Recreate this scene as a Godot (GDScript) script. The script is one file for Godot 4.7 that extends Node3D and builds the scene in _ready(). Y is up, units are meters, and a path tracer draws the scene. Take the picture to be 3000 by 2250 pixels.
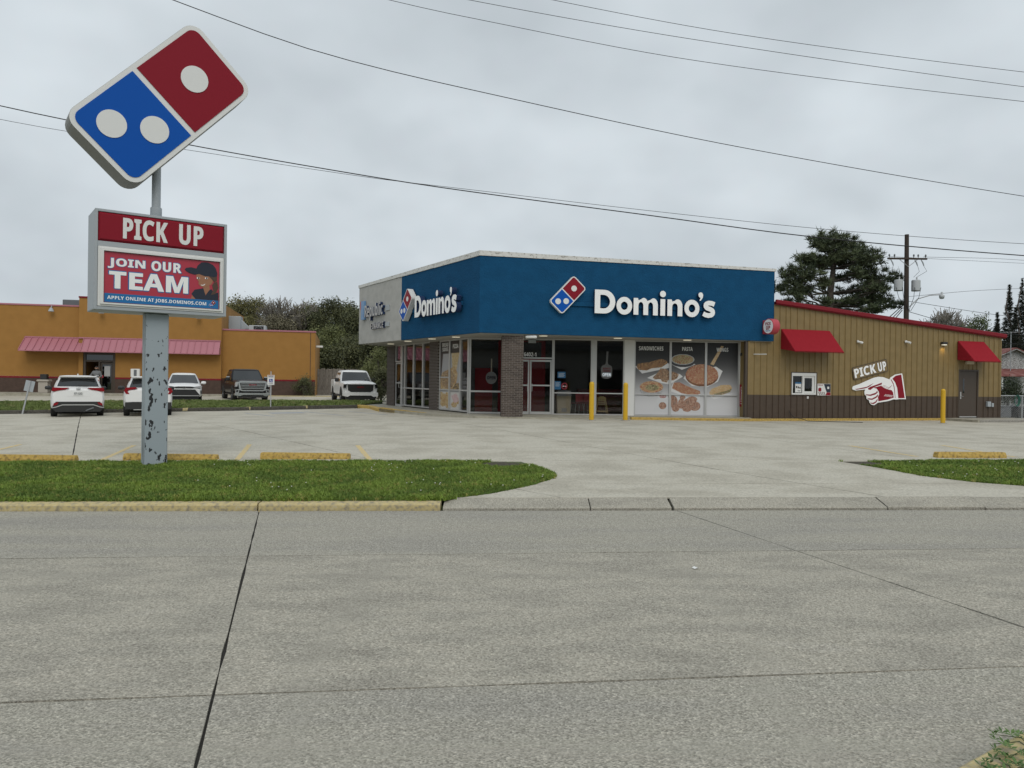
extends Node3D

# ------------------------------------------------------------------ helpers
const UP := Vector3.UP
var taken := {}
var M := {}
var rng := RandomNumberGenerator.new()
var font_bold: Font
var font_heavy: Font

class MB:
	var v := PackedVector3Array()
	var n := PackedVector3Array()
	var u := PackedVector2Array()
	var c := PackedColorArray()
	var col := Color(1, 1, 1)
	# corners run counter-clockwise seen from outside; written clockwise as Godot wants them
	func tri(a: Vector3, b: Vector3, d: Vector3, ua := Vector2(), ub := Vector2(), ud := Vector2()) -> void:
		var m := (b - a).cross(d - a).normalized()
		v.append(a); v.append(d); v.append(b)
		n.append(m); n.append(m); n.append(m)
		u.append(ua); u.append(ud); u.append(ub)
		c.append(col); c.append(col); c.append(col)
	func tri_n(a: Vector3, b: Vector3, d: Vector3, na: Vector3, nb: Vector3, nd: Vector3) -> void:
		v.append(a); v.append(d); v.append(b)
		n.append(na); n.append(nd); n.append(nb)
		u.append(Vector2()); u.append(Vector2()); u.append(Vector2())
		c.append(col); c.append(col); c.append(col)
	func quad(a: Vector3, b: Vector3, d: Vector3, e: Vector3) -> void:
		tri(a, b, d, Vector2(0, 1), Vector2(1, 1), Vector2(1, 0))
		tri(a, d, e, Vector2(0, 1), Vector2(1, 0), Vector2(0, 0))
	func box(x0: float, x1: float, y0: float, y1: float, z0: float, z1: float, t := Transform3D()) -> void:
		var p := []
		for z in [z0, z1]:
			for q in [[x0, y0], [x1, y0], [x1, y1], [x0, y1]]:
				p.append(t * Vector3(q[0], q[1], z))
		quad(p[4], p[5], p[6], p[7]); quad(p[1], p[0], p[3], p[2])
		quad(p[0], p[4], p[7], p[3]); quad(p[5], p[1], p[2], p[6])
		quad(p[7], p[6], p[2], p[3]); quad(p[0], p[1], p[5], p[4])
	func cbox(x0: float, x1: float, y0: float, y1: float, z0: float, z1: float, h: float, t := Transform3D()) -> void:
		# a box whose twelve edges are chamfered by h
		h = minf(h, minf(minf((x1 - x0) * 0.45, (y1 - y0) * 0.45), (z1 - z0) * 0.45))
		var P := func(i: int, j: int, k: int, ax: int) -> Vector3:
			var q := Vector3(x1 if i else x0, y1 if j else y0, z1 if k else z0)
			var o := Vector3(-1 if i else 1, -1 if j else 1, -1 if k else 1) * h
			o[ax] = 0.0
			return t * (q + o)
		for s in 2:
			var f := [[0, 0], [1, 0], [1, 1], [0, 1]]
			if s == 0: f.reverse()
			quad(P.call(f[0][0], f[0][1], s, 2), P.call(f[1][0], f[1][1], s, 2), P.call(f[2][0], f[2][1], s, 2), P.call(f[3][0], f[3][1], s, 2))
			quad(P.call(s, f[0][0], f[0][1], 0), P.call(s, f[1][0], f[1][1], 0), P.call(s, f[2][0], f[2][1], 0), P.call(s, f[3][0], f[3][1], 0))
			quad(P.call(f[0][1], s, f[0][0], 1), P.call(f[1][1], s, f[1][0], 1), P.call(f[2][1], s, f[2][0], 1), P.call(f[3][1], s, f[3][0], 1))
		for a in 2:
			for b in 2:
				qf(P.call(a, b, 0, 0), P.call(a, b, 1, 0), P.call(a, b, 1, 1), P.call(a, b, 0, 1), a != b)
				qf(P.call(a, 0, b, 2), P.call(a, 1, b, 2), P.call(a, 1, b, 0), P.call(a, 0, b, 0), a != b)
				qf(P.call(0, a, b, 1), P.call(1, a, b, 1), P.call(1, a, b, 2), P.call(0, a, b, 2), a != b)
				for k in 2:
					if (a + b + k) % 2 == 1: tri(P.call(a, b, k, 0), P.call(a, b, k, 1), P.call(a, b, k, 2))
					else: tri(P.call(a, b, k, 0), P.call(a, b, k, 2), P.call(a, b, k, 1))
	func qf(a: Vector3, b: Vector3, d: Vector3, e: Vector3, flip: bool) -> void:
		if flip: quad(e, d, b, a)
		else: quad(a, b, d, e)
	func prism(poly: PackedVector2Array, z0: float, z1: float, t := Transform3D(), sides := true) -> void:
		# polygon in the local xy plane, front at z1; with UVs over its bounding box on the front
		if Geometry2D.is_polygon_clockwise(poly): poly.reverse()
		var ix := Geometry2D.triangulate_polygon(poly)
		var r := Rect2(poly[0], Vector2())
		for q in poly: r = r.expand(q)
		for i in range(0, ix.size(), 3):
			var a := poly[ix[i]]; var b := poly[ix[i + 1]]; var d := poly[ix[i + 2]]
			if (b - a).cross(d - a) < 0:
				var w := b; b = d; d = w
			var f := func(q: Vector2) -> Vector2: return Vector2((q.x - r.position.x) / maxf(r.size.x, 1e-5), 1.0 - (q.y - r.position.y) / maxf(r.size.y, 1e-5))
			tri(t * Vector3(a.x, a.y, z1), t * Vector3(b.x, b.y, z1), t * Vector3(d.x, d.y, z1), f.call(a), f.call(b), f.call(d))
			if sides: tri(t * Vector3(a.x, a.y, z0), t * Vector3(d.x, d.y, z0), t * Vector3(b.x, b.y, z0))
		if sides:
			for i in poly.size():
				var a := poly[i]; var b := poly[(i + 1) % poly.size()]
				quad(t * Vector3(a.x, a.y, z0), t * Vector3(b.x, b.y, z0), t * Vector3(b.x, b.y, z1), t * Vector3(a.x, a.y, z1))
	func ring(outer: PackedVector2Array, inner: PackedVector2Array, z0: float, z1: float, t := Transform3D()) -> void:
		# a plate with a hole: both outlines counter-clockwise with as many points
		var m := outer.size()
		for i in m:
			var j := (i + 1) % m
			var a := outer[i]; var b := outer[j]; var d := inner[j]; var e := inner[i]
			quad(t * Vector3(a.x, a.y, z1), t * Vector3(b.x, b.y, z1), t * Vector3(d.x, d.y, z1), t * Vector3(e.x, e.y, z1))
			quad(t * Vector3(e.x, e.y, z0), t * Vector3(d.x, d.y, z0), t * Vector3(b.x, b.y, z0), t * Vector3(a.x, a.y, z0))
			quad(t * Vector3(a.x, a.y, z0), t * Vector3(b.x, b.y, z0), t * Vector3(b.x, b.y, z1), t * Vector3(a.x, a.y, z1))
			quad(t * Vector3(d.x, d.y, z0), t * Vector3(e.x, e.y, z0), t * Vector3(e.x, e.y, z1), t * Vector3(d.x, d.y, z1))
	func grid(rows: Array, closed := false) -> void:
		# rows of points, smooth; faces look towards (along the row) x (to the next row)
		var R := rows.size(); var K: int = rows[0].size()
		var nn := []
		for i in R:
			var line := []
			for j in K:
				var l: Vector3 = rows[i][(j - 1 + K) % K if closed else maxi(j - 1, 0)]
				var r: Vector3 = rows[i][(j + 1) % K if closed else mini(j + 1, K - 1)]
				var d: Vector3 = rows[maxi(i - 1, 0)][j]
				var p: Vector3 = rows[mini(i + 1, R - 1)][j]
				var m := (r - l).cross(p - d)
				line.append(m.normalized() if m.length_squared() > 1e-14 else UP)
			nn.append(line)
		for i in R - 1:
			for j in (K if closed else K - 1):
				var k := (j + 1) % K
				tri_n(rows[i][j], rows[i][k], rows[i + 1][k], nn[i][j], nn[i][k], nn[i + 1][k])
				tri_n(rows[i][j], rows[i + 1][k], rows[i + 1][j], nn[i][j], nn[i + 1][k], nn[i + 1][j])
	func tube(pts: Array, radii: Array, sides := 8, caps := true) -> void:
		var rows := []
		for i in pts.size():
			var a: Vector3 = pts[maxi(i - 1, 0)]; var b: Vector3 = pts[mini(i + 1, pts.size() - 1)]
			var w := (b - a).normalized()
			var x := w.cross(Vector3(0.31, 0.2, 0.93)).normalized()
			var y := w.cross(x)
			var row := []
			var r: float = radii[mini(i, radii.size() - 1)]
			for k in sides:
				var an := TAU * k / sides
				row.append(pts[i] + (x * cos(an) + y * sin(an)) * r)
			rows.append(row)
		grid(rows, true)
		if caps:
			for e in [0, rows.size() - 1]:
				for k in range(1, sides - 1):
					if e: tri(rows[e][0], rows[e][k], rows[e][k + 1])
					else: tri(rows[e][0], rows[e][k + 1], rows[e][k])
	func lathe(prof: Array, segs: int, t := Transform3D()) -> void:
		# prof: [radius, height] pairs about local y, going up
		var rows := []
		for p in prof:
			var row := []
			for k in segs:
				var an := TAU * k / segs
				row.append(t * Vector3(cos(an) * p[0], p[1], -sin(an) * p[0]))
			rows.append(row)
		grid(rows, true)
	func done() -> ArrayMesh:
		var a := []
		a.resize(Mesh.ARRAY_MAX)
		a[Mesh.ARRAY_VERTEX] = v; a[Mesh.ARRAY_NORMAL] = n; a[Mesh.ARRAY_TEX_UV] = u; a[Mesh.ARRAY_COLOR] = c
		var m := ArrayMesh.new()
		m.add_surface_from_arrays(Mesh.PRIMITIVE_TRIANGLES, a)
		return m

func numbered(called: String) -> String:
	taken[called] = taken.get(called, -1) + 1
	return called if taken[called] == 0 else "%s_%03d" % [called, taken[called]]

func thing(called: String, label: String, category: String, xf := Transform3D(), group := "") -> Node3D:
	var o := Node3D.new()
	o.name = numbered(called)
	add_child(o)
	o.transform = xf
	tag(o, label, category, group)
	return o

func tag(o: Node, label: String, category: String, group := "") -> void:
	o.set_meta("label", label); o.set_meta("category", category)
	if group != "": o.set_meta("group", group)

func structure(called: String, xf := Transform3D()) -> Node3D:
	var o := Node3D.new()
	o.name = numbered(called)
	add_child(o)
	o.transform = xf
	o.set_meta("kind", "structure")
	return o

func put(parent: Node, called: String, mesh: Mesh, mat: Material, xf := Transform3D()) -> MeshInstance3D:
	var o := MeshInstance3D.new()
	o.name = called
	o.mesh = mesh
	o.material_override = mat
	o.transform = xf
	parent.add_child(o, true)
	return o

func mbput(parent: Node, called: String, mb: MB, mat: Material, xf := Transform3D()) -> MeshInstance3D:
	return put(parent, called, mb.done(), mat, xf)

func boxput(parent: Node, called: String, a: Array, mat: Material, ch := 0.0, xf := Transform3D()) -> MeshInstance3D:
	var mb := MB.new()
	if ch > 0.0: mb.cbox(a[0], a[1], a[2], a[3], a[4], a[5], ch)
	else: mb.box(a[0], a[1], a[2], a[3], a[4], a[5])
	return mbput(parent, called, mb, mat, xf)

func multi(parent: Node, called: String, mesh: Mesh, mat: Material, xfs: Array, cols := []) -> MultiMeshInstance3D:
	var mm := MultiMesh.new()
	mm.transform_format = MultiMesh.TRANSFORM_3D
	mm.use_colors = cols.size() > 0
	mm.mesh = mesh
	mm.instance_count = xfs.size()
	for i in xfs.size():
		mm.set_instance_transform(i, xfs[i])
		if cols.size() > 0: mm.set_instance_color(i, cols[i])
	var o := MultiMeshInstance3D.new()
	o.name = called
	o.multimesh = mm
	o.material_override = mat
	parent.add_child(o, true)
	return o

func frame(x: float, d: float, degrees: float, y := 0.0) -> Transform3D:
	# local x runs along the wall (turned away from the viewer by degrees), y up, z outwards
	var a := deg_to_rad(degrees)
	return Transform3D(Basis(Vector3(cos(a), 0, -sin(a)), UP, Vector3(sin(a), 0, cos(a))), Vector3(x, y, -d))

func pl(flat: Array) -> PackedVector2Array:
	var p := PackedVector2Array()
	for i in range(0, flat.size(), 2): p.append(Vector2(flat[i], flat[i + 1]))
	return p

func ellipse(cx: float, cy: float, rx: float, ry: float, m := 28) -> PackedVector2Array:
	var p := PackedVector2Array()
	for i in m: p.append(Vector2(cx + cos(TAU * i / m) * rx, cy + sin(TAU * i / m) * ry))
	return p

func round_rect(hx: float, hy: float, r: float, m := 6) -> PackedVector2Array:
	var p := PackedVector2Array()
	for q in [[1, 1, 0], [-1, 1, 1], [-1, -1, 2], [1, -1, 3]]:
		for i in m + 1:
			var a: float = (q[2] + float(i) / m) * PI / 2
			p.append(Vector2(q[0] * (hx - r) + cos(a) * r, q[1] * (hy - r) + sin(a) * r))
	return p

func turned(p: PackedVector2Array, deg: float, at: Vector2) -> PackedVector2Array:
	return Transform2D(deg_to_rad(deg), at) * p

func text(parent: Node, called: String, words: String, r: Array, z: float, depth: float, mat: Material, turn := 0.0, heavy := false) -> MeshInstance3D:
	# lettering that fills x0, x1, y0, y1
	var tm := TextMesh.new()
	tm.text = words
	tm.font = font_heavy if heavy else font_bold
	tm.font_size = 64
	tm.pixel_size = 0.01
	tm.depth = 0.2
	tm.curve_step = 2.0
	var b := tm.get_aabb()
	var sx: float = (r[1] - r[0]) / b.size.x
	var sy: float = (r[3] - r[2]) / b.size.y
	var sz: float = depth / b.size.z
	var mid := b.get_center()
	var bas := Basis(Vector3(0, 0, 1), deg_to_rad(turn)) * Basis.from_scale(Vector3(sx, sy, sz))
	var at := Vector3((r[0] + r[1]) / 2.0, (r[2] + r[3]) / 2.0, z + depth / 2.0)
	return put(parent, called, tm, mat, Transform3D(bas, at - bas * mid))

func lin(r: float, g: float, b: float, a := 1.0) -> Color:
	var c := Color(r, g, b, a).linear_to_srgb()
	c.a = a
	return c

func mat(called: String, c: Color, rough := 0.8, metal := 0.0) -> StandardMaterial3D:
	var m := StandardMaterial3D.new()
	m.resource_name = called
	m.albedo_color = c
	m.roughness = rough
	m.metallic = metal
	M[called] = m
	return m

func noise(kind: int, freq: float, oct: int, sd: int) -> FastNoiseLite:
	var f := FastNoiseLite.new()
	f.noise_type = kind
	f.frequency = freq
	f.fractal_octaves = oct
	f.fractal_type = FastNoiseLite.FRACTAL_FBM if oct > 1 else FastNoiseLite.FRACTAL_NONE
	f.seed = sd
	return f

func ramp(stops: Array) -> Gradient:
	# pairs of position and linear grey or colour
	var g := Gradient.new()
	var o := PackedFloat32Array(); var c := PackedColorArray()
	for s in stops:
		o.append(s[0])
		c.append(s[1].linear_to_srgb() if s[1] is Color else Color(s[1], s[1], s[1]).linear_to_srgb())
	g.offsets = o
	g.colors = c
	return g

func ntex(f: FastNoiseLite, size: int, g: Gradient) -> NoiseTexture2D:
	var t := NoiseTexture2D.new()
	t.width = size; t.height = size
	t.noise = f
	t.seamless = true
	t.seamless_blend_skirt = 0.15
	t.color_ramp = g
	return t

func bump(f: FastNoiseLite, size: int, strength: float) -> NoiseTexture2D:
	var t := NoiseTexture2D.new()
	t.width = size; t.height = size
	t.noise = f
	t.seamless = true
	t.as_normal_map = true
	t.bump_strength = strength
	return t

func tri_map(m: StandardMaterial3D, scale: float) -> void:
	m.uv1_triplanar = true
	m.uv1_world_triplanar = true
	m.uv1_scale = Vector3.ONE * scale

func detail(m: StandardMaterial3D, t: Texture2D, scale: float) -> void:
	m.detail_enabled = true
	m.detail_blend_mode = BaseMaterial3D.BLEND_MODE_MUL
	m.detail_albedo = t
	m.detail_uv_layer = BaseMaterial3D.DETAIL_UV_2
	m.uv2_triplanar = true
	m.uv2_world_triplanar = true
	m.uv2_scale = Vector3.ONE * scale

func sm(t: float) -> float:
	t = clampf(t, 0.0, 1.0)
	return t * t * (3.0 - 2.0 * t)

# the lie of the land: x to the right, d away from the viewer's kerb
func land(x: float, d: float) -> float:
	var hi := 8.0 - 7.0 * sm((d - 11.0) / 10.0)
	return 0.016 * clampf(x, -34.0, hi) * (1.0 - 0.8 * sm((d - 34.0) / 8.0)) + (0.12 if d > 10.9 else 0.0) \
		+ 0.28 * sm((d - 11.0) / 17.0) + 0.05 * sm((d - 36.0) / 8.0) + 0.12 * sm((d - 46.0) / 5.0) - 0.1 * sm((x - 3.0) / 8.0) * sm((d - 20.0) / 8.0)

func on(x: float, d: float, up := 0.0) -> Vector3:
	return Vector3(x, land(x, d) + up, -d)

# ------------------------------------------------------------------ light and air
func sky_picture() -> ImageTexture:
	# an overcast sky: soft banks of cloud all round, a little brighter towards the zenith
	var w := 1024; var h := 512
	var a := noise(FastNoiseLite.TYPE_SIMPLEX_SMOOTH, 1.1, 5, 11)
	var b := noise(FastNoiseLite.TYPE_SIMPLEX_SMOOTH, 2.6, 5, 23)
	var data := PackedByteArray()
	data.resize(w * h * 3)
	var at := 0
	for j in h:
		var el := (0.5 - (j + 0.5) / h) * PI
		var y := sin(el); var r := cos(el)
		for i in w:
			var az := TAU * (i + 0.5) / w
			var k := 1.0 / (absf(y) + 0.35)
			var p := Vector3(sin(az) * r * k, y * 1.2, cos(az) * r * k)
			var q := a.get_noise_3dv(p) * 0.7 + b.get_noise_3dv(p + Vector3(3, 1, 7)) * 0.5
			var v := 0.66 + 0.2 * q + 0.02 * y
			v = clampf(v, 0.42, 0.88)
			var warm := 0.012 * q
			var c := Color(v * (0.905 + warm), v * 0.995, v * (1.06 - warm)).linear_to_srgb()
			data[at] = c.r8; data[at + 1] = c.g8; data[at + 2] = c.b8
			at += 3
	return ImageTexture.create_from_image(Image.create_from_data(w, h, false, Image.FORMAT_RGB8, data))

func set_camera_and_light() -> void:
	var cam := Camera3D.new()
	cam.name = "camera"
	cam.fov = 53.13
	cam.near = 0.05
	cam.far = 1500.0
	cam.transform = Transform3D(Basis(Vector3.RIGHT, -0.003556) * Basis(Vector3.BACK, 0.014), Vector3(0, 1.8, 0))
	add_child(cam)
	cam.current = true
	var e := Environment.new()
	e.background_mode = Environment.BG_SKY
	var s := Sky.new()
	var pm := PanoramaSkyMaterial.new()
	pm.panorama = sky_picture()
	s.sky_material = pm
	e.sky = s
	e.tonemap_mode = Environment.TONE_MAPPER_LINEAR
	e.tonemap_exposure = 1.0
	e.sdfgi_enabled = true
	e.ssao_enabled = true
	e.ssil_enabled = true
	var we := WorldEnvironment.new()
	we.name = "environment"
	we.environment = e
	add_child(we)
	var sun := DirectionalLight3D.new()
	sun.name = "sun"
	sun.light_energy = 0.38
	sun.light_angular_distance = 40.0
	sun.light_color = Color(1.0, 0.975, 0.94)
	sun.shadow_enabled = true
	sun.rotation_degrees = Vector3(-46, 14, 0)
	add_child(sun)

# ------------------------------------------------------------------ materials
func make_materials() -> void:
	var N := FastNoiseLite
	var m: StandardMaterial3D
	var agg := noise(N.TYPE_VALUE, 0.26, 3, 5)
	var coarse := noise(N.TYPE_SIMPLEX_SMOOTH, 0.012, 5, 9)
	var mottle := noise(N.TYPE_SIMPLEX_SMOOTH, 0.03, 5, 31)
	var fine := noise(N.TYPE_SIMPLEX, 0.3, 2, 77)
	m = mat("road_concrete", Color.WHITE, 0.92)
	m.albedo_texture = ntex(agg, 1024, ramp([[0.0, Color(0.13, 0.12, 0.097)], [0.3, Color(0.265, 0.25, 0.208)], [0.5, Color(0.355, 0.336, 0.285)], [0.66, Color(0.415, 0.393, 0.335)], [0.78, Color(0.54, 0.51, 0.43)], [1.0, Color(0.76, 0.72, 0.61)]]))
	tri_map(m, 0.38)
	m.normal_enabled = true
	m.normal_texture = bump(agg, 1024, 5.0)
	m.normal_scale = 0.8
	detail(m, ntex(coarse, 512, ramp([[0.0, Color(0.84, 0.84, 0.86)], [0.35, Color(0.91, 0.91, 0.92)], [0.6, Color(0.99, 0.985, 0.97)], [1.0, Color(1, 1, 0.99)]])), 0.1)
	m.uv2_scale = Vector3(0.035, 0.1, 0.17)
	var road := m
	m = mat("road_concrete_pale", Color.WHITE, 0.92)
	m.albedo_texture = ntex(agg, 1024, ramp([[0.0, Color(0.15, 0.137, 0.11)], [0.3, Color(0.29, 0.272, 0.226)], [0.5, Color(0.38, 0.358, 0.302)], [0.66, Color(0.44, 0.415, 0.352)], [0.78, Color(0.55, 0.52, 0.435)], [1.0, Color(0.74, 0.69, 0.575)]]))
	tri_map(m, 0.34)
	m.normal_enabled = true
	m.normal_texture = road.normal_texture
	m.normal_scale = 0.8
	detail(m, ntex(mottle, 512, ramp([[0.0, Color(0.78, 0.77, 0.76)], [0.4, Color(0.9, 0.895, 0.885)], [0.6, Color(1, 0.99, 0.97)], [1.0, Color(1, 1, 1)]])), 0.1)
	m.uv2_scale = Vector3(0.06, 0.1, 0.14)
	m = mat("lot_concrete", Color.WHITE, 0.9)
	m.albedo_texture = ntex(noise(N.TYPE_VALUE, 0.2, 3, 55), 1024, ramp([[0.0, Color(0.26, 0.243, 0.195)], [0.35, Color(0.44, 0.413, 0.343)], [0.6, Color(0.51, 0.48, 0.4)], [1.0, Color(0.63, 0.595, 0.495)]]))
	tri_map(m, 0.22)
	detail(m, ntex(noise(N.TYPE_SIMPLEX_SMOOTH, 0.006, 8, 62), 1024, ramp([[0.0, Color(0.78, 0.77, 0.75)], [0.38, Color(0.88, 0.87, 0.855)], [0.5, Color(0.95, 0.945, 0.935)], [0.62, Color(1, 1, 1)]])), 0.08)
	m.uv2_scale = Vector3(0.09, 0.1, 0.11)
	var lot := m
	m = mat("walk_concrete", Color.WHITE, 0.88)
	m.albedo_texture = lot.albedo_texture
	m.albedo_color = lin(0.78, 0.78, 0.76)
	tri_map(m, 0.31)
	detail(m, ntex(noise(N.TYPE_SIMPLEX_SMOOTH, 0.02, 5, 91), 512, ramp([[0.0, Color(0.55, 0.54, 0.53)], [0.4, Color(0.85, 0.84, 0.83)], [0.7, Color(1, 1, 1)]])), 0.21)
	m = mat("old_concrete", Color.WHITE, 0.92)
	m.albedo_texture = ntex(noise(N.TYPE_VALUE, 0.15, 4, 41), 512, ramp([[0.0, Color(0.09, 0.085, 0.075)], [0.4, Color(0.24, 0.225, 0.2)], [0.7, Color(0.36, 0.34, 0.3)], [1.0, Color(0.5, 0.47, 0.4)]]))
	tri_map(m, 0.8)
	m = mat("dark_kerb", Color.WHITE, 0.92)
	m.albedo_texture = ntex(noise(N.TYPE_VALUE, 0.1, 4, 43), 512, ramp([[0.0, Color(0.025, 0.023, 0.02)], [0.45, Color(0.07, 0.065, 0.055)], [0.75, Color(0.13, 0.12, 0.1)], [1.0, Color(0.26, 0.24, 0.2)]]))
	tri_map(m, 0.6)
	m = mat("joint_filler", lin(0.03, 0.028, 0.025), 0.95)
	m = mat("soil", Color.WHITE, 0.97)
	m.albedo_texture = ntex(noise(N.TYPE_VALUE, 0.12, 4, 47), 512, ramp([[0.0, Color(0.02, 0.016, 0.01)], [0.5, Color(0.055, 0.045, 0.028)], [1.0, Color(0.12, 0.1, 0.07)]]))
	tri_map(m, 1.0)
	m = mat("turf", Color.WHITE, 0.97)
	m.albedo_texture = ntex(noise(N.TYPE_VALUE, 0.16, 4, 48), 512, ramp([[0.0, Color(0.025, 0.04, 0.01)], [0.5, Color(0.06, 0.09, 0.02)], [1.0, Color(0.12, 0.15, 0.045)]]))
	tri_map(m, 0.6)
	m = mat("kerb_yellow", Color.WHITE, 0.85)
	m.albedo_texture = ntex(noise(N.TYPE_SIMPLEX_SMOOTH, 0.018, 6, 101), 1024, ramp([[0.0, Color(0.22, 0.19, 0.13)], [0.3, Color(0.33, 0.285, 0.19)], [0.43, Color(0.44, 0.365, 0.2)], [0.6, Color(0.53, 0.43, 0.2)], [1.0, Color(0.5, 0.46, 0.36)]]))
	tri_map(m, 0.55)
	m = mat("kerb_orange", Color.WHITE, 0.85)
	m.albedo_texture = ntex(noise(N.TYPE_SIMPLEX_SMOOTH, 0.025, 6, 102), 1024, ramp([[0.0, Color(0.1, 0.075, 0.04)], [0.3, Color(0.26, 0.18, 0.06)], [0.42, Color(0.44, 0.29, 0.07)], [0.65, Color(0.5, 0.34, 0.085)], [1.0, Color(0.56, 0.44, 0.2)]]))
	tri_map(m, 0.45)
	m = mat("line_paint", Color.WHITE, 0.8)
	m.albedo_texture = ntex(noise(N.TYPE_SIMPLEX_SMOOTH, 0.05, 5, 103), 256, ramp([[0.0, Color(0.5, 0.46, 0.38)], [0.36, Color(0.54, 0.47, 0.33)], [0.46, Color(0.6, 0.45, 0.19)], [1.0, Color(0.64, 0.48, 0.2)]]))
	tri_map(m, 1.0)
	m = mat("blue_line_paint", Color.WHITE, 0.8)
	m.albedo_texture = ntex(noise(N.TYPE_SIMPLEX_SMOOTH, 0.05, 5, 104), 256, ramp([[0.0, Color(0.4, 0.385, 0.355)], [0.5, Color(0.37, 0.37, 0.37)], [0.6, Color(0.22, 0.28, 0.38)], [1.0, Color(0.2, 0.26, 0.4)]]))
	tri_map(m, 1.0)
	m = mat("grass_blade", Color.WHITE, 0.75)
	m.vertex_color_use_as_albedo = true
	m.backlight_enabled = true
	m.backlight = Color(0.12, 0.16, 0.05)
	m = mat("leaf", Color.WHITE, 0.7)
	m.vertex_color_use_as_albedo = true
	m.backlight_enabled = true
	m.backlight = Color(0.08, 0.1, 0.04)
	m = mat("needle", Color.WHITE, 0.75)
	m.vertex_color_use_as_albedo = true
	m = mat("bark", Color.WHITE, 0.95)
	m.albedo_texture = ntex(noise(N.TYPE_VALUE, 0.08, 4, 120), 256, ramp([[0.0, Color(0.025, 0.02, 0.017)], [0.5, Color(0.07, 0.058, 0.048)], [1.0, Color(0.15, 0.13, 0.11)]]))
	tri_map(m, 0.9)
	m = mat("bare_twig", lin(0.22, 0.2, 0.17), 0.95)
	# paint and cladding
	var stucco := noise(N.TYPE_VALUE, 0.35, 2, 140)
	var wash := noise(N.TYPE_SIMPLEX_SMOOTH, 0.02, 5, 141)
	m = mat("blue_stucco", Color.WHITE, 0.85)
	m.metallic_specular = 0.22
	m.albedo_texture = ntex(wash, 512, ramp([[0.0, Color(0.0085, 0.06, 0.135)], [0.5, Color(0.0095, 0.07, 0.158)], [1.0, Color(0.011, 0.08, 0.178)]]))
	tri_map(m, 0.16)
	m.normal_enabled = true
	m.normal_texture = bump(stucco, 512, 3.0)
	m.normal_scale = 0.35
	m = mat("grey_stucco", Color.WHITE, 0.85)
	m.albedo_texture = ntex(wash, 512, ramp([[0.0, Color(0.34, 0.335, 0.31)], [0.5, Color(0.42, 0.41, 0.385)], [1.0, Color(0.46, 0.45, 0.42)]]))
	tri_map(m, 0.2)
	m = mat("orange_stucco", Color.WHITE, 0.88)
	m.albedo_texture = ntex(wash, 512, ramp([[0.0, Color(0.31, 0.154, 0.036)], [0.5, Color(0.34, 0.17, 0.04)], [1.0, Color(0.365, 0.184, 0.046)]]))
	tri_map(m, 0.13)
	m = mat("brown_stucco", Color.WHITE, 0.88)
	m.albedo_texture = ntex(wash, 512, ramp([[0.0, Color(0.06, 0.038, 0.028)], [1.0, Color(0.1, 0.062, 0.047)]]))
	tri_map(m, 0.3)
	m = mat("cap_white", Color.WHITE, 0.7)
	m.albedo_texture = ntex(noise(N.TYPE_SIMPLEX_SMOOTH, 0.03, 6, 150), 512, ramp([[0.0, Color(0.14, 0.135, 0.12)], [0.24, Color(0.34, 0.33, 0.3)], [0.34, Color(0.62, 0.61, 0.58)], [1.0, Color(0.7, 0.695, 0.67)]]))
	tri_map(m, 0.4)
	m = mat("soffit", lin(0.36, 0.35, 0.32), 0.85)
	m = mat("tan_metal", Color.WHITE, 0.5)
	m.albedo_texture = ntex(wash, 512, ramp([[0.0, Color(0.195, 0.136, 0.052)], [0.6, Color(0.228, 0.16, 0.063)], [1.0, Color(0.25, 0.177, 0.073)]]))
	tri_map(m, 0.25)
	m = mat("brown_metal", Color.WHITE, 0.5)
	m.albedo_texture = ntex(wash, 512, ramp([[0.0, Color(0.055, 0.036, 0.023)], [1.0, Color(0.078, 0.053, 0.035)]]))
	tri_map(m, 0.35)
	mat("brown_paint", lin(0.06, 0.043, 0.03), 0.45)
	mat("red_trim", lin(0.2, 0.014, 0.022), 0.5).metallic_specular = 0.3
	mat("pink_metal", lin(0.42, 0.165, 0.2), 0.32)
	m = mat("red_canvas", Color.WHITE, 0.85)
	m.metallic_specular = 0.2
	m.albedo_texture = ntex(wash, 512, ramp([[0.0, Color(0.26, 0.016, 0.024)], [1.0, Color(0.31, 0.02, 0.03)]]))
	tri_map(m, 0.5)
	mat("sign_red", lin(0.24, 0.013, 0.025), 0.45).metallic_specular = 0.25
	mat("sign_blue", lin(0.005, 0.085, 0.4), 0.45).metallic_specular = 0.25
	mat("sign_white", lin(0.72, 0.72, 0.7), 0.4)
	mat("letter_white", lin(0.88, 0.88, 0.87), 0.35)
	mat("letter_navy", lin(0.012, 0.03, 0.09), 0.5)
	mat("ad_red", lin(0.42, 0.03, 0.055), 0.35)
	mat("ad_blue", lin(0.005, 0.14, 0.36), 0.35)
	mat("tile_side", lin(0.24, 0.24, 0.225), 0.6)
	mat("navy", lin(0.012, 0.018, 0.035), 0.6)
	mat("skin_print", lin(0.33, 0.15, 0.08), 0.6)
	mat("hair_print", lin(0.08, 0.045, 0.03), 0.6)
	mat("black_plastic", lin(0.02, 0.02, 0.02), 0.5)
	mat("rubber", lin(0.018, 0.018, 0.018), 0.85)
	mat("aluminium", lin(0.5, 0.5, 0.49), 0.4, 0.35)
	mat("white_paint", lin(0.7, 0.7, 0.68), 0.5)
	mat("grey_paint", lin(0.36, 0.39, 0.41), 0.5)
	mat("dark_grey_paint", lin(0.13, 0.14, 0.15), 0.5)
	mat("roof_tar", lin(0.12, 0.12, 0.12), 0.95)
	m = mat("flaked_paint", Color.WHITE, 0.55)
	m.albedo_texture = flaked_picture()
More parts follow.
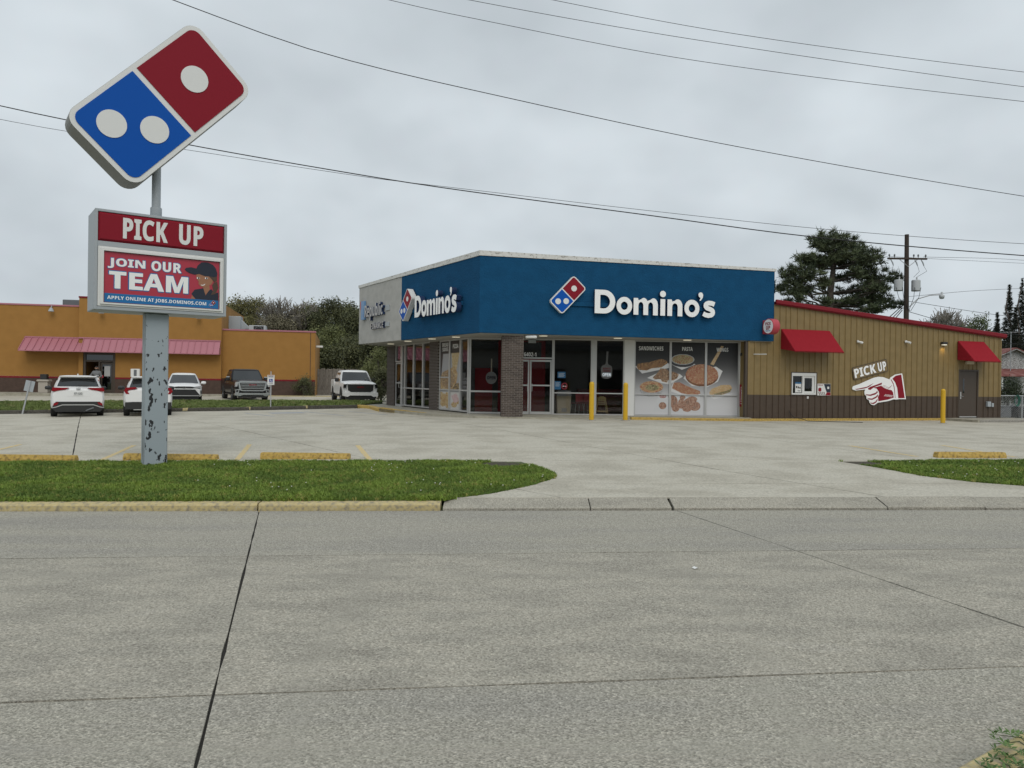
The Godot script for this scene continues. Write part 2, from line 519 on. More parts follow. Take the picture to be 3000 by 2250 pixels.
	mat("bollard_yellow", lin(0.62, 0.37, 0.012), 0.42)
	mat("brick_a", lin(0.085, 0.066, 0.056), 0.9)
	mat("brick_b", lin(0.068, 0.052, 0.045), 0.9)
	mat("brick_c", lin(0.105, 0.082, 0.07), 0.9)
	mat("mortar", lin(0.3, 0.275, 0.24), 0.95)
	m = mat("glass", Color(0.03, 0.035, 0.035, 0.24), 0.02)
	m.transparency = BaseMaterial3D.TRANSPARENCY_ALPHA
	m.metallic_specular = 0.42
	m = mat("dark_glass", Color(0.02, 0.022, 0.024), 0.03)
	m.metallic_specular = 0.7
	mat("car_glass", lin(0.012, 0.014, 0.015), 0.04).metallic_specular = 0.7
	mat("interior_wall", lin(0.12, 0.115, 0.11), 0.8)
	mat("interior_red", lin(0.34, 0.014, 0.024), 0.6)
	mat("interior_floor", lin(0.06, 0.05, 0.045), 0.7)
	mat("beige", lin(0.6, 0.53, 0.39), 0.6)
	mat("pale_wood", lin(0.5, 0.36, 0.16), 0.55)
	mat("chrome", lin(0.55, 0.55, 0.55), 0.14, 1.0)
	m = mat("car_white", lin(0.78, 0.78, 0.77), 0.3)
	m.clearcoat_enabled = true
	m = mat("car_dark", lin(0.011, 0.0105, 0.012), 0.3)
	m.metallic_specular = 0.35
	mat("tail_red", lin(0.25, 0.008, 0.015), 0.12)
	mat("head_lens", lin(0.4, 0.41, 0.42), 0.08)
	m = mat("weathered_wood", Color.WHITE, 0.95)
	m.albedo_texture = ntex(noise(N.TYPE_VALUE, 0.1, 4, 160), 256, ramp([[0.0, Color(0.09, 0.08, 0.07)], [0.5, Color(0.19, 0.175, 0.155)], [1.0, Color(0.31, 0.29, 0.265)]]))
	tri_map(m, 0.6)
	m.uv1_scale = Vector3(2.5, 0.3, 2.5)
	m = mat("flaking_board", Color.WHITE, 0.9)
	m.albedo_texture = ntex(noise(N.TYPE_SIMPLEX_SMOOTH, 0.03, 6, 165), 512, ramp([[0.0, Color(0.12, 0.11, 0.1)], [0.4, Color(0.2, 0.19, 0.18)], [0.5, Color(0.52, 0.53, 0.53)], [1.0, Color(0.66, 0.67, 0.67)]]))
	tri_map(m, 0.3)
	m.uv1_scale = Vector3(0.35, 1.6, 0.35)
	m = mat("rusty_tin", Color.WHITE, 0.8)
	m.albedo_texture = ntex(wash, 256, ramp([[0.0, Color(0.12, 0.035, 0.03)], [0.5, Color(0.2, 0.06, 0.05)], [1.0, Color(0.3, 0.22, 0.2)]]))
	tri_map(m, 0.3)
	mat("pole_wood", lin(0.05, 0.038, 0.03), 0.95)
	mat("galvanised", lin(0.42, 0.43, 0.44), 0.5, 0.5)
	mat("transformer_grey", lin(0.45, 0.47, 0.48), 0.5)
	mat("wire_black", lin(0.012, 0.012, 0.014), 0.7)
	mat("shingle", lin(0.05, 0.052, 0.055), 0.95)
	mat("red_plastic", lin(0.45, 0.05, 0.07), 0.4)
	m = mat("lamp_lens", lin(0.8, 0.79, 0.74), 0.4)
	m.emission_enabled = true
	m.emission = Color(1.0, 0.95, 0.82)
	m.emission_energy_multiplier = 0.35
	m = mat("neon_white", lin(0.8, 0.8, 0.8), 0.4)
	m.emission_enabled = true
	m.emission = Color(0.92, 0.97, 1.0)
	m.emission_energy_multiplier = 0.9
	mat("cloth_grey", lin(0.16, 0.165, 0.17), 0.9)
	mat("cloth_dark", lin(0.03, 0.03, 0.035), 0.9)
	mat("skin", lin(0.32, 0.18, 0.12), 0.6)
	mat("hair", lin(0.015, 0.011, 0.009), 0.8)
	mat("poster_blue", lin(0.02, 0.13, 0.28), 0.5)
	mat("poster_grey", lin(0.42, 0.42, 0.41), 0.5)
	mat("stain_green", lin(0.03, 0.055, 0.065), 0.9)
	mat("pebbled_bin", lin(0.4, 0.36, 0.31), 0.9)

func flaked_picture() -> ImageTexture:
	# blue-grey paint that has flaked off in spots, most of it low down on two edges of the post
	var a := noise(FastNoiseLite.TYPE_SIMPLEX_SMOOTH, 0.035, 4, 300)
	var b := noise(FastNoiseLite.TYPE_SIMPLEX_SMOOTH, 0.012, 3, 301)
	var w := 128; var h := 512
	var im := Image.create(w, h, false, Image.FORMAT_RGB8)
	var paint := lin(0.33, 0.38, 0.41); var bare := lin(0.016, 0.017, 0.02); var pale := lin(0.36, 0.4, 0.42)
	for j in h:
		for i in w:
			var t := float(j) / h
			var fx := float(i) / w
			var q := a.get_noise_2d(fx * 80.0, t * 380.0) + 0.5 * b.get_noise_2d(fx * 90.0, t * 500.0)
			var edge: float = maxf(exp(-pow((fx - 0.2) * 7.0, 2.0)), 0.8 * exp(-pow((fx - 0.86) * 8.0, 2.0)))
			var cut := 0.53 - 0.34 * edge * smoothstep(0.15, 0.45, t) - 0.1 * t
			im.set_pixel(i, j, bare if q > cut else (pale if q > cut - 0.02 else paint))
	return ImageTexture.create_from_image(im)

# ------------------------------------------------------------------ ground
func drape(mb: MB, poly: PackedVector2Array, lift: float, cell: float, skirt := 0.0) -> void:
	# a polygon in (x, d), laid on the land in cells
	if Geometry2D.is_polygon_clockwise(poly): poly.reverse()
	var r := Rect2(poly[0], Vector2())
	for q in poly: r = r.expand(q)
	var i0 := int(floor(r.position.x / cell)); var i1 := int(ceil(r.end.x / cell))
	var j0 := int(floor(r.position.y / cell)); var j1 := int(ceil(r.end.y / cell))
	for i in range(i0, i1):
		for j in range(j0, j1):
			var c := PackedVector2Array([Vector2(i, j) * cell, Vector2(i + 1, j) * cell, Vector2(i + 1, j + 1) * cell, Vector2(i, j + 1) * cell])
			for p in Geometry2D.intersect_polygons(poly, c):
				if p.size() < 3: continue
				var ix := Geometry2D.triangulate_polygon(p)
				for k in range(0, ix.size(), 3):
					var a := p[ix[k]]; var b := p[ix[k + 1]]; var e := p[ix[k + 2]]
					if absf((b - a).cross(e - a)) < 1e-6: continue
					if (b - a).cross(e - a) < 0:
						var w := b; b = e; e = w
					mb.tri(on(a.x, a.y, lift), on(b.x, b.y, lift), on(e.x, e.y, lift))
	if skirt > 0.0:
		for k in poly.size():
			var a := poly[k]; var b := poly[(k + 1) % poly.size()]
			var steps := maxi(1, int(a.distance_to(b) / cell))
			for s in steps:
				var p := a.lerp(b, float(s) / steps); var q := a.lerp(b, float(s + 1) / steps)
				mb.quad(on(p.x, p.y, lift - skirt), on(q.x, q.y, lift - skirt), on(q.x, q.y, lift), on(p.x, p.y, lift))

func crossing(t: Array, l: Array, ref: float, span: float) -> Vector2:
	# where a joint that runs away from the viewer meets one that runs along the street
	var x := 0.0; var d := 0.0
	for k in 12:
		d = l[0] + l[1] * x
		x = t[0] + (t[1] - t[0]) * (ref - d) / span
	return Vector2(x, d)

func rough(p: PackedVector2Array, amount: float) -> PackedVector2Array:
	# broken edges: points every 0.35 m, pushed to and fro
	var f := noise(FastNoiseLite.TYPE_SIMPLEX, 1.9, 2, 611)
	var out := PackedVector2Array()
	for k in p.size():
		var a := p[k]; var b := p[(k + 1) % p.size()]
		var n := clampi(int(a.distance_to(b) / 0.35), 1, 40)
		var side := (b - a).normalized().orthogonal()
		for i in n:
			var q := a.lerp(b, float(i) / n)
			out.append(q + (side * f.get_noise_2d(q.x, q.y) * amount if i > 0 else Vector2.ZERO))
	return out

func slabs(parent: Node, called: String, across: Array, along: Array, ref: float, span: float, mats: Array, keep: Array, gap: float, cell: float) -> void:
	for i in across.size() - 1:
		for j in along.size() - 1:
			var q := PackedVector2Array([crossing(across[i], along[j], ref, span), crossing(across[i + 1], along[j], ref, span), crossing(across[i + 1], along[j + 1], ref, span), crossing(across[i], along[j + 1], ref, span)])
			for s in Geometry2D.offset_polygon(q, -gap / 2.0):
				s = rough(s, gap * 0.4)
				var pieces := [s]
				if keep.size() > 0: pieces = Geometry2D.intersect_polygons(s, keep[0])
				for k in range(1, keep.size()):
					var left := []
					for p in pieces: left.append_array(Geometry2D.clip_polygons(p, keep[k]))
					pieces = left
				for p in pieces:
					if Geometry2D.is_polygon_clockwise(p) or p.size() < 3: continue
					var mb := MB.new()
					drape(mb, p, 0.0, cell, 0.02)
					mbput(parent, called, mb, mats[(i * 3 + j * 5) % mats.size()])

var island_a := PackedVector2Array([Vector2(-16, 10.9), Vector2(-0.97, 10.9), Vector2(-0.3, 11.46), Vector2(0.27, 12.25), Vector2(0.62, 12.9), Vector2(0.79, 13.35), Vector2(0.76, 13.85), Vector2(0.6, 14.5), Vector2(0.2, 15.6), Vector2(-2.9, 15.72), Vector2(-16, 15.6)])
var island_b := PackedVector2Array([Vector2(6.75, 15.75), Vector2(7.0, 14.7), Vector2(7.2, 13.4), Vector2(7.6, 12.65), Vector2(8.2, 12.2), Vector2(9.5, 11.7), Vector2(12, 11.3), Vector2(20, 10.95), Vector2(20, 17.4), Vector2(11.2, 16.6), Vector2(8.2, 16.0)])
var strip := PackedVector2Array([Vector2(-40, 29.6), Vector2(-22.56, 33.95), Vector2(-18.6, 34.95), Vector2(-12.9, 36.55), Vector2(-7.8, 38.7), Vector2(-7.3, 43.4), Vector2(-9.2, 43.2), Vector2(-19.3, 40.6), Vector2(-26.3, 39.4), Vector2(-40, 36.6)])

func extrude_along(mb: MB, line: Array, prof: Array, cap := true) -> void:
	# prof: [out towards the right of the line's travel seen from above, up] going round; line: Vector3 points
	var rows := []
	for i in line.size():
		var a: Vector3 = line[maxi(i - 1, 0)]; var b: Vector3 = line[mini(i + 1, line.size() - 1)]
		var w := (b - a); w.y = 0
		w = w.normalized()
		var side := Vector3(-w.z, 0, w.x)
		var row := []
		for p in prof: row.append(line[i] + side * p[0] + UP * p[1])
		rows.append(row)
	for i in rows.size() - 1:
		for k in prof.size() - 1:
			mb.quad(rows[i][k], rows[i + 1][k], rows[i + 1][k + 1], rows[i][k + 1])
	if cap:
		for e in [0, rows.size() - 1]:
			for k in range(1, prof.size() - 1):
				if e: mb.tri(rows[e][0], rows[e][k], rows[e][k + 1])
				else: mb.tri(rows[e][0], rows[e][k + 1], rows[e][k])

func kerb_run(parent: Node, called: String, pts: Array, prof: Array, m: Material, step := 1.5) -> void:
	# pts: (x, d) along the kerb, laid on the land
	var line := []
	for i in pts.size() - 1:
		var a: Vector2 = pts[i]; var b: Vector2 = pts[i + 1]
		var n := maxi(1, int(a.distance_to(b) / step))
		for k in n:
			var p := a.lerp(b, float(k) / n)
			line.append(on(p.x, p.y))
	var z: Vector2 = pts[pts.size() - 1]
	line.append(on(z.x, z.y))
	var mb := MB.new()
	extrude_along(mb, line, prof)
	mbput(parent, called, mb, m)

func build_ground() -> void:
	var g := structure("ground")
	var mb := MB.new()
	var xs := [-400, -150, -60, -34, -26, -18, -12, -6, 0, 3, 6, 10, 14, 20, 30, 60, 150, 400]
	var ds := [-200, -60, -20, -5, 0, 10.89, 10.91, 14, 18, 22, 26, 30, 34, 36, 38, 40, 42, 46, 60, 100, 200, 500]
	for i in xs.size() - 1:
		for j in ds.size() - 1:
			var p := []
			for q in [[xs[i], ds[j]], [xs[i + 1], ds[j]], [xs[i + 1], ds[j + 1]], [xs[i], ds[j + 1]]]: p.append(on(q[0], q[1], -0.1))
			mb.quad(p[0], p[1], p[2], p[3])
	mbput(g, "earth", mb, M.turf)
	# the street: concrete slabs with open joints over dark filler
	var road := structure("road")
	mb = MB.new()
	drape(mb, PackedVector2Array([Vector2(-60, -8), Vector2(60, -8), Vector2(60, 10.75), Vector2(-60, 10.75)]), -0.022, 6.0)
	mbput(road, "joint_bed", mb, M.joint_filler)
	var cross := []
	for k in range(-4, 6): cross.append([-3.5 + 5.8 * k, -1.69 + 5.78 * k])
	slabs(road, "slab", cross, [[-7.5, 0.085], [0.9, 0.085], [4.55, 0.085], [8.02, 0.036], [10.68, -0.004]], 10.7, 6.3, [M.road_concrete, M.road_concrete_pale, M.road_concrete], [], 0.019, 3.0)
	# the car park
	var lot := structure("parking_lot")
	var lot_edge := PackedVector2Array([Vector2(-60, 11.08), Vector2(60, 11.08), Vector2(60, 40), Vector2(24, 40), Vector2(23, 36), Vector2(9, 34), Vector2(-4.0, 38), Vector2(-7.4, 38.4), Vector2(-12.9, 36.3), Vector2(-18.6, 34.8), Vector2(-22.56, 33.75), Vector2(-60, 25.0)])
	mb = MB.new()
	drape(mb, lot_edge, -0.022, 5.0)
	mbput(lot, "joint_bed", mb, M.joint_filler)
	cross = [[-45, -33], [-33, -23.5], [-24, -15.2], [-16.3, -9.15], [-12.5, -2.9], [-3.2, 3.05], [4.2, 8.9], [10.6, 14.8], [17.0, 20.6], [24, 26.5], [34, 36]]
	# these joints are given at d = 29 and at d = 16
	slabs(lot, "slab", cross, [[10.9, 0.0], [12.5, 0.0], [15.68, 0.035], [18.1, 0.07], [21.2, 0.16], [25.6, 0.2], [30.4, 0.22], [36.5, 0.22], [44.0, 0.2]], 16.0 + 13.0, 13.0, [M.lot_concrete], [lot_edge, island_a, island_b], 0.026, 3.0)
	# grass islands: soil under the turf
	for k in 3:
		var s := structure(["verge", "verge", "verge"][k])
		mb = MB.new()
		drape(mb, [island_a, island_b, strip][k], [-0.012, -0.012, 0.14][k], 1.0, 0.15)
		mbput(s, "soil_bed", mb, M.turf)
	mb = MB.new()
	var patch := PackedVector2Array()
	for k in 22: patch.append(Vector2(-0.22 + cos(TAU * k / 22) * (0.44 + 0.07 * sin(k * 2.7)), 15.18 + sin(TAU * k / 22) * (0.36 + 0.06 * cos(k * 3.9))))
	for p in Geometry2D.intersect_polygons(patch, island_a): drape(mb, p, -0.006, 0.5)
	var bare := structure("bare_soil")
	mbput(bare, "patch", mb, M.soil)
	mb = MB.new()
	drape(mb, PackedVector2Array([Vector2(6.8, 15.78), Vector2(7.0, 14.9), Vector2(7.3, 15.2), Vector2(7.9, 15.6), Vector2(8.3, 15.95)]), -0.006, 0.5)
	mbput(bare, "patch", mb, M.soil)
	# the neighbour's car park and its walk
	var lot2 := structure("neighbour_parking_lot")
	mb = MB.new()
	drape(mb, PackedVector2Array([Vector2(-70, 28), Vector2(-40, 36.7), Vector2(-26.3, 39.5), Vector2(-19.3, 40.7), Vector2(-9.2, 43.3), Vector2(-4, 44), Vector2(0, 60), Vector2(-70, 60)]), 0.0, 4.0, 0.05)
	mbput(lot2, "paving", mb, M.lot_concrete)
	# kerbs: face towards the street, rounded top edge
	var kerb := structure("kerb")
	var prof := [[0.0, -0.1], [0.0, 0.07], [-0.02, 0.092], [-0.05, 0.1], [-0.22, 0.108], [-0.22, -0.1]]
	var kx := [-16.0, -9.4, -3.53, -0.97]
	for k in kx.size() - 1:
		var line := []
		var n := 6
		for i in n + 1:
			var x: float = lerpf(kx[k] + 0.012, kx[k + 1] - 0.012, float(i) / n)
			line.append(Vector3(x, 0.016 * x, -10.72 - 0.004 * sin(x * 3.0)))
		mb = MB.new()
		extrude_along(mb, line, prof)
		mbput(kerb, "kerb_stone", mb, M.kerb_yellow)
	# across the drive the kerb is a low worn lip
	var lip := [[0.0, -0.1], [0.0, 0.024], [-0.02, 0.036], [-0.12, 0.058], [-0.38, 0.119], [-0.38, -0.1]]
	var lx := [-0.95, 1.12, 2.27, 5.26, 6.62, 9.5, 15.3, 21.0]
	for k in lx.size() - 1:
		var line := []
		for i in 5:
			var x: float = lerpf(lx[k] + (0.008 if k != 2 else 0.02), lx[k + 1] - (0.008 if k != 1 else 0.02), i / 4.0)
			line.append(Vector3(x, 0.016 * minf(x, 8.0) + (0.008 if k == 3 else 0.0), -10.72 + 0.004 * x))
		mb = MB.new()
		extrude_along(mb, line, lip)
		mbput(kerb, "kerb_stone", mb, M.road_concrete_pale)
	# low dark kerb before the grass strip, with yellow marks on it
	var dk := structure("kerb")
	var dline := [Vector2(-40, 29.35), Vector2(-22.56, 33.8), Vector2(-18.6, 34.82), Vector2(-12.9, 36.4), Vector2(-7.75, 38.55)]
	var dprof := [[0.0, -0.1], [0.0, 0.14], [-0.02, 0.16], [-0.16, 0.16], [-0.16, -0.1]]
	kerb_run(dk, "kerb_stone", dline, dprof, M.dark_kerb)
	for q in [[-23.6, 33.55], [-20.6, 34.32], [-15.2, 35.76], [-12.55, 36.56], [-10.1, 37.58]]:
		var b := Vector2(q[0], q[1])
		mb = MB.new()
		var w := Vector2(5.7, 1.58).normalized() * 0.11
		extrude_along(mb, [on(b.x - w.x, b.y - w.y), on(b.x + w.x, b.y + w.y)], [[0.006, 0.03], [0.006, 0.143], [-0.018, 0.166], [-0.14, 0.166], [-0.14, 0.1]])
		mbput(dk, "paint_mark", mb, M.kerb_yellow)
	# a near kerb in the viewer's corner, with pavement behind it
	var nk := structure("kerb")
	var nline := []
	for k in 9:
		var t := k / 8.0
		nline.append(Vector3(1.2 + 3.0 * t, 0.016 * 2.5, -(2.694 + 2.013 * t + 0.02 * sin(t * PI))))
	mb = MB.new()
	extrude_along(mb, nline, [[0.1, -0.06], [0.1, 0.14], [-0.06, 0.135], [-0.09, 0.11], [-0.1, -0.06]])
	mbput(nk, "kerb_stone", mb, M.kerb_yellow)
	var pv := structure("pavement")
	mb = MB.new()
	mb.prism(pl([1.26, 2.6, 4.26, 4.62, 6, 2.5, 5, 1.0, 2.5, 0.7]), 0.0, 0.17, Transform3D(Basis(Vector3.RIGHT, -PI / 2), Vector3(0, 0, 0)))
	mbput(pv, "paving", mb, M.old_concrete)
	# walks round the shop
	var walk := structure("shop_walk")
	mb = MB.new()
	# seen from above in (x, d): prism lies with its front up
	var flat := Transform3D(Basis(Vector3.RIGHT, -PI / 2), Vector3.ZERO)
	mb.prism(pl([-8.4, 41.5, -7.72, 38.75, -7.05, 38.0, -6.15, 35.6, -4.7, 33.2, -3.2, 30.9, -1.4, 29.2, 0.6, 28.9, 2.2, 28.9, 4.5, 29.2, 9.7, 31.02, 9.7, 34, -1, 36, -6.4, 42]), 0.1, 0.452, flat)
	mbput(walk, "paving", mb, M.walk_concrete)
	var wallx := frame(9.7, 31.45, 18.5)
	mb = MB.new()
	mb.box(10.2, 14.2, 0.1, 0.415, 0.0, 1.9, wallx)
	mbput(walk, "door_step", mb, M.walk_concrete)
	mb = MB.new()
	mb.box(-0.1, 10.2, 0.1, 0.40, -0.2, 0.13, wallx)
	mbput(walk, "wall_footing", mb, M.old_concrete)
	var ykerb := structure("kerb")
	var yprof := [[0.0, -0.1], [0.0, 0.085], [-0.02, 0.1], [-0.15, 0.1], [-0.15, -0.1]]
	var wp := func(s: float, o: float) -> Vector2:
		var q: Vector3 = wallx * Vector3(s, 0, o)
		return Vector2(q.x, -q.z)
	var wob := [Vector2(4.55, 29.1), Vector2(6.6, 29.75), Vector2(9.4, 30.78), wp.call(1.0, 0.3), wp.call(5.0, 0.28), wp.call(10.25, 0.3)]
	for k in wob.size() - 1:
		kerb_run(ykerb, "kerb_stone", [wob[k], wob[k].lerp(wob[k + 1], 0.995)], yprof, M.kerb_orange, 0.8)
	kerb_run(ykerb, "kerb_stone", [wp.call(10.3, 1.92), wp.call(12.2, 1.94), wp.call(14.3, 1.95)], yprof, M.old_concrete, 0.8)
	var lk := structure("kerb")
	var side_kerb := [Vector2(-7.82, 38.7), Vector2(-7.05, 38.0), Vector2(-6.15, 35.6)]
	kerb_run(lk, "kerb_stone", side_kerb, [[0.02, -0.1], [0.02, 0.13], [-0.02, 0.15], [-0.2, 0.16], [-0.2, -0.1]], M.kerb_orange, 0.6)
	var mid := [Vector2(-6.15, 35.6), Vector2(-4.7, 33.2), Vector2(-3.2, 30.95)]
	mb = MB.new()
	var hs := [0.14, 0.09, 0.055, 0.02]
	var line := []
	for k in 4: line.append(mid[0].lerp(mid[1], k / 1.5) if k < 2 else mid[1].lerp(mid[2], (k - 1.5) / 1.5))
	for k in 3:
		var a: Vector2 = line[k]; var b: Vector2 = line[k + 1]
		var s := Vector2(0.85, 0.53) * 0.2
		var y0 := on(a.x, a.y, -0.1); var y1 := on(b.x, b.y, -0.1)
		var t0: float = 0.435 + hs[k] * 0.5; var t1: float = 0.435 + hs[k + 1] * 0.5
		var A := Vector3(a.x, t0, -a.y); var B := Vector3(b.x, t1, -b.y)
		var C := Vector3(b.x + s.x, t1, -b.y - s.y); var D := Vector3(a.x + s.x, t0, -a.y - s.y)
		mb.quad(y0, y1, B, A); mb.quad(A, B, C, D)
		mb.quad(D, C, Vector3(C.x, 0.2, C.z), Vector3(D.x, 0.2, D.z))
	mbput(lk, "kerb_ramp", mb, M.kerb_orange)
	# painted lines in the car park
	var ps := structure("parking_line")
	for q in [[-8.5, 15.9, -9.26, 18.87], [-5.69, 15.95, -6.47, 19.0], [-2.92, 15.9, -3.75, 18.76], [-11.6, 15.9, -12.2, 19.1], [-14.7, 15.9, -15.4, 19.2], [9.0, 17.0, 8.6, 19.5], [11.3, 17.2, 11.2, 20.0]]:
		mb = MB.new()
		drape(mb, PackedVector2Array([Vector2(q[0] - 0.06, q[1]), Vector2(q[0] + 0.06, q[1]), Vector2(q[2] + 0.06, q[3]), Vector2(q[2] - 0.06, q[3])]), 0.004, 1.0)
		mbput(ps, "stripe", mb, M.line_paint)
	var hc := structure("parking_line")
	for q in [[-12.4, 35.0, -9.6, 31.0], [-9.6, 35.6, -6.9, 31.6], [-7.6, 35.8, -5.2, 32.2]]:
		mb = MB.new()
		drape(mb, PackedVector2Array([Vector2(q[0] - 0.07, q[1]), Vector2(q[0] + 0.07, q[1]), Vector2(q[2] + 0.07, q[3]), Vector2(q[2] - 0.07, q[3])]), 0.004, 1.0)
		mbput(hc, "stripe", mb, M.blue_line_paint)
	mb = MB.new()
	drape(mb, PackedVector2Array([Vector2(-11.0, 34.6), Vector2(-9.6, 35.1), Vector2(-9.1, 34.2), Vector2(-10.5, 33.7)]), 0.004, 1.0)
	mbput(hc, "symbol_field", mb, M.blue_line_paint)

func tuft(blades: int, h: float, spread: float, w: float, sd: int) -> ArrayMesh:
	var r := RandomNumberGenerator.new()
	r.seed = sd
	var mb := MB.new()
	for k in blades:
		var an := r.randf() * TAU
		var base := Vector3(cos(an), 0, sin(an)) * r.randf() * spread
		var lean := Vector3(r.randf_range(-1, 1), 0, r.randf_range(-1, 1)) * h * 0.95
		var hh := h * r.randf_range(0.55, 1.15)
		var side := Vector3(cos(an * 3.1), 0, sin(an * 3.1)) * w * 0.5
		var mid := base + lean * 0.35 + UP * hh * 0.6
		var tip := base + lean + UP * hh
		var k1 := r.randf_range(0.75, 1.2)
		mb.col = Color(k1, k1, k1)
		mb.quad(base - side, base + side, mid + side * 0.8, mid - side * 0.8)
		mb.tri(mid - side * 0.8, mid + side * 0.8, tip)
	return mb.done()

func sow(called: String, label: String, poly: PackedVector2Array, per: float, tm: ArrayMesh, lift: float, tint: Array, bare: Array, clip_x := [-99.0, 99.0]) -> void:
	var r := Rect2(poly[0], Vector2())
	for q in poly: r = r.expand(q)
	r = Rect2(Vector2(maxf(r.position.x, clip_x[0]), r.position.y), Vector2(minf(r.end.x, clip_x[1]) - maxf(r.position.x, clip_x[0]), r.size.y))
	var f := noise(FastNoiseLite.TYPE_SIMPLEX_SMOOTH, 0.8, 3, 500)
	var xfs := []; var cols := []
	for k in int(r.get_area() * per):
		var p := Vector2(rng.randf_range(r.position.x, r.end.x), rng.randf_range(r.position.y, r.end.y))
		if not Geometry2D.is_point_in_polygon(p, poly): continue
		var skip := false
		for b in bare:
			if p.distance_to(Vector2(b[0], b[1])) < b[2] * rng.randf_range(0.75, 1.1): skip = true
		if skip: continue
		var q := f.get_noise_2d(p.x, p.y)
		var s := rng.randf_range(0.7, 1.25) * (1.0 + 0.35 * q)
		xfs.append(Transform3D(Basis(UP, rng.randf() * TAU).scaled(Vector3(s, s * rng.randf_range(0.8, 1.2), s)), on(p.x, p.y, lift)))
		var c: Color = tint[0].lerp(tint[1], clampf(0.5 + q * 0.9 + rng.randf_range(-0.3, 0.3), 0, 1))
		if rng.randf() < 0.06: c = tint[2]
		cols.append(c)
	var o := multi(self, called, tm, M.grass_blade, xfs, cols)
	o.name = numbered(called)
	o.set_meta("kind", "stuff")
	tag(o, label, "grass")

func build_grass() -> void:
	var tm := tuft(12, 0.052, 0.05, 0.012, 7)
	var tint := [Color(0.1, 0.17, 0.022), Color(0.215, 0.31, 0.042), Color(0.33, 0.31, 0.08)]
	sow("grass", "mown green grass on the island round the tall sign post", island_a, 850.0, tm, -0.015, tint, [[-0.12, 15.22, 0.55]], [-11.8, 3.0])
	sow("grass", "mown green grass on the island beside the drive's far side", island_b, 600.0, tm, -0.015, tint, [[7.1, 15.5, 0.5]], [3.0, 11.5])
	var far := tuft(10, 0.09, 0.12, 0.03, 8)
	sow("grass", "ragged grass strip between the two car parks", strip, 110.0, far, 0.12, [Color(0.12, 0.17, 0.035), Color(0.19, 0.24, 0.06), Color(0.27, 0.24, 0.1)], [], [-27.0, 0.0])
	# clover heads on the islands
	var mb := MB.new()
	mb.lathe([[0.0, 0.06], [0.009, 0.063], [0.011, 0.072], [0.0, 0.08]], 6)
	var xfs := []
	var f := noise(FastNoiseLite.TYPE_SIMPLEX_SMOOTH, 0.5, 2, 77)
	while xfs.size() < 80:
		var p := Vector2(rng.randf_range(-6.0, 10.5), rng.randf_range(11.2, 16.0))
		if f.get_noise_2d(p.x, p.y) < 0.05: continue
		if Geometry2D.is_point_in_polygon(p, island_a) or Geometry2D.is_point_in_polygon(p, island_b): xfs.append(Transform3D(Basis(), on(p.x, p.y, -0.02)))
	var o := multi(self, "clover_flower", mb.done(), mat("clover", lin(0.6, 0.6, 0.5), 0.8), xfs)
	o.set_meta("kind", "stuff")
	tag(o, "tiny white clover flowers scattered in the grass islands", "flower")

# ------------------------------------------------------------------ signs and lettering
func logo(parent: Node, at: Vector2, k: float, z: float, depth: float, rim: Material) -> void:
	# the tilted two-square tile: one dot on red, two dots on blue
	var a := 46.5
	var t := Transform3D(Basis(Vector3.BACK, deg_to_rad(a)), Vector3(at.x, at.y, 0))
	var mb := MB.new()
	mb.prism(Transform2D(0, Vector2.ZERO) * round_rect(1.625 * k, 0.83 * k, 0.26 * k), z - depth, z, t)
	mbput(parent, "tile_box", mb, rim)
	if rim == M.tile_side:
		mb = MB.new()
		mb.prism(round_rect(1.62 * k, 0.825 * k, 0.255 * k), z, z + 0.012, t)
		mbput(parent, "tile_rim", mb, M.sign_white)
		z += 0.012
	var e := maxf(0.004, depth * 0.02)
	for s in [1, -1]:
		mb = MB.new()
		var q := PackedVector2Array()
		var c: float = 0.79 * k * s
		var h := 0.737 * k
		var rr := 0.17 * k
		# the two outer corners of each square are rounded
		for i in 7: q.append(Vector2(c + s * (h - rr) + s * sin(PI / 2 * i / 6.0) * rr, -(h - rr) - cos(PI / 2 * i / 6.0) * rr))
		for i in 7: q.append(Vector2(c + s * (h - rr) + s * cos(PI / 2 * i / 6.0) * rr, (h - rr) + sin(PI / 2 * i / 6.0) * rr))
		q.append(Vector2(c - s * h, h)); q.append(Vector2(c - s * h, -h))
		mb.prism(q, z, z + e, t)
		mbput(parent, "red_square" if s > 0 else "blue_square", mb, M.sign_red if s > 0 else M.sign_blue)
	for q in [[0.8, 0.0], [-1.07, 0.245], [-0.53, -0.27]]:
		mb = MB.new()
		mb.prism(ellipse(q[0] * k, q[1] * k, 0.26 * k, 0.26 * k, 32), z + e, z + 2 * e, t)
		mbput(parent, "dot", mb, M.sign_white)

func arch(x0: float, x1: float, b: float, xh: float, t: float, first := true) -> PackedVector2Array:
	# an n: a stem and a round shoulder
	var p := PackedVector2Array()
	p.append(Vector2(x0, b))
	if first:
		p.append(Vector2(x0, xh - 0.015)); p.append(Vector2(x0 + t - 0.02, xh - 0.015)); p.append(Vector2(x0 + t, xh - 0.1))
	else:
		p.append(Vector2(x0, xh - 0.2)); p.append(Vector2(x0 + t, xh - 0.1))
	var cx := (x0 + t + x1) / 2.0 + 0.02
	for i in 9:
		var an := PI * (0.72 - 0.72 * i / 8.0)
		p.append(Vector2(cx + cos(an) * (x1 - cx), xh - 0.27 + sin(an) * 0.27))
	p.append(Vector2(x1, b)); p.append(Vector2(x1 - t, b))
	for i in 7:
		var an := PI * i / 6.0
		var r := (x1 - t - (x0 + t)) / 2.0
		p.append(Vector2((x0 + x1) / 2.0 + cos(an) * r, xh - 0.3 + sin(an) * 0.14))
	p.append(Vector2(x0 + t, b))
	return p

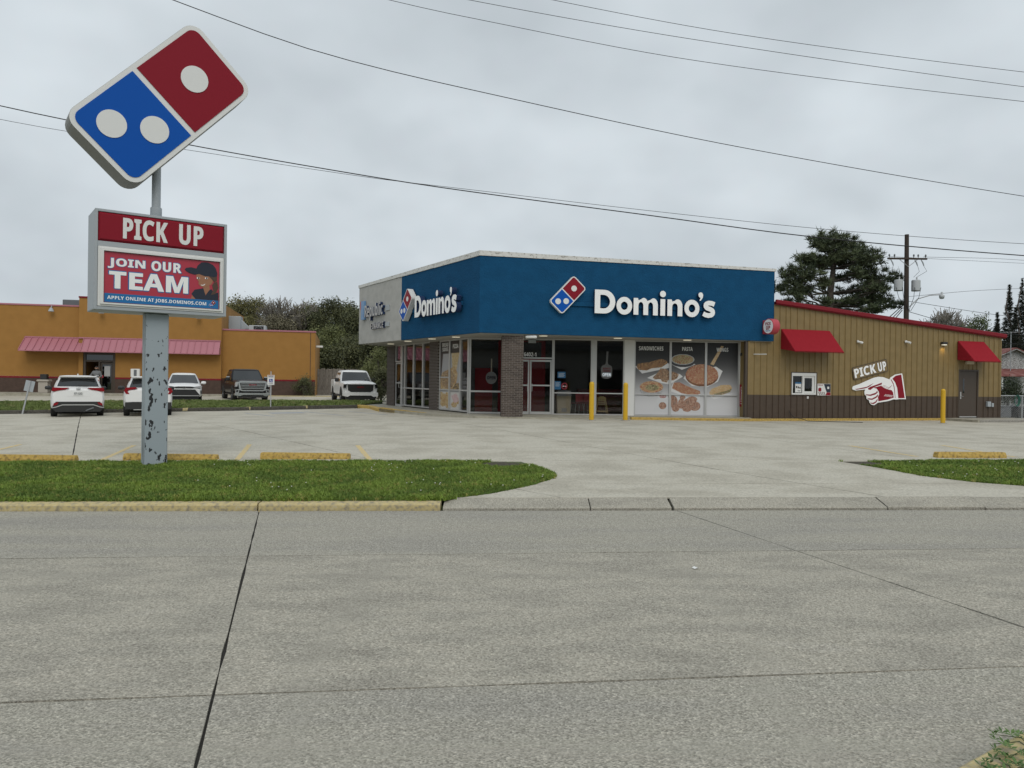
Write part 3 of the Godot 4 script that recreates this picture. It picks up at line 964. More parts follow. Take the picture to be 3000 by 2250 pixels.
func wordmark(parent: Node, x0: float, kx: float, z: float, depth: float) -> void:
	# channel letters: dark blue returns, white faces; drawn at full size from x = 4.47 to 9.58
	var b := 4.46
	var f := Transform3D(Basis.from_scale(Vector3(kx, 1, 1)), Vector3(x0 - 4.47 * kx, 0, 0))
	var shapes := []
	var o := PackedVector2Array(); var n := PackedVector2Array()
	o.append(Vector2(4.47, b)); n.append(Vector2(4.69, b + 0.2))
	for i in 15:
		var a := -PI / 2 + PI * i / 14.0
		o.append(Vector2(4.86 + cos(a) * 0.45, b + 0.455 + sin(a) * 0.455))
		n.append(Vector2(4.83 + cos(a) * 0.26, b + 0.455 + sin(a) * 0.262))
	o.append(Vector2(4.47, b + 0.91)); n.append(Vector2(4.69, b + 0.717))
	shapes.append([o, n])
	for c in [5.685, 8.555]: shapes.append([ellipse(c, b + 0.33, 0.325, 0.345, 32), ellipse(c, b + 0.33, 0.145, 0.16, 32)])
	var m1 := arch(6.07, 6.68, b, b + 0.665, 0.2)
	var m2 := arch(6.48, 7.09, b, b + 0.665, 0.2, false)
	shapes.append([Geometry2D.merge_polygons(m1, m2)[0]])
	shapes.append([pl([7.2, b, 7.4, b, 7.4, b + 0.65, 7.2, b + 0.65])])
	shapes.append([ellipse(7.3, b + 0.85, 0.125, 0.125, 24)])
	shapes.append([arch(7.5, 8.14, b, b + 0.665, 0.2)])
	shapes.append([pl([8.83, b + 0.9, 8.86, b + 0.96, 8.93, b + 0.985, 9.0, b + 0.96, 9.035, b + 0.88, 9.02, b + 0.78, 8.96, b + 0.68, 8.9, b + 0.64, 8.88, b + 0.67, 8.93, b + 0.76, 8.87, b + 0.79, 8.84, b + 0.83])])
	var s := pl([9.54, 4.98, 9.42, 5.025, 9.28, 5.03, 9.17, 4.985, 9.15, 4.9, 9.21, 4.83, 9.36, 4.785, 9.46, 4.73, 9.475, 4.63, 9.41, 4.555, 9.28, 4.53, 9.16, 4.55, 9.05, 4.605])
	shapes.append([Geometry2D.offset_polyline(s, 0.093, Geometry2D.JOIN_ROUND, Geometry2D.END_BUTT)[0]])
	for q in shapes:
		var back := MB.new(); var face := MB.new()
		if q.size() == 2:
			back.ring(q[0], q[1], z, z + depth, f)
			face.ring(q[0], q[1], z + depth, z + depth + 0.012, f)
		else:
			back.prism(q[0], z, z + depth, f)
			face.prism(q[0], z + depth, z + depth + 0.012, f)
		var l := mbput(parent, "letter", back, M.letter_navy)
		mbput(l, "letter_face", face, M.letter_white)

func flat_shape(parent: Node, called: String, pts: Array, z0: float, z1: float, m: Material) -> MeshInstance3D:
	var mb := MB.new()
	mb.prism(pl(pts), z0, z1)
	return mbput(parent, called, mb, m)

func build_sign_tower() -> void:
	var t := thing("pylon_sign", "tall roadside sign with a tilted red and blue tile on a flaking grey post", "sign", frame(-6.85, 14.997, 36.0))
	var mb := MB.new()
	mb.cbox(-0.26, 0.165, -0.35, 3.03, -0.475, -0.175, 0.012)
	# the flaking follows the post's height: UVs of the four tall faces already run over it
	mbput(t, "post", mb, M.flaked_paint)
	mb = MB.new()
	mb.tube([Vector3(-0.053, 4.85, -0.4), Vector3(-0.053, 6.4, -0.4)], [0.083], 20)
	mbput(t, "pipe", mb, M.grey_paint)
	mb = MB.new()
	mb.lathe([[0.0, 4.86], [0.108, 4.86], [0.108, 5.135], [0.1, 5.15], [0.0, 5.152]], 20, Transform3D(Basis(), Vector3(-0.053, 0, -0.4)))
	mbput(t, "pipe_sleeve", mb, M.grey_paint)
	# the lower cabinet
	mb = MB.new()
	mb.cbox(-1.182, 1.21, 3.036, 4.918, -0.86, -0.012, 0.012)
	mbput(t, "cabinet", mb, M.grey_paint)
	mb = MB.new()
	for q in [[-1.182, -1.13, 3.036, 4.918], [1.157, 1.21, 3.036, 4.918], [-1.13, 1.157, 4.868, 4.918], [-1.13, 1.157, 4.225, 4.318], [-1.13, 1.157, 3.036, 3.1]]:
		mb.cbox(q[0], q[1], q[2], q[3], -0.014, 0.02, 0.005)
	mbput(t, "cabinet_frame", mb, M.grey_paint)
	# red pan face with a bevelled edge
	mb = MB.new()
	var o := [Vector2(-1.128, 4.32), Vector2(1.155, 4.32), Vector2(1.155, 4.866), Vector2(-1.128, 4.866)]
	var i := [Vector2(-1.088, 4.36), Vector2(1.115, 4.36), Vector2(1.115, 4.826), Vector2(-1.088, 4.826)]
	for k in 4:
		var j := (k + 1) % 4
		mb.quad(Vector3(o[k].x, o[k].y, -0.01), Vector3(o[j].x, o[j].y, -0.01), Vector3(i[j].x, i[j].y, 0.035), Vector3(i[k].x, i[k].y, 0.035))
	mb.quad(Vector3(i[0].x, i[0].y, 0.035), Vector3(i[1].x, i[1].y, 0.035), Vector3(i[2].x, i[2].y, 0.035), Vector3(i[3].x, i[3].y, 0.035))
	var rp := mbput(t, "red_panel", mb, M.sign_red)
	text(rp, "lettering", "PICK", [-0.712, 0.08, 4.402, 4.802], 0.037, 0.006, M.sign_white, 0.0, true)
	text(rp, "lettering", "UP", [0.285, 0.742, 4.407, 4.807], 0.037, 0.006, M.sign_white, 0.0, true)
	# stepped pale frame round the poster
	mb = MB.new()
	var rings := [[-1.125, 1.148, 3.105, 4.222, 0.0, 0.03], [-1.085, 1.108, 3.14, 4.182, 0.03, 0.055]]
	for r in rings:
		var A := pl([r[0], r[2], r[1], r[2], r[1], r[3], r[0], r[3]])
		var B := pl([-1.03, 3.17, 1.075, 3.17, 1.075, 4.14, -1.03, 4.14])
		mb.ring(A, B, r[4] - 0.012, r[5])
	mbput(t, "poster_frame", mb, M.white_paint)
	var ad := boxput(t, "poster", [-1.02, 1.065, 3.18, 4.13, -0.004, 0.012], M.ad_red)
	boxput(ad, "blue_band", [-1.012, 1.058, 3.185, 3.352, 0.012, 0.015], M.ad_blue)
	for w in [["JOIN", [-0.958, -0.312, 3.825, 4.02]], ["OUR", [-0.205, 0.345, 3.842, 4.033]], ["TEAM", [-0.935, 0.472, 3.448, 3.778]]]:
		var s: float = 0.012 if w[0] != "TEAM" else 0.018
		var k := 0
		for dv in [Vector2(1, 0), Vector2(-1, 0), Vector2(0, 1), Vector2(0, -1), Vector2(0.7, 0.7), Vector2(-0.7, -0.7), Vector2(0.7, -0.7), Vector2(-0.7, 0.7)]:
			text(ad, "lettering_outline", w[0], [w[1][0] + dv.x * s, w[1][1] + dv.x * s, w[1][2] + dv.y * s, w[1][3] + dv.y * s], 0.0125 + 0.0003 * k, 0.0012, M.ad_blue)
			k += 1
		text(ad, "lettering", w[0], w[1], 0.0165, 0.002, M.letter_white, 0.0, true)
	text(ad, "lettering", "APPLY ONLINE AT JOBS.DOMINOS.COM", [-0.962, 0.82, 3.222, 3.306], 0.0155, 0.002, M.letter_white)
	logo(ad, Vector2(0.935, 3.277), 0.042, 0.0195, 0.003, M.sign_white)
	# the printed figure in a cap
	flat_shape(ad, "printed_neck", [0.763, 3.601, 0.874, 3.654, 0.886, 3.565, 0.806, 3.449, 0.756, 3.539], 0.012, 0.0135, M.skin_print)
	flat_shape(ad, "printed_shirt", [0.533, 3.452, 0.597, 3.541, 0.760, 3.583, 0.804, 3.441, 0.882, 3.557, 0.917, 3.574, 0.975, 3.495, 1.053, 3.519, 1.054, 3.355, 0.616, 3.355], 0.012, 0.0155, M.navy)
	flat_shape(ad, "printed_arm", [0.523, 3.355, 0.550, 3.422, 0.612, 3.355], 0.012, 0.0145, M.skin_print)
	flat_shape(ad, "printed_face", [0.624, 3.845, 0.676, 3.857, 0.788, 3.834, 0.872, 3.837, 0.929, 3.769, 0.944, 3.723, 0.902, 3.661, 0.839, 3.631, 0.763, 3.598, 0.707, 3.615, 0.667, 3.660, 0.671, 3.707, 0.629, 3.761], 0.012, 0.017, M.skin_print)
	flat_shape(ad, "printed_hair", [0.858, 3.833, 0.957, 3.820, 1.020, 3.848, 1.021, 3.752, 0.972, 3.716, 0.936, 3.759, 0.901, 3.793], 0.012, 0.0185, M.hair_print)
	flat_shape(ad, "printed_hair", [0.961, 3.710, 1.026, 3.735, 1.047, 3.607, 0.996, 3.485, 0.907, 3.456, 0.949, 3.555, 0.930, 3.656], 0.012, 0.0185, M.hair_print)
	flat_shape(ad, "printed_cap", [0.404, 3.928, 0.428, 3.959, 0.523, 3.980, 0.626, 3.964, 0.646, 4.024, 0.715, 4.093, 0.777, 4.105, 0.840, 4.106, 0.940, 4.068, 0.997, 4.000, 1.027, 3.900, 1.020, 3.840, 0.957, 3.820, 0.872, 3.830, 0.788, 3.826, 0.676, 3.860, 0.593, 3.838, 0.497, 3.857, 0.429, 3.894], 0.012, 0.02, M.navy)
	for e in [[0.663, 3.776], [0.816, 3.786]]:
		mb = MB.new(); mb.prism(ellipse(e[0], e[1], 0.03, 0.019, 14), 0.017, 0.0185)
		mbput(ad, "printed_eye", mb, M.letter_white)
		mb = MB.new(); mb.prism(ellipse(e[0] + 0.006, e[1], 0.015, 0.019, 12), 0.0185, 0.02)
		mbput(ad, "printed_iris", mb, M.hair)
	flat_shape(ad, "printed_mouth", [0.706, 3.647, 0.755, 3.646, 0.797, 3.677, 0.776, 3.640, 0.734, 3.631], 0.017, 0.0185, M.letter_white)
	# the tile on top
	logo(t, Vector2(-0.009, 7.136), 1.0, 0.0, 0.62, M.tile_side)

# ------------------------------------------------------------------ the pizza shop
var FF := Transform3D(); var LF := Transform3D(); var FG := Transform3D(); var LG := Transform3D(); var MW := Transform3D()

func painted(w: int, h: int, paper: Callable, jobs: Array, box: Array) -> ImageTexture:
	# a small print: shapes given in the coordinates of box = x0, x1, y0, y1 (down)
	var im := Image.create(w, h, false, Image.FORMAT_RGB8)
	for j in h:
		for i in w: im.set_pixel(i, j, paper.call(float(i) / w, float(j) / h))
	var f := noise(FastNoiseLite.TYPE_VALUE, 0.42, 2, 900)
	var sx: float = w / (box[1] - box[0]); var sy: float = h / (box[3] - box[2])
	for job in jobs:
		var p := PackedVector2Array()
		for q in job[0]: p.append(Vector2((q.x - box[0]) * sx, (q.y - box[2]) * sy))
		var r := Rect2(p[0], Vector2())
		for q in p: r = r.expand(q)
		for j in range(maxi(0, int(r.position.y)), mini(h, int(r.end.y) + 1)):
			for i in range(maxi(0, int(r.position.x)), mini(w, int(r.end.x) + 1)):
				if Geometry2D.is_point_in_polygon(Vector2(i + 0.5, j + 0.5), p):
					var c: Color = job[1]
					if job.size() > 2:
						var v := f.get_noise_2d(i * job[3], j * job[3]) * 0.5 + 0.5
						c = c.lerp(job[2], smoothstep(0.35, 0.65, v))
						if job.size() > 4 and f.get_noise_2d(i * job[3] * 0.7 + 90, j * job[3] * 0.7) > 0.22: c = job[4]
					im.set_pixel(i, j, c)
	return ImageTexture.create_from_image(im)

func food_print() -> ImageTexture:
	var white := lin(0.6, 0.6, 0.6); var crust := lin(0.27, 0.115, 0.045); var dark := lin(0.06, 0.03, 0.02); var gold := lin(0.42, 0.27, 0.11)
	var cheese := lin(0.5, 0.38, 0.25); var red := lin(0.24, 0.035, 0.025); var green := lin(0.2, 0.24, 0.08); var blk := lin(0.03, 0.03, 0.035)
	var paper := func(u: float, v: float) -> Color:
		var k := smoothstep(0.1, 0.9, v)
		var g := lerpf(0.008, 0.58, k * k * 0.7 + k * 0.3)
		return lin(g, g, g * 1.02)
	var E := func(x: float, y: float, rx: float, ry: float) -> PackedVector2Array: return ellipse(x, y, rx, ry, 30)
	var jobs := []
	jobs.append([pl([175, 680, 620, 590, 770, 620, 815, 690, 300, 805]), white])
	jobs.append([pl([205, 690, 215, 640, 300, 615, 420, 605, 560, 560, 640, 540, 740, 575, 745, 620, 640, 690, 470, 710, 380, 750, 240, 740]), crust, gold, 2.0, dark])
	jobs.append([pl([820, 640, 1000, 730, 1240, 630, 1100, 560]), white])
	jobs.append([E.call(1015, 600, 205, 80), blk])
	jobs.append([E.call(1015, 545, 205, 95), lin(0.35, 0.36, 0.36)])
	jobs.append([E.call(1015, 545, 188, 82), cheese, green, 2.5, red])
	jobs.append([pl([390, 880, 600, 780, 960, 800, 1020, 850, 790, 990, 640, 970]), white])
	jobs.append([pl([490, 870, 580, 780, 620, 710, 720, 715, 780, 760, 860, 765, 950, 810, 920, 880, 850, 920, 760, 915, 740, 960, 650, 940, 630, 900, 520, 905]), dark, cheese, 2.2, crust])
	jobs.append([pl([1030, 880, 1080, 800, 1600, 660, 1720, 740, 1640, 930, 1450, 1030, 1180, 1010]), white])
	jobs.append([pl([1500, 620, 1690, 290, 1735, 300, 1560, 640]), gold, cheese, 1.0])
	jobs.append([E.call(1355, 830, 292, 190), crust, dark, 1.5])
	jobs.append([E.call(1358, 805, 285, 180), cheese, crust, 2.4, red])
	jobs.append([E.call(465, 1100, 200, 115), lin(0.5, 0.5, 0.5), lin(0.2, 0.2, 0.2), 2.0])
	jobs.append([E.call(470, 1040, 205, 102), cheese, gold, 2.3, red])
	jobs.append([E.call(480, 1050, 120, 55), cheese, green, 2.3, dark])
	jobs.append([pl([790, 1110, 850, 950, 1330, 1110, 1330, 1250, 1290, 1260]), white])
	jobs.append([pl([830, 1060, 860, 960, 960, 950, 1060, 1000, 1320, 1100, 1335, 1145, 1240, 1185, 1000, 1145]), crust, cheese, 2.5, red])
	jobs.append([pl([1500, 1190, 1940, 1130, 1580, 1250]), white])
	jobs.append([pl([1490, 1120, 1530, 1060, 1700, 990, 1860, 985, 1895, 1040, 1860, 1110, 1700, 1170, 1560, 1195, 1500, 1170]), gold, cheese, 1.2])
	jobs.append([pl([1560, 1150, 1800, 1090, 1890, 1050, 1860, 1110, 1700, 1165, 1600, 1185]), dark, cheese, 2.5, green])
	jobs.append([pl([500, 1480, 600, 1190, 1330, 1180, 1340, 1500, 900, 1500]), lin(0.56, 0.57, 0.58)])
	jobs.append([E.call(670, 1205, 62, 32), red, white, 2.0])
	for q in [[670, 1370, 66, 62], [860, 1300, 75, 105], [900, 1400, 70, 75], [1000, 1330, 60, 90], [1110, 1330, 72, 95], [1100, 1420, 80, 55], [1240, 1370, 95, 85], [1190, 1250, 90, 50], [830, 1215, 60, 40], [1020, 1220, 50, 40]]:
		jobs.append([E.call(q[0], q[1], q[2], q[3]), lin(0.3, 0.13, 0.08), lin(0.5, 0.38, 0.3), 2.2, lin(0.14, 0.06, 0.035)])
	for q in [[880, 1320, 22, 36], [1110, 1310, 22, 34], [1230, 1395, 26, 22]]: jobs.append([E.call(q[0], q[1], q[2], q[3]), lin(0.12, 0.05, 0.03), lin(0.4, 0.3, 0.24), 2.0])
	return painted(400, 286, paper, jobs, [178.0, 1990.0, 235.0, 1530.0])

func side_print() -> ImageTexture:
	var crust := lin(0.35, 0.18, 0.07); var gold := lin(0.45, 0.31, 0.13); var cheese := lin(0.55, 0.44, 0.28); var dark := lin(0.05, 0.035, 0.03)
	var paper := func(u: float, v: float) -> Color:
		if v < 0.18: return lin(0.028, 0.024, 0.022)
		return lin(0.36, 0.36, 0.37)
	var jobs := []
	jobs.append([pl([1340, 350, 1440, 350, 1400, 620, 1360, 620]), gold, cheese, 1.0])
	jobs.append([pl([1205, 350, 1235, 350, 1215, 660, 1205, 690]), dark])
	jobs.append([pl([1230, 620, 1380, 540, 1420, 640, 1400, 800, 1330, 880, 1205, 870, 1205, 700]), crust, gold, 1.5, cheese])
	jobs.append([ellipse(1300, 720, 90, 130), cheese, crust, 2.6, dark])
	jobs.append([pl([1390, 780, 1450, 760, 1450, 870, 1350, 870]), dark, gold, 1.5])
	jobs.append([pl([1205, 900, 1450, 900, 1450, 1140, 1205, 1140]), lin(0.55, 0.53, 0.5)])
	for q in [[1220, 960, 30, 60], [1255, 1010, 30, 90], [1290, 1000, 28, 100], [1300, 1080, 30, 50], [1240, 1060, 35, 50], [1380, 1070, 35, 40], [1420, 1020, 40, 40]]: jobs.append([ellipse(q[0], q[1], q[2], q[3]), cheese, gold, 1.2, crust])
	jobs.append([pl([1340, 950, 1410, 910, 1445, 1010, 1385, 1050]), lin(0.5, 0.3, 0.28), lin(0.6, 0.5, 0.5), 2.0])
	return painted(110, 230, paper, jobs, [1205.0, 1450.0, 180.0, 1140.0])

func wall_of_bricks(parent: Node, x0: float, x1: float, y0: float, y1: float, z: float, deep: float, singly: bool) -> void:
	# one course every 0.0677; a stretcher is 0.194, the joint 0.01
	var kinds := []
	for s in [0.194, 0.092, 0.143]:
		var b := MB.new()
		b.cbox(0, s, 0, 0.0567, -deep, 0, 0.004)
		kinds.append(b.done())
	var ms := [M.brick_a, M.brick_b, M.brick_c, M.brick_a]
	var all := MB.new()
	var rows := int((y1 - y0) / 0.0677)
	for r in rows:
		var x := x0
		var first := true
		while x < x1 - 0.05:
			var w := 0.194
			if first and r % 2 == 1: w = 0.092
			if x + w > x1: w = x1 - x
			var jit := rng.randf_range(-0.002, 0.002)
			var y := y0 + r * 0.0677
			if singly:
				var mesh: ArrayMesh = kinds[0]
				var sc := w / 0.194
				if absf(w - 0.092) < 0.03: mesh = kinds[1]; sc = w / 0.092
				put(parent, "brick", mesh, ms[rng.randi() % 4], Transform3D(Basis.from_scale(Vector3(sc, 1, 1)), Vector3(x, y, z + jit)))
			else:
				all.col = Color(1, 1, 1)
				all.cbox(x, x + w, y, y + 0.0567, z - deep, z + jit, 0.004)
			x += w + 0.01
			first = false
	if not singly:
		var o := mbput(parent, "brick", all, M.brick_a)
		o.set_meta("kind", "stuff")

func column(shop: Node, xf: Transform3D, w: float, dz: float, y0: float, y1: float, singly: bool) -> void:
	var mb := MB.new()
	mb.box(0.012, w - 0.012, y0 - 0.2, y1, -dz, -0.012)
	var c := mbput(shop, "brick_column", mb, M.mortar, xf)
	wall_of_bricks(c, 0.0, w, y0, y1, 0.0, 0.09, singly)
	# the flanks
	for s in [0, 1]:
		var f := MB.new()
		var rows := int((y1 - y0) / 0.0677)
		for r in rows:
			var z := -0.1
			if r % 2 == 1: z = -0.1
			while z > -dz + 0.05:
				var l := 0.194 if r % 2 == 0 else 0.17
				var z1 := maxf(z - l, -dz)
				if s: f.box(w - 0.09, w - rng.randf_range(-0.002, 0.002), y0 + r * 0.0677, y0 + r * 0.0677 + 0.0567, z1, z)
				else: f.box(rng.randf_range(-0.002, 0.002), 0.09, y0 + r * 0.0677, y0 + r * 0.0677 + 0.0567, z1, z)
				z = z1 - 0.01
		var o := mbput(c, "brick", f, M.brick_b)
		o.set_meta("kind", "stuff")

func glazing(shop: Node, xf: Transform3D, s0: float, s1: float, ys: Array, m: Material, bar := 0.05) -> MeshInstance3D:
	# a window: frame with rails at ys (bottom, rails ..., top) and a pane in each field
	var mb := MB.new()
	mb.cbox(s0, s0 + bar, ys[0], ys[-1], -0.09, 0.02, 0.004)
	mb.cbox(s1 - bar, s1, ys[0], ys[-1], -0.09, 0.02, 0.004)
	for k in ys.size():
		var a: float = ys[k] - (0.0 if k == 0 else bar / 2.0 if k < ys.size() - 1 else bar)
		mb.cbox(s0 + bar, s1 - bar, a, a + bar, -0.085, 0.017, 0.004)
	var f := mbput(shop, "window", mb, m, xf)
	for k in ys.size() - 1:
		var p := MB.new()
		p.box(s0 + bar - 0.005, s1 - bar + 0.005, ys[k] + bar * 0.5, ys[k + 1] - bar * 0.4, -0.045, -0.037)
		mbput(f, "pane", p, M.glass)
	return f

func leaf_door(shop: Node, xf: Transform3D, s0: float, s1: float, y0: float, y1: float, hand: float) -> void:
	var mb := MB.new()
	for q in [[s0, s0 + 0.06, y0, y1], [s1 - 0.06, s1, y0, y1], [s0 + 0.06, s1 - 0.06, y1 - 0.08, y1], [s0 + 0.06, s1 - 0.06, y0, y0 + 0.11], [s0 + 0.06, s1 - 0.06, y0 + 1.16, y0 + 1.22]]:
		mb.cbox(q[0], q[1], q[2], q[3], -0.06, 0.0, 0.004)
	var d := mbput(shop, "door", mb, M.aluminium, xf)
	for q in [[y0 + 0.1, y0 + 1.17], [y0 + 1.21, y1 - 0.07]]:
		var p := MB.new()
		p.box(s0 + 0.055, s1 - 0.055, q[0], q[1], -0.034, -0.026)
		mbput(d, "pane", p, M.glass)
	mb = MB.new()
	mb.tube([Vector3(hand, y0 + 1.25, 0.0), Vector3(hand, y0 + 1.25, 0.07), Vector3(hand, y0 + 0.95, 0.07), Vector3(hand, y0 + 0.95, 0.0)], [0.014], 8)
	mbput(d, "handle", mb, M.aluminium)

func poster_pane(parent: Node, called: String, s0: float, s1: float, y0: float, y1: float, z: float, r: Array, m: Material) -> void:
	# part of a print: r = the whole print's s0, s1, y0, y1
	var mb := MB.new()
	var U := func(s: float, y: float) -> Vector2: return Vector2((s - r[0]) / (r[1] - r[0]), 1.0 - (y - r[2]) / (r[3] - r[2]))
	var a := Vector3(s0, y0, z); var b := Vector3(s1, y0, z); var c := Vector3(s1, y1, z); var d := Vector3(s0, y1, z)
	mb.tri(a, b, c, U.call(s0, y0), U.call(s1, y0), U.call(s1, y1))
	mb.tri(a, c, d, U.call(s0, y0), U.call(s1, y1), U.call(s0, y1))
	var o := Vector3(0, 0, -0.004)
	mb.tri(a + o, c + o, b + o); mb.tri(a + o, d + o, c + o)
	mbput(parent, called, mb, m)

func build_shop() -> void:
	FF = frame(-1.25, 28.6, 14.05); LF = frame(-1.25, 28.6, -58.43)
	FG = frame(-1.78, 31.5, 2.53); LG = frame(-1.78, 31.5, -62.33); MW = frame(9.7, 31.45, 18.5)
	var shop := thing("pizza_shop", "pizza shop with a deep blue fascia, grey end panel and brick columns under its canopy", "shop")
	var flat := Transform3D(Basis(Vector3.RIGHT, -PI / 2), Vector3.ZERO)
	var mb := MB.new()
	mb.prism(pl([-7.72, 39.4, -1.18, 28.74, 10.66, 31.72, 13.4, 43, -3, 46]), 3.6, 6.36, flat)
	mbput(shop, "roof_block", mb, M.roof_tar)
	mb = MB.new()
	mb.prism(pl([-7.74, 39.36, -1.2, 28.7, 10.68, 31.68, 13.4, 43, -3, 46]), 3.57, 3.602, flat)
	mbput(shop, "soffit", mb, M.soffit)
	boxput(shop, "fascia_panel", [0.0, 12.345, 3.595, 6.47, -0.1, 0.0], M.blue_stucco, 0.012, FF)
	boxput(shop, "fascia_panel", [-7.28, 0.0, 3.595, 6.47, -0.1, 0.0], M.blue_stucco, 0.012, LF)
	boxput(shop, "fascia_panel", [-12.68, -7.284, 3.585, 6.46, -0.1, 0.006], M.grey_stucco, 0.012, LF)
	boxput(shop, "fascia_return", [12.35, 12.36, 3.6, 6.46, -2.5, -0.003], M.blue_stucco, 0.0, FF)
	boxput(shop, "fascia_return", [-12.69, -12.683, 3.59, 6.45, -3.5, -0.003], M.grey_stucco, 0.0, LF)
	# the metal cap in lengths
	var cx := [-0.05, 2.9, 5.6, 8.35, 10.6, 12.42]
	for k in cx.size() - 1:
		mb = MB.new()
		var h0: float = lerpf(6.655, 6.575, cx[k] / 12.4); var h1: float = lerpf(6.655, 6.575, cx[k + 1] / 12.4)
		mb.prism(pl([cx[k] + 0.002, 6.468, cx[k + 1] - 0.002, 6.468, cx[k + 1] - 0.002, h1, cx[k] + 0.002, h0]), -0.3, 0.03 + 0.006 * (k % 2), FF)
		mbput(shop, "parapet_cap", mb, M.cap_white)
	cx = [-12.75, -9.9, -7.3, -6.2, -3.9, 0.03]
	for k in cx.size() - 1:
		mb = MB.new()
		mb.prism(pl([cx[k] + 0.002, 6.458, cx[k + 1] - 0.002, 6.468, cx[k + 1] - 0.002, 6.6 + 0.055 * (k + 1) / 5.0, cx[k] + 0.002, 6.6 + 0.055 * k / 5.0]), -0.3, 0.033 + 0.006 * (k % 2), LF)
		mbput(shop, "parapet_cap", mb, M.cap_white)
	# glazed front, from the corner past the doors to the poster windows
	var A: Material = M.aluminium
	glazing(shop, FG, 0.02, 1.5, [0.46, 1.37, 3.57], A, 0.07)
	var f := glazing(shop, FG, 1.5, 3.48, [2.74, 3.57], A, 0.06)
	boxput(shop, "door_jamb", [1.5, 1.56, 0.45, 2.735, -0.09, 0.02], A, 0.004, FG)
	boxput(shop, "door_jamb", [3.42, 3.48, 0.45, 2.735, -0.09, 0.02], A, 0.004, FG)
	leaf_door(shop, FG, 1.57, 2.49, 0.455, 2.7, 2.42)
	leaf_door(shop, FG, 2.515, 3.41, 0.455, 2.7, 2.6)
	boxput(shop, "transom_board", [1.6, 2.98, 2.8, 3.42, -0.075, -0.06], mat("transom_board", lin(0.035, 0.037, 0.038), 0.6), 0.0, FG)
	text(shop, "house_number", "6402-1", [2.26, 2.77, 2.835, 3.0], -0.034, 0.004, M.letter_white).transform = FG * shop.get_child(shop.get_child_count() - 1).transform
	boxput(shop, "sign_box", [2.43, 2.74, 3.38, 3.53, 0.03, 0.11], M.grey_paint, 0.008, FG)
	glazing(shop, FG, 3.48, 5.07, [0.45, 1.35, 3.575], A, 0.045)
	boxput(shop, "post", [5.07, 5.23, 0.45, 3.575, -0.1, 0.03], M.aluminium, 0.006, FG)
	glazing(shop, FG, 5.23, 6.42, [0.45, 1.35, 3.575], A, 0.045)
	boxput(shop, "post", [6.42, 6.84, 0.44, 3.57, -0.12, 0.045], M.white_paint, 0.006, FG)
	var food := mat("food_print", Color.WHITE, 0.45)
	food.albedo_texture = food_print()
	var rr := [6.88, 11.2, 0.5, 3.53]
	var px := [[6.84, 8.35], [8.35, 9.84], [9.84, 11.24]]
	for k in 3:
		var w := glazing(shop, FG, px[k][0] + 0.001, px[k][1] - 0.001, [0.45, 1.335, 3.565], A, 0.045)
		poster_pane(w, "window_print", px[k][0] + 0.04, px[k][1] - 0.04, 0.48, 1.32, -0.03, rr, food)
		poster_pane(w, "window_print", px[k][0] + 0.04, px[k][1] - 0.04, 1.35, 3.53, -0.03, rr, food)
		var word: Array = [["SANDWICHES", [7.03, 8.05, 3.16, 3.33]], ["PASTA", [8.84, 9.28, 3.16, 3.325]], ["WINGS", [10.29, 10.78, 3.155, 3.315]]][k]
		text(w, "lettering", word[0], word[1], -0.027, 0.003, M.sign_white)
	boxput(shop, "post", [11.245, 11.36, 0.44, 3.57, -0.1, 0.03], M.white_paint, 0.006, FG)
	# the side windows
	var side := mat("side_print", Color.WHITE, 0.45)
	side.albedo_texture = side_print()
	for q in [[-0.88, -0.06, 0], [-2.02, -0.88, 1], [-3.14, -2.02, 2]]:
		var ys: Array = [0.5, 1.39, 3.57] if q[2] < 2 else [0.5, 1.39, 1.93, 3.57]
		var w := glazing(shop, LG, q[0] + 0.001, q[1] - 0.001, ys, A, 0.06)
		if q[2] > 0: poster_pane(w, "window_print", q[0] + 0.055, q[1] - 0.055, 0.55, 3.51, -0.03, [-3.09, -0.93, 0.55, 3.51], side)
		if q[2] == 1: text(w, "lettering", "PIZZA", [-1.74, -1.15, 3.18, 3.36], -0.027, 0.003, M.sign_white)
		if q[2] == 2:
			text(w, "lettering", "BREAD", [-2.92, -2.25, 3.28, 3.45], -0.027, 0.003, M.sign_white)
			text(w, "lettering", "SIDES", [-2.9, -2.27, 3.08, 3.24], -0.027, 0.003, M.sign_white)
	boxput(shop, "post", [-0.055, 0.03, 0.45, 3.57, -0.08, 0.03], M.aluminium, 0.008, LG)
	for q in [[-5.22, -4.27], [-6.48, -5.22], [-7.7, -6.48], [-8.09, -7.7]]: glazing(shop, LG, q[0] + 0.001, q[1] - 0.001, [0.5, 1.39, 3.57], A, 0.06)
	boxput(shop, "door_frame", [-8.26, -8.1, 0.45, 3.57, -0.1, 0.02], A, 0.004, LG)
	glazing(shop, LG, -9.12, -8.27, [2.7, 3.57], A, 0.06)
	leaf_door(shop, LG, -9.1, -8.28, 0.45, 2.68, -8.38)
	column(shop, frame(-0.405, 29.08, 2.5), 0.83, 0.83, 0.42, 3.575, true)
	column(shop, LG * Transform3D(Basis(), Vector3(-4.255, 0, 0.06)), 1.03, 0.4, 0.42, 3.57, false)
	column(shop, LG * Transform3D(Basis(), Vector3(-10.33, 0, 0.06)), 1.19, 0.5, 0.42, 3.57, false)
	# inside: floor, walls, a red partition
	mb = MB.new()
	mb.prism(pl([-1.7, 31.58, 9.5, 32.06, 11, 43, -2.6, 45.5, -6.4, 40.9]), 0.3, 0.462, flat)
	mbput(shop, "shop_floor", mb, M.interior_floor)
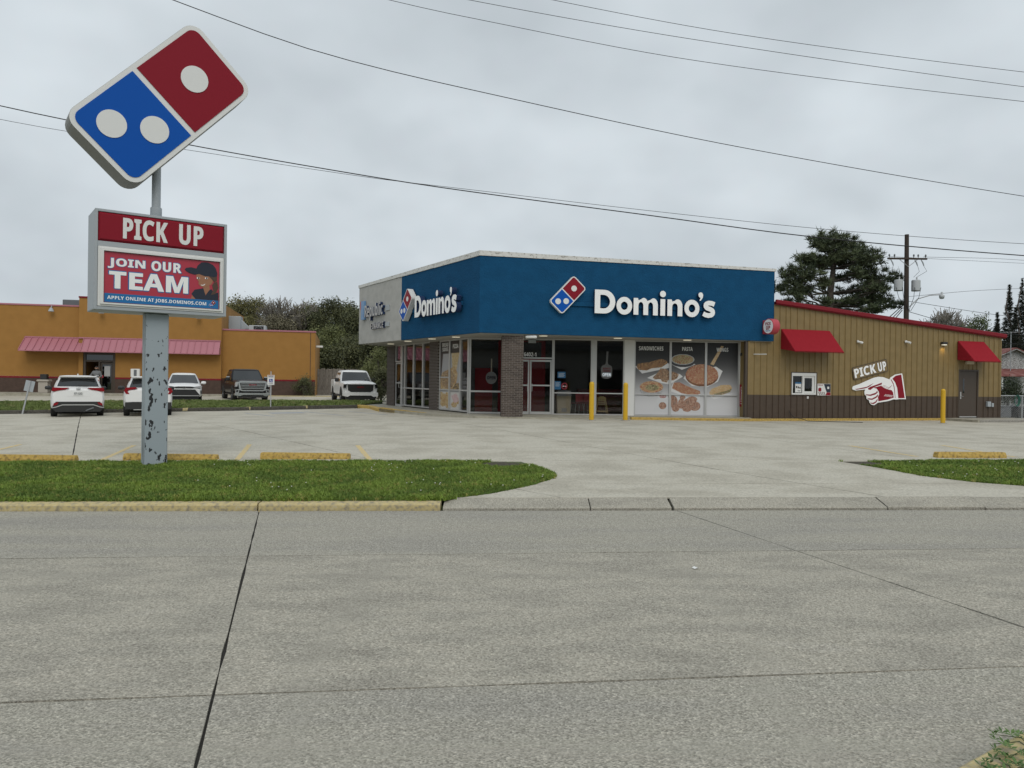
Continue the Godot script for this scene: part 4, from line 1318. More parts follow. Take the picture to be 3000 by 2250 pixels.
	for q in [[Vector2(-6.3, 41.0), Vector2(-2.6, 45.5)], [Vector2(-2.6, 45.5), Vector2(11, 43)], [Vector2(11, 43), Vector2(9.62, 32.1)]]:
		mb = MB.new()
		var a: Vector2 = q[0]; var b: Vector2 = q[1]
		var n := (b - a).orthogonal().normalized() * 0.1
		mb.prism(PackedVector2Array([a, b, b + n, a + n]), 0.3, 3.58, flat)
		mbput(shop, "inner_wall", mb, M.interior_wall)
	boxput(shop, "partition", [0.25, 1.0, 0.46, 2.35, -1.6, -1.5], M.interior_red, 0.0, FG)
	boxput(shop, "partition", [1.25, 3.3, 0.46, 3.57, -1.9, -1.8], M.interior_red, 0.0, FG)
	boxput(shop, "partition", [3.3, 11.0, 0.46, 3.57, -5.3, -5.2], M.interior_wall, 0.0, FG)
	boxput(shop, "partition", [-9.2, -0.9, 0.46, 3.57, -3.3, -3.2], M.interior_wall, 0.0, LG)
	boxput(shop, "counter", [5.0, 9.5, 0.46, 1.5, -4.4, -3.8], M.interior_red, 0.02, FG)
	for q in [[-6.02, 37.98], [-4.77, 35.05], [-3.44, 32.83], [-2.3, 31.2], [1.18, 29.6], [4.17, 30.45], [7.06, 31.05]]:
		mb = MB.new()
		mb.lathe([[0.0, 3.545], [0.15, 3.547], [0.17, 3.56], [0.17, 3.572]], 20, Transform3D(Basis(), Vector3(q[0], 0, -q[1])))
		mbput(shop, "soffit_light", mb, M.lamp_lens)
	boxput(shop, "security_camera", [0.06, 0.5, 3.44, 3.55, -0.3, -0.12], M.white_paint, 0.03, frame(0.43, 29.0, 2.5))
	# a tall water stain at the corner of the fascia
	# signs on the fascia
	var t := thing("wall_sign", "white Domino's lettering with a tilted tile on the long front fascia", "sign", FF)
	boxput(t, "raceway", [3.55, 9.6, 4.72, 4.88, 0.0, 0.06], M.blue_stucco, 0.004)
	logo(t, Vector2(3.39, 5.12), 0.43, 0.19, 0.16, M.sign_white)
	wordmark(t, 4.47, 1.0, 0.06, 0.13)
	t = thing("wall_sign", "white Domino's lettering with a tilted tile on the short side fascia", "sign", LF)
	boxput(t, "raceway", [-5.9, -1.3, 4.72, 4.88, 0.0, 0.08], M.blue_stucco, 0.004)
	logo(t, Vector2(-6.16, 5.08), 0.42, 0.3, 0.24, M.sign_white)
	wordmark(t, -5.13, 0.755, 0.08, 0.22)
	t = thing("wall_sign", "dark lettering Republic Finance on the grey end panel", "sign", LF)
	var navy: Material = M.letter_navy
	flat_shape(t, "emblem", [-12.05, 4.78, -11.66, 4.78, -11.66, 5.72, -12.05, 5.72], 0.03, 0.14, mat("emblem_blue", lin(0.16, 0.3, 0.5), 0.4))
	flat_shape(t, "emblem", [-12.16, 5.3, -12.055, 5.3, -12.055, 5.72, -12.16, 5.72], 0.03, 0.14, M.red_plastic)
	text(t, "lettering", "Republic", [-11.5, -9.15, 4.68, 5.5], 0.02, 0.13, navy)
	text(t, "lettering_face", "Republic", [-11.5, -9.15, 4.68, 5.5], 0.15, 0.01, M.aluminium)
	text(t, "lettering", "FINANCE", [-10.7, -9.1, 4.25, 4.55], 0.02, 0.11, navy)
	text(t, "lettering_face", "FINANCE", [-10.7, -9.1, 4.25, 4.55], 0.13, 0.01, M.aluminium)
	for y in [[5.05, 5.3], [4.3, 4.5]]: boxput(t, "mount_plate", [-9.05, -8.6, y[0], y[1], 0.006, 0.06], M.grey_paint, 0.004)
	# round projecting sign at the end of the fascia
	t = thing("blade_sign", "round red and white PICK UP sign jutting from the end of the blue fascia", "sign", FF * Transform3D(Basis(UP, deg_to_rad(-82)), Vector3(11.97, 4.16, 0.44)))
	boxput(t, "bracket", [-0.44, -0.2, -0.29, 0.27, -0.09, 0.09], M.red_plastic, 0.02)
	mb = MB.new()
	var disc := Transform3D(Basis(Vector3.RIGHT, PI / 2), Vector3.ZERO)
	mb.lathe([[0.0, -0.17], [0.3, -0.17], [0.315, -0.155], [0.315, 0.155], [0.3, 0.17], [0.0, 0.17]], 32, disc)
	mbput(t, "drum", mb, M.red_plastic)
	mb = MB.new()
	mb.prism(ellipse(0.0, 0, 0.28, 0.28, 32), 0.171, 0.177)
	var face := mbput(t, "face", mb, M.letter_white)
	text(face, "lettering", "PICK", [-0.16, 0.16, 0.05, 0.17], 0.177, 0.004, M.sign_red, 0.0, true)
	text(face, "lettering", "UP", [-0.12, 0.12, -0.14, 0.03], 0.177, 0.004, M.sign_red, 0.0, true)
	text(face, "lettering", "TAKE OUT", [-0.15, 0.15, -0.2, -0.16], 0.177, 0.004, M.ad_blue)
	# things in and on the front windows
	t = thing("open_sign", "pizza peel shaped OPEN sign glowing in the front window beside the yellow posts", "sign", FG * Transform3D(Basis(), Vector3(5.715, 0, -0.16)))
	mb = MB.new()
	mb.prism(pl([-0.2, 2.49, -0.235, 2.4, -0.235, 2.1, -0.18, 2.0, -0.06, 1.955, 0.06, 1.955, 0.18, 2.0, 0.235, 2.1, 0.235, 2.4, 0.2, 2.49, 0.06, 2.56, 0.045, 2.66, 0.07, 3.1, 0.03, 3.1, -0.01, 3.1, -0.03, 2.66, -0.05, 2.56]), -0.02, 0.0)
	mbput(t, "peel", mb, M.poster_grey)
	text(t, "neon_lettering", "OPEN", [-0.17, 0.17, 2.06, 2.2], 0.002, 0.012, M.neon_white)
	text(t, "lettering", "ALWAYS", [-0.16, 0.16, 2.345, 2.42], 0.002, 0.008, M.red_plastic)
	text(t, "lettering", "COOKING", [-0.16, 0.16, 2.25, 2.325], 0.002, 0.008, M.red_plastic)
	t = thing("open_sign", "round OPEN sign with a handle hanging in the window by the corner", "sign", FG * Transform3D(Basis(), Vector3(0.93, 0, -0.16)))
	mb = MB.new()
	mb.prism(ellipse(0, 1.93, 0.23, 0.26, 28), -0.02, 0.0)
	mbput(t, "peel", mb, M.poster_grey)
	boxput(t, "handle", [-0.025, 0.025, 2.17, 2.72, -0.02, 0.0], M.beige, 0.006)
	text(t, "lettering", "OPEN", [-0.17, 0.17, 1.87, 2.0], 0.002, 0.01, M.navy)
	for q in [["blue notice stuck high in the window beside the glass doors", [3.66, 3.99, 1.965, 2.22]], ["blue notice stuck low in the window beside the glass doors", [3.54, 3.8, 1.49, 1.83]]]:
		var n := thing("window_notice", q[0], "notice", FG)
		boxput(n, "sheet", [q[1][0], q[1][1], q[1][2], q[1][3], -0.034, -0.031], M.poster_blue)
		for k in 4: boxput(n, "text_line", [q[1][0] + 0.04, q[1][1] - 0.04 - 0.03 * (k % 2), q[1][3] - 0.07 - k * 0.045, q[1][3] - 0.058 - k * 0.045, -0.031, -0.029], M.sign_white)
	t = thing("no_smoking_sign", "small round red no smoking sticker in the window above the bin", "sign", FG)
	mb = MB.new()
	mb.ring(ellipse(3.95, 1.63, 0.125, 0.135, 28), ellipse(3.95, 1.63, 0.1, 0.11, 28), -0.034, -0.031)
	mbput(t, "ring", mb, M.red_plastic)
	boxput(t, "bar", [-0.1, 0.1, -0.01, 0.01, -0.033, -0.030], M.red_plastic, 0.0, Transform3D(Basis(Vector3.BACK, deg_to_rad(-45)), Vector3(3.95, 1.63, 0)))
	boxput(t, "cigarette", [3.87, 4.03, 1.61, 1.64, -0.036, -0.0335], M.sign_white)
	# furniture behind the glass
	t = thing("waste_bin", "beige litter bin with a grey lid behind the window next to the doors", "bin", FG * Transform3D(Basis(), Vector3(3.97, 0.462, -0.55)))
	mb = MB.new()
	for q in [[-0.27, 0.27, 0.0, 0.76], [-0.25, 0.25, 0.02, 0.1]]: pass
	mb.prism(pl([-0.26, 0, 0.26, 0, 0.3, 0.76, -0.3, 0.76]), -0.28, 0.28)
	mbput(t, "bin_body", mb, M.beige)
	mb = MB.new()
	mb.prism(pl([-0.31, 0.762, 0.31, 0.762, 0.27, 0.98, -0.27, 0.98]), -0.3, 0.3)
	mbput(t, "lid", mb, M.grey_paint)
	boxput(t, "liner_label", [-0.1, 0.12, 0.1, 0.25, 0.281, 0.284], M.poster_grey)
	for q in [[4.62, "red cafe chair behind the window nearer the litter bin"], [4.98, "red cafe chair behind the window nearer the yellow post"]]:
		t = thing("cafe_chair", q[1], "chair", FG * Transform3D(Basis(UP, 0.4), Vector3(q[0], 0.462, -1.0)), "red chairs inside the shop")
		boxput(t, "seat", [-0.2, 0.2, 0.43, 0.46, -0.2, 0.2], M.red_plastic, 0.01)
		boxput(t, "backrest", [-0.2, 0.2, 0.5, 0.86, 0.18, 0.21], M.red_plastic, 0.01)
		for sx in [-1, 1]:
			for sz in [-1, 1]:
				mb = MB.new()
				mb.tube([Vector3(sx * 0.23, 0, sz * 0.22), Vector3(sx * 0.17, 0.43, sz * 0.17)], [0.012], 6)
				mbput(t, "leg", mb, M.aluminium)
	t = thing("high_chair", "pale wooden child's high chair behind the window between the yellow posts", "high chair", FG * Transform3D(Basis(), Vector3(5.58, 0.462, -0.6)))
	for sz in [-1, 1]:
		for sx in [-1, 1]:
			mb = MB.new()
			mb.tube([Vector3(sx * 0.26, 0, sz * 0.2), Vector3(sx * 0.14, 0.72, sz * 0.16)], [0.022], 8)
			mbput(t, "leg", mb, M.pale_wood)
		boxput(t, "rail", [-0.23, 0.23, 0.1, 0.16, sz * 0.19 - 0.015, sz * 0.19 + 0.015], M.pale_wood, 0.005)
		boxput(t, "rail", [-0.17, 0.17, 0.46, 0.51, sz * 0.17 - 0.015, sz * 0.17 + 0.015], M.pale_wood, 0.005)
	boxput(t, "seat", [-0.17, 0.17, 0.4, 0.43, -0.17, 0.17], M.pale_wood, 0.006)
	mb = MB.new()
	mb.prism(pl([-0.16, 0.55, 0.16, 0.55, 0.13, 0.72, 0.08, 0.76, -0.08, 0.76, -0.13, 0.72]), 0.16, 0.19)
	mbput(t, "backrest", mb, M.pale_wood)

# ------------------------------------------------------------------ the metal-clad wing
func roof_at(s: float) -> float:
	return 5.13 - 0.0795 * (s - 1.19)

func rib_panel(s0: float, s1: float, y0: float, y1a: float, y1b: float) -> MB:
	# a sheet of siding with raised ribs every 0.305; its top may slope
	var mb := MB.new()
	var prof := []
	var s := s0
	var n := int(round((s1 - s0) / 0.305))
	var p := (s1 - s0) / n
	for k in n:
		var b := s0 + k * p
		prof.append([b, 0.0]); prof.append([b + p - 0.075, 0.0]); prof.append([b + p - 0.06, 0.032]); prof.append([b + p - 0.02, 0.032]); prof.append([b + p - 0.005, 0.0])
	prof.append([s1, 0.0])
	for k in prof.size() - 1:
		var a: Array = prof[k]; var c: Array = prof[k + 1]
		var ta := lerpf(y1a, y1b, (a[0] - s0) / (s1 - s0)); var tc := lerpf(y1a, y1b, (c[0] - s0) / (s1 - s0))
		mb.quad(Vector3(a[0], y0, a[1]), Vector3(c[0], y0, c[1]), Vector3(c[0], tc, c[1]), Vector3(a[0], ta, a[1]))
	return mb

func awning(label: String, s0: float, s1: float, yt: float, yb: float, ys: float) -> void:
	var t := thing("awning", label, "awning", MW)
	var o := 0.87; var th := 0.012
	var mb := MB.new()
	mb.box(0, 1, 0, 1, 0, 1, Transform3D(Basis(Vector3(s1 - s0, 0, 0), Vector3(0, th, th), Vector3(0, yb - yt, o)), Vector3(s0, yt, 0.036)))
	mbput(t, "canvas_top", mb, M.red_canvas)
	for s in [s0 - 0.012, s1]:
		mb = MB.new()
		var f := Transform3D(Basis(Vector3(0, 0, 1), UP, Vector3(-1, 0, 0)), Vector3(s + 0.012, 0, 0))
		mb.prism(pl([0.036, yt, 0.036, ys, o + 0.03, yb - 0.01, o + 0.036, yb]), 0.0, 0.012, f)
		mbput(t, "canvas_side", mb, M.red_canvas)
	mb = MB.new()
	mb.tube([Vector3(s0, yb - 0.02, o + 0.02), Vector3(s1, yb - 0.02, o + 0.02)], [0.014], 8)
	mb.tube([Vector3(s0, ys, 0.05), Vector3(s1, ys, 0.05)], [0.014], 8)
	mbput(t, "frame", mb, M.red_trim)

func build_wing() -> void:
	var w := thing("metal_wing", "low tan metal-clad wing with a brown base and a sloping red roof edge", "building", MW)
	var y0 := 0.41; var cut := 1.39
	var k := 0
	var s := 0.0
	var doors := [11.22, 12.38]
	while s < 13.7:
		var e := minf(s + 0.915, 13.72)
		# openings are left for the serving window and the door
		var spans := [[s, e]]
		if e > doors[0] and s < doors[1]:
			spans = []
			if s < doors[0]: spans.append([s, doors[0]])
			if e > doors[1]: spans.append([doors[1], e])
			var a := maxf(s, doors[0]); var b := minf(e, doors[1])
			mbput(w, "siding_panel", rib_panel(a, b, 2.6, roof_at(a), roof_at(b)), M.tan_metal)
		for q in spans:
			var wa := 2.06; var wb := 3.33
			if q[1] > wa and q[0] < wb:
				var cuts := []
				if q[0] < wa: cuts.append([q[0], wa])
				if q[1] > wb: cuts.append([wb, q[1]])
				for c in cuts:
					if c[1] - c[0] > 0.05: mbput(w, "siding_panel", rib_panel(c[0], c[1], cut, roof_at(c[0]), roof_at(c[1])), M.tan_metal)
				var a2 := maxf(q[0], wa); var b2 := minf(q[1], wb)
				mbput(w, "siding_panel", rib_panel(a2, b2, 2.33, roof_at(a2), roof_at(b2)), M.tan_metal)
			else:
				mbput(w, "siding_panel", rib_panel(q[0], q[1], cut, roof_at(q[0]), roof_at(q[1])), M.tan_metal)
			mbput(w, "base_panel", rib_panel(q[0], q[1], y0, cut - 0.002, cut - 0.002), M.brown_metal)
		s = e
		k += 1
	boxput(w, "corner_trim", [-0.08, 0.005, y0, 1.39, -0.08, 0.036], M.brown_metal, 0.004)
	boxput(w, "corner_trim", [-0.08, 0.005, 1.392, 5.2, -0.08, 0.036], M.tan_metal, 0.004)
	boxput(w, "corner_trim", [13.72, 13.8, y0, 1.39, -0.08, 0.036], M.brown_metal, 0.004)
	boxput(w, "corner_trim", [13.72, 13.8, 1.392, 4.12, -0.08, 0.036], M.tan_metal, 0.004)
	# return wall to the shop front, and the far walls
	var mb := MB.new()
	for q in [[0.0, -1.2]]: mb.box(-0.04, 0.0, y0, 5.1, -1.3, -0.08)
	mb.box(13.74, 13.79, y0, 4.08, -15, -0.08)
	mb.box(-0.04, 13.7, y0, 4.0, -15.05, -15)
	mbput(w, "end_wall", mb, M.tan_metal)
	mb = MB.new()
	mb.box(0.1, 13.7, 0.3, 0.42, -15, -0.2)
	mbput(w, "inner_floor", mb, M.interior_floor)
	mb = MB.new()
	mb.box(0.5, 5.0, 0.42, 3.6, -2.6, -2.5)
	mbput(w, "inner_wall", mb, M.interior_wall)
	# roof sheet and red rake trim
	mb = MB.new()
	var sl := atan(0.0795)
	var rt := Transform3D(Basis(Vector3.BACK, -sl), Vector3(1.19, roof_at(1.19) + 0.1, 0))
	mb.box(-0.02, 12.78, -0.04, 0.02, -15.2, 0.1, rt)
	mbput(w, "roof", mb, M.red_trim)
	mb = MB.new()
	mb.cbox(-0.02, 12.84, -0.07, 0.1, 0.05, 0.16, 0.02, rt)
	mb.cbox(-0.02, 12.8, -0.1, -0.07, 0.0, 0.12, 0.006, rt)
	mbput(w, "roof_trim", mb, M.red_trim)
	# personnel door
	mb = MB.new()
	for q in [[11.2, 11.27, y0 + 0.02, 2.62], [12.33, 12.4, y0 + 0.02, 2.62], [11.27, 12.33, 2.55, 2.62]]: mb.cbox(q[0], q[1], q[2], q[3], -0.1, 0.045, 0.004)
	mbput(w, "door_frame", mb, M.brown_paint)
	var d := boxput(w, "door", [11.275, 12.325, y0 + 0.06, 2.545, -0.04, 0.012], M.brown_paint, 0.004)
	boxput(d, "vision_pane", [11.48, 11.57, 1.55, 2.2, 0.012, 0.016], M.dark_glass)
	boxput(d, "kick_strip", [11.29, 12.31, y0 + 0.03, y0 + 0.075, 0.0, 0.03], M.aluminium, 0.004)
	boxput(d, "lock_plate", [11.32, 11.38, 1.28, 1.6, 0.012, 0.03], M.aluminium, 0.004)
	mb = MB.new()
	mb.tube([Vector3(11.35, 1.4, 0.03), Vector3(11.35, 1.4, 0.07), Vector3(11.47, 1.4, 0.07)], [0.011], 8)
	mbput(d, "lever", mb, M.chrome)
	# serving window
	mb = MB.new()
	var oa := pl([2.03, 1.375, 3.36, 1.375, 3.36, 2.355, 2.03, 2.355]); var ob := pl([2.07, 1.41, 3.32, 1.41, 3.32, 2.32, 2.07, 2.32])
	mb.ring(oa, ob, -0.02, 0.05)
	var win := mbput(w, "serving_window", mb, M.brown_paint)
	mb = MB.new()
	mb.ring(pl([2.07, 1.41, 3.32, 1.41, 3.32, 2.32, 2.07, 2.32]), pl([2.13, 1.47, 3.26, 1.47, 3.26, 2.19, 2.13, 2.19]), -0.05, 0.04)
	mb.box(2.62, 2.7, 1.47, 2.19, -0.04, 0.036)
	mbput(win, "frame", mb, M.white_paint)
	mb = MB.new()
	mb.ring(pl([2.68, 1.475, 3.25, 1.475, 3.25, 2.185, 2.68, 2.185]), pl([2.75, 1.55, 3.14, 1.55, 3.14, 2.11, 2.75, 2.11]), -0.045, 0.0)
	mbput(win, "sash", mb, M.white_paint)
	boxput(win, "pane", [2.12, 2.64, 1.46, 2.2, -0.03, -0.024], M.glass)
	boxput(win, "pane", [2.74, 3.15, 1.54, 2.12, -0.026, -0.02], M.glass)
	boxput(w, "downspout", [-0.2, -0.09, 0.45, 3.57, -0.1, 0.03], M.brown_paint, 0.01)
	boxput(w, "outlet_box", [2.87, 2.94, 1.24, 1.34, 0.0, 0.045], M.white_paint, 0.005)
	boxput(w, "meter_box", [12.9, 13.1, 0.93, 1.17, 0.0, 0.12], M.grey_paint, 0.01)
	boxput(w, "switch_box", [13.2, 13.32, 0.92, 1.1, 0.0, 0.08], M.grey_paint, 0.01)
	# fixtures that could be taken off the wall
	awning("wide red canvas awning over the serving window", 1.52, 3.96, 4.12, 3.18, 3.3)
	awning("narrow red canvas awning over the brown door", 11.12, 12.68, 3.91, 2.98, 3.06)
	for q in [[5.42, 3.72, 30.0, "white security camera on the wall nearer the wide awning"], [8.1, 3.79, -10.0, "white security camera on the wall above the pointing hand"]]:
		var c := thing("security_camera", q[3], "camera", MW * Transform3D(Basis(UP, deg_to_rad(q[2])), Vector3(q[0], q[1], 0.0)))
		mb = MB.new()
		mb.lathe([[0.0, 0.0], [0.06, 0.0], [0.06, 0.05], [0.04, 0.06], [0.0, 0.06]], 14, Transform3D(Basis(Vector3.RIGHT, PI / 2), Vector3(0, 0, 0.035)))
		mbput(c, "base", mb, M.white_paint)
		mb = MB.new()
		mb.tube([Vector3(0, 0, 0.09), Vector3(0.06, -0.03, 0.16), Vector3(0.11, -0.06, 0.23)], [0.03, 0.05, 0.052], 12)
		mbput(c, "body", mb, M.white_paint)
	var lamp := thing("wall_light", "small dark wall light glowing faintly near the brown door", "lamp", MW * Transform3D(Basis(), Vector3(10.23, 3.74, 0.0)))
	boxput(lamp, "housing", [-0.14, 0.14, 0.0, 0.1, 0.03, 0.2], M.black_plastic, 0.02)
	boxput(lamp, "lens", [-0.1, 0.1, -0.05, -0.002, 0.05, 0.17], M.lamp_lens, 0.01)
	var ol := SpotLight3D.new()
	ol.name = "wall_light_beam"
	ol.light_color = Color(1.0, 0.85, 0.5)
	ol.light_energy = 0.25
	ol.light_size = 0.05
	ol.spot_range = 5.0
	ol.spot_angle = 60.0
	ol.shadow_enabled = true
	ol.position = Vector3(0, -0.07, 0.11)
	ol.rotation_degrees = Vector3(-90, 0, 0)
	lamp.add_child(ol)
	lamp = thing("wall_light", "pale box light under the narrow awning above the brown door", "lamp", MW * Transform3D(Basis(), Vector3(11.78, 2.92, 0.0)))
	boxput(lamp, "housing", [-0.22, 0.22, -0.05, 0.1, 0.033, 0.16], M.beige, 0.02)
	# the menu print beside the serving window
	var p := thing("menu_board", "small printed menu board beside the serving window", "board", MW)
	boxput(p, "panel", [3.38, 4.06, 1.38, 1.88, 0.036, 0.05], M.sign_white, 0.004)
	flat_shape(p, "blue_field", [3.7, 1.87, 4.05, 1.87, 4.05, 1.52, 3.85, 1.52], 0.05, 0.0525, M.navy)
	flat_shape(p, "red_field", [3.85, 1.515, 4.05, 1.515, 4.05, 1.39, 3.8, 1.39], 0.05, 0.0525, M.sign_red)
	flat_shape(p, "red_picture", [3.42, 1.68, 3.5, 1.72, 3.58, 1.69, 3.58, 1.57, 3.5, 1.54, 3.42, 1.57], 0.05, 0.0525, M.sign_red)
	text(p, "lettering", "PICK UP", [3.41, 3.66, 1.79, 1.85], 0.05, 0.003, M.sign_red)
	for r in 3:
		for c in 4: boxput(p, "print_spot", [3.46 + c * 0.09 - r * 0.02, 3.52 + c * 0.09 - r * 0.02, 1.4 + r * 0.05, 1.43 + r * 0.05, 0.05, 0.0522], M.hair_print)
	boxput(p, "print_spot", [3.88, 3.98, 1.66, 1.76, 0.0525, 0.0545], M.sign_white)
	p = thing("window_notice", "white notice with a blue top strip in the serving window", "notice", MW)
	boxput(p, "sheet", [2.3, 2.6, 1.5, 1.93, -0.022, -0.019], M.sign_white)
	boxput(p, "blue_strip", [2.3, 2.6, 1.86, 1.93, -0.019, -0.0165], M.poster_blue)
	for k2 in 3: boxput(p, "print_spot", [2.34 + k2 * 0.085, 2.4 + k2 * 0.085, 1.68 - 0.01 * k2, 1.77 - 0.02 * k2, -0.019, -0.017], M.hair)
	boxput(p, "print_spot", [2.42, 2.55, 1.55, 1.58, -0.019, -0.017], M.hair)
	# pointing hand and its caption
	var h := thing("pointing_hand_sign", "cut-out sign of a white hand in a red cuff pointing along the metal wall", "sign", MW)
	flat_shape(h, "board", [5.19, 1.70, 5.23, 1.79, 5.55, 1.88, 5.89, 2.01, 6.33, 2.17, 6.59, 2.22, 6.85, 2.21, 7.21, 2.11, 7.27, 2.20, 7.52, 2.33, 7.90, 2.39, 7.93, 2.30, 8.14, 1.25, 7.76, 1.25, 7.63, 1.23, 7.45, 1.24, 7.14, 1.16, 6.59, 1.09, 6.39, 0.98, 6.24, 1.00, 6.13, 1.09, 6.10, 1.19, 5.97, 1.26, 5.95, 1.38, 5.86, 1.45, 5.85, 1.57, 5.90, 1.66, 5.38, 1.61, 5.23, 1.64], 0.036, 0.06, M.letter_white)
	var hr: Material = M.sign_red
	flat_shape(h, "cuff", [7.36, 2.15, 7.54, 2.28, 7.85, 2.34, 8.07, 1.30, 7.71, 1.29, 7.64, 1.73, 7.52, 1.98], 0.06, 0.063, hr)
	for q in [[6.33, 1.74, 6.77, 1.84, 6.79, 1.79, 7.04, 1.69, 7.33, 1.64, 7.41, 1.55, 7.45, 1.32, 7.14, 1.23, 6.61, 1.15, 6.58, 1.33, 6.65, 1.47, 6.61, 1.58, 6.51, 1.70],
			[6.03, 1.71, 6.16, 1.78, 6.51, 1.88, 6.79, 1.97, 6.78, 1.89, 6.51, 1.81, 6.34, 1.75, 6.16, 1.64, 6.05, 1.66],
			[5.32, 1.67, 5.55, 1.70, 5.98, 1.78, 6.33, 1.94, 6.10, 1.78, 5.90, 1.71, 5.42, 1.645],
			[5.90, 1.45, 6.16, 1.44, 6.47, 1.53, 6.53, 1.61, 6.57, 1.54, 6.45, 1.45, 6.17, 1.38, 5.95, 1.41],
			[6.00, 1.28, 6.26, 1.27, 6.49, 1.37, 6.57, 1.46, 6.58, 1.37, 6.47, 1.29, 6.26, 1.21, 6.06, 1.23],
			[6.15, 1.10, 6.30, 1.08, 6.45, 1.14, 6.56, 1.26, 6.56, 1.19, 6.48, 1.09, 6.35, 1.03, 6.24, 1.04]]:
		flat_shape(h, "red_shading", q, 0.06, 0.063, hr)
	for q in [[7.27, 2.1, 7.47, 1.3], [7.31, 2.1, 7.5, 1.3]]: pass
	mb = MB.new()
	for r in 14:
		var x := 6.72 + r * 0.045
		mb.box(-0.004, 0.004, -0.07, 0.07, 0.06, 0.0625, Transform3D(Basis(Vector3.BACK, -0.7), Vector3(x, 1.72 + 0.06 * sin(r * 0.5) + 0.012 * r * 0.6, 0)))
	mbput(h, "hatching", mb, hr)
	mb = MB.new()
	for r in 12: mb.box(-0.005, 0.005, -0.06, 0.06, 0.063, 0.0655, Transform3D(Basis(Vector3.BACK, -0.8), Vector3(6.95 + r * 0.038, 1.42 - 0.004 * r, 0)))
	mbput(h, "hatching", mb, M.letter_white)
	flat_shape(h, "cuff_line", [7.27, 2.1, 7.30, 2.12, 7.44, 1.92, 7.50, 1.7, 7.545, 1.3, 7.52, 1.3, 7.47, 1.68, 7.41, 1.9], 0.06, 0.0635, hr)
	var c2 := thing("caption_sign", "tilted white PICK UP letters on a tan board above the pointing hand", "sign", MW * Transform3D(Basis(Vector3.BACK, deg_to_rad(13.0)), Vector3(6.15, 2.53, 0.0)))
	mb = MB.new()
	mb.prism(round_rect(0.95, 0.27, 0.06), 0.036, 0.05)
	mbput(c2, "board", mb, M.tan_metal)
	mb = MB.new()
	mb.ring(round_rect(0.955, 0.275, 0.06), round_rect(0.925, 0.245, 0.05), 0.036, 0.053)
	mbput(c2, "board_edge", mb, M.brown_paint)
	var kk := 0
	for dv in [Vector2(1, -0.6), Vector2(-1, 0.6), Vector2(0.8, 1), Vector2(-0.8, -1)]:
		text(c2, "letter_shadow", "PICK", [-0.88 + dv.x * 0.02, 0.3 + dv.x * 0.02, -0.2 + dv.y * 0.02, 0.2 + dv.y * 0.02], 0.05 + 0.0006 * kk, 0.002, M.hair_print)
		text(c2, "letter_shadow", "UP", [0.42 + dv.x * 0.02, 0.88 + dv.x * 0.02, -0.2 + dv.y * 0.02, 0.2 + dv.y * 0.02], 0.05 + 0.0006 * kk, 0.002, M.hair_print)
		kk += 1
	text(c2, "lettering", "PICK", [-0.88, 0.3, -0.2, 0.2], 0.0545, 0.005, M.letter_white, 0.0, true)
	text(c2, "lettering", "UP", [0.42, 0.88, -0.2, 0.2], 0.0545, 0.005, M.letter_white, 0.0, true)
	# clearance bar and tube by the shop's corner
	var b := thing("clearance_bar", "thin white clearance bar jutting out on a black bracket at the shop's end post", "bar", FG * Transform3D(Basis(), Vector3(11.32, 3.05, 0.03)))
	boxput(b, "bracket", [-0.06, 0.08, -0.06, 0.06, 0.0, 0.12], M.black_plastic, 0.01)
	mb = MB.new()
	mb.tube([Vector3(0.05, 0, 0.08), Vector3(0.72, -0.01, 0.9)], [0.02], 8)
	mbput(b, "rod", mb, M.white_paint)
	b = thing("clearance_tube", "red upright CLEARANCE tube fixed to the shop's end post", "sign", FG * Transform3D(Basis(), Vector3(11.31, 0, 0.09)))
	mb = MB.new()
	mb.tube([Vector3(0, 0.88, 0), Vector3(0, 1.8, 0)], [0.06], 12)
	mbput(b, "tube", mb, M.sign_red)
	text(b, "lettering", "CLEARANCE 9", [-0.36, 0.36, -0.035, 0.035], 0.061, 0.004, M.letter_white).transform = Transform3D(Basis(Vector3.BACK, -PI / 2), Vector3(0, 1.34, 0)) * b.get_child(b.get_child_count() - 1).transform
	# a loose cable trailing from the wall over the kerb
	var cab := thing("loose_cable", "thin black cable trailing from the metal wall over the yellow kerb", "cable")
	mb = MB.new()
	var pts := []
	for q in [[1.95, 0.75, 0.045], [2.0, 0.6, 0.08], [2.15, 0.45, 0.15], [2.3, 0.425, 0.35]]: pts.append(MW * Vector3(q[0], q[1], q[2]))
	for q in [[2.5, 0.55], [3.0, 0.8], [3.6, 1.3], [4.2, 1.75]]:
		var z: Vector3 = MW * Vector3(q[0], 0, q[1])
		pts.append(on(z.x, -z.z, 0.012))
	mb.tube(pts, [0.012], 6)
	mbput(cab, "cable", mb, M.wire_black)

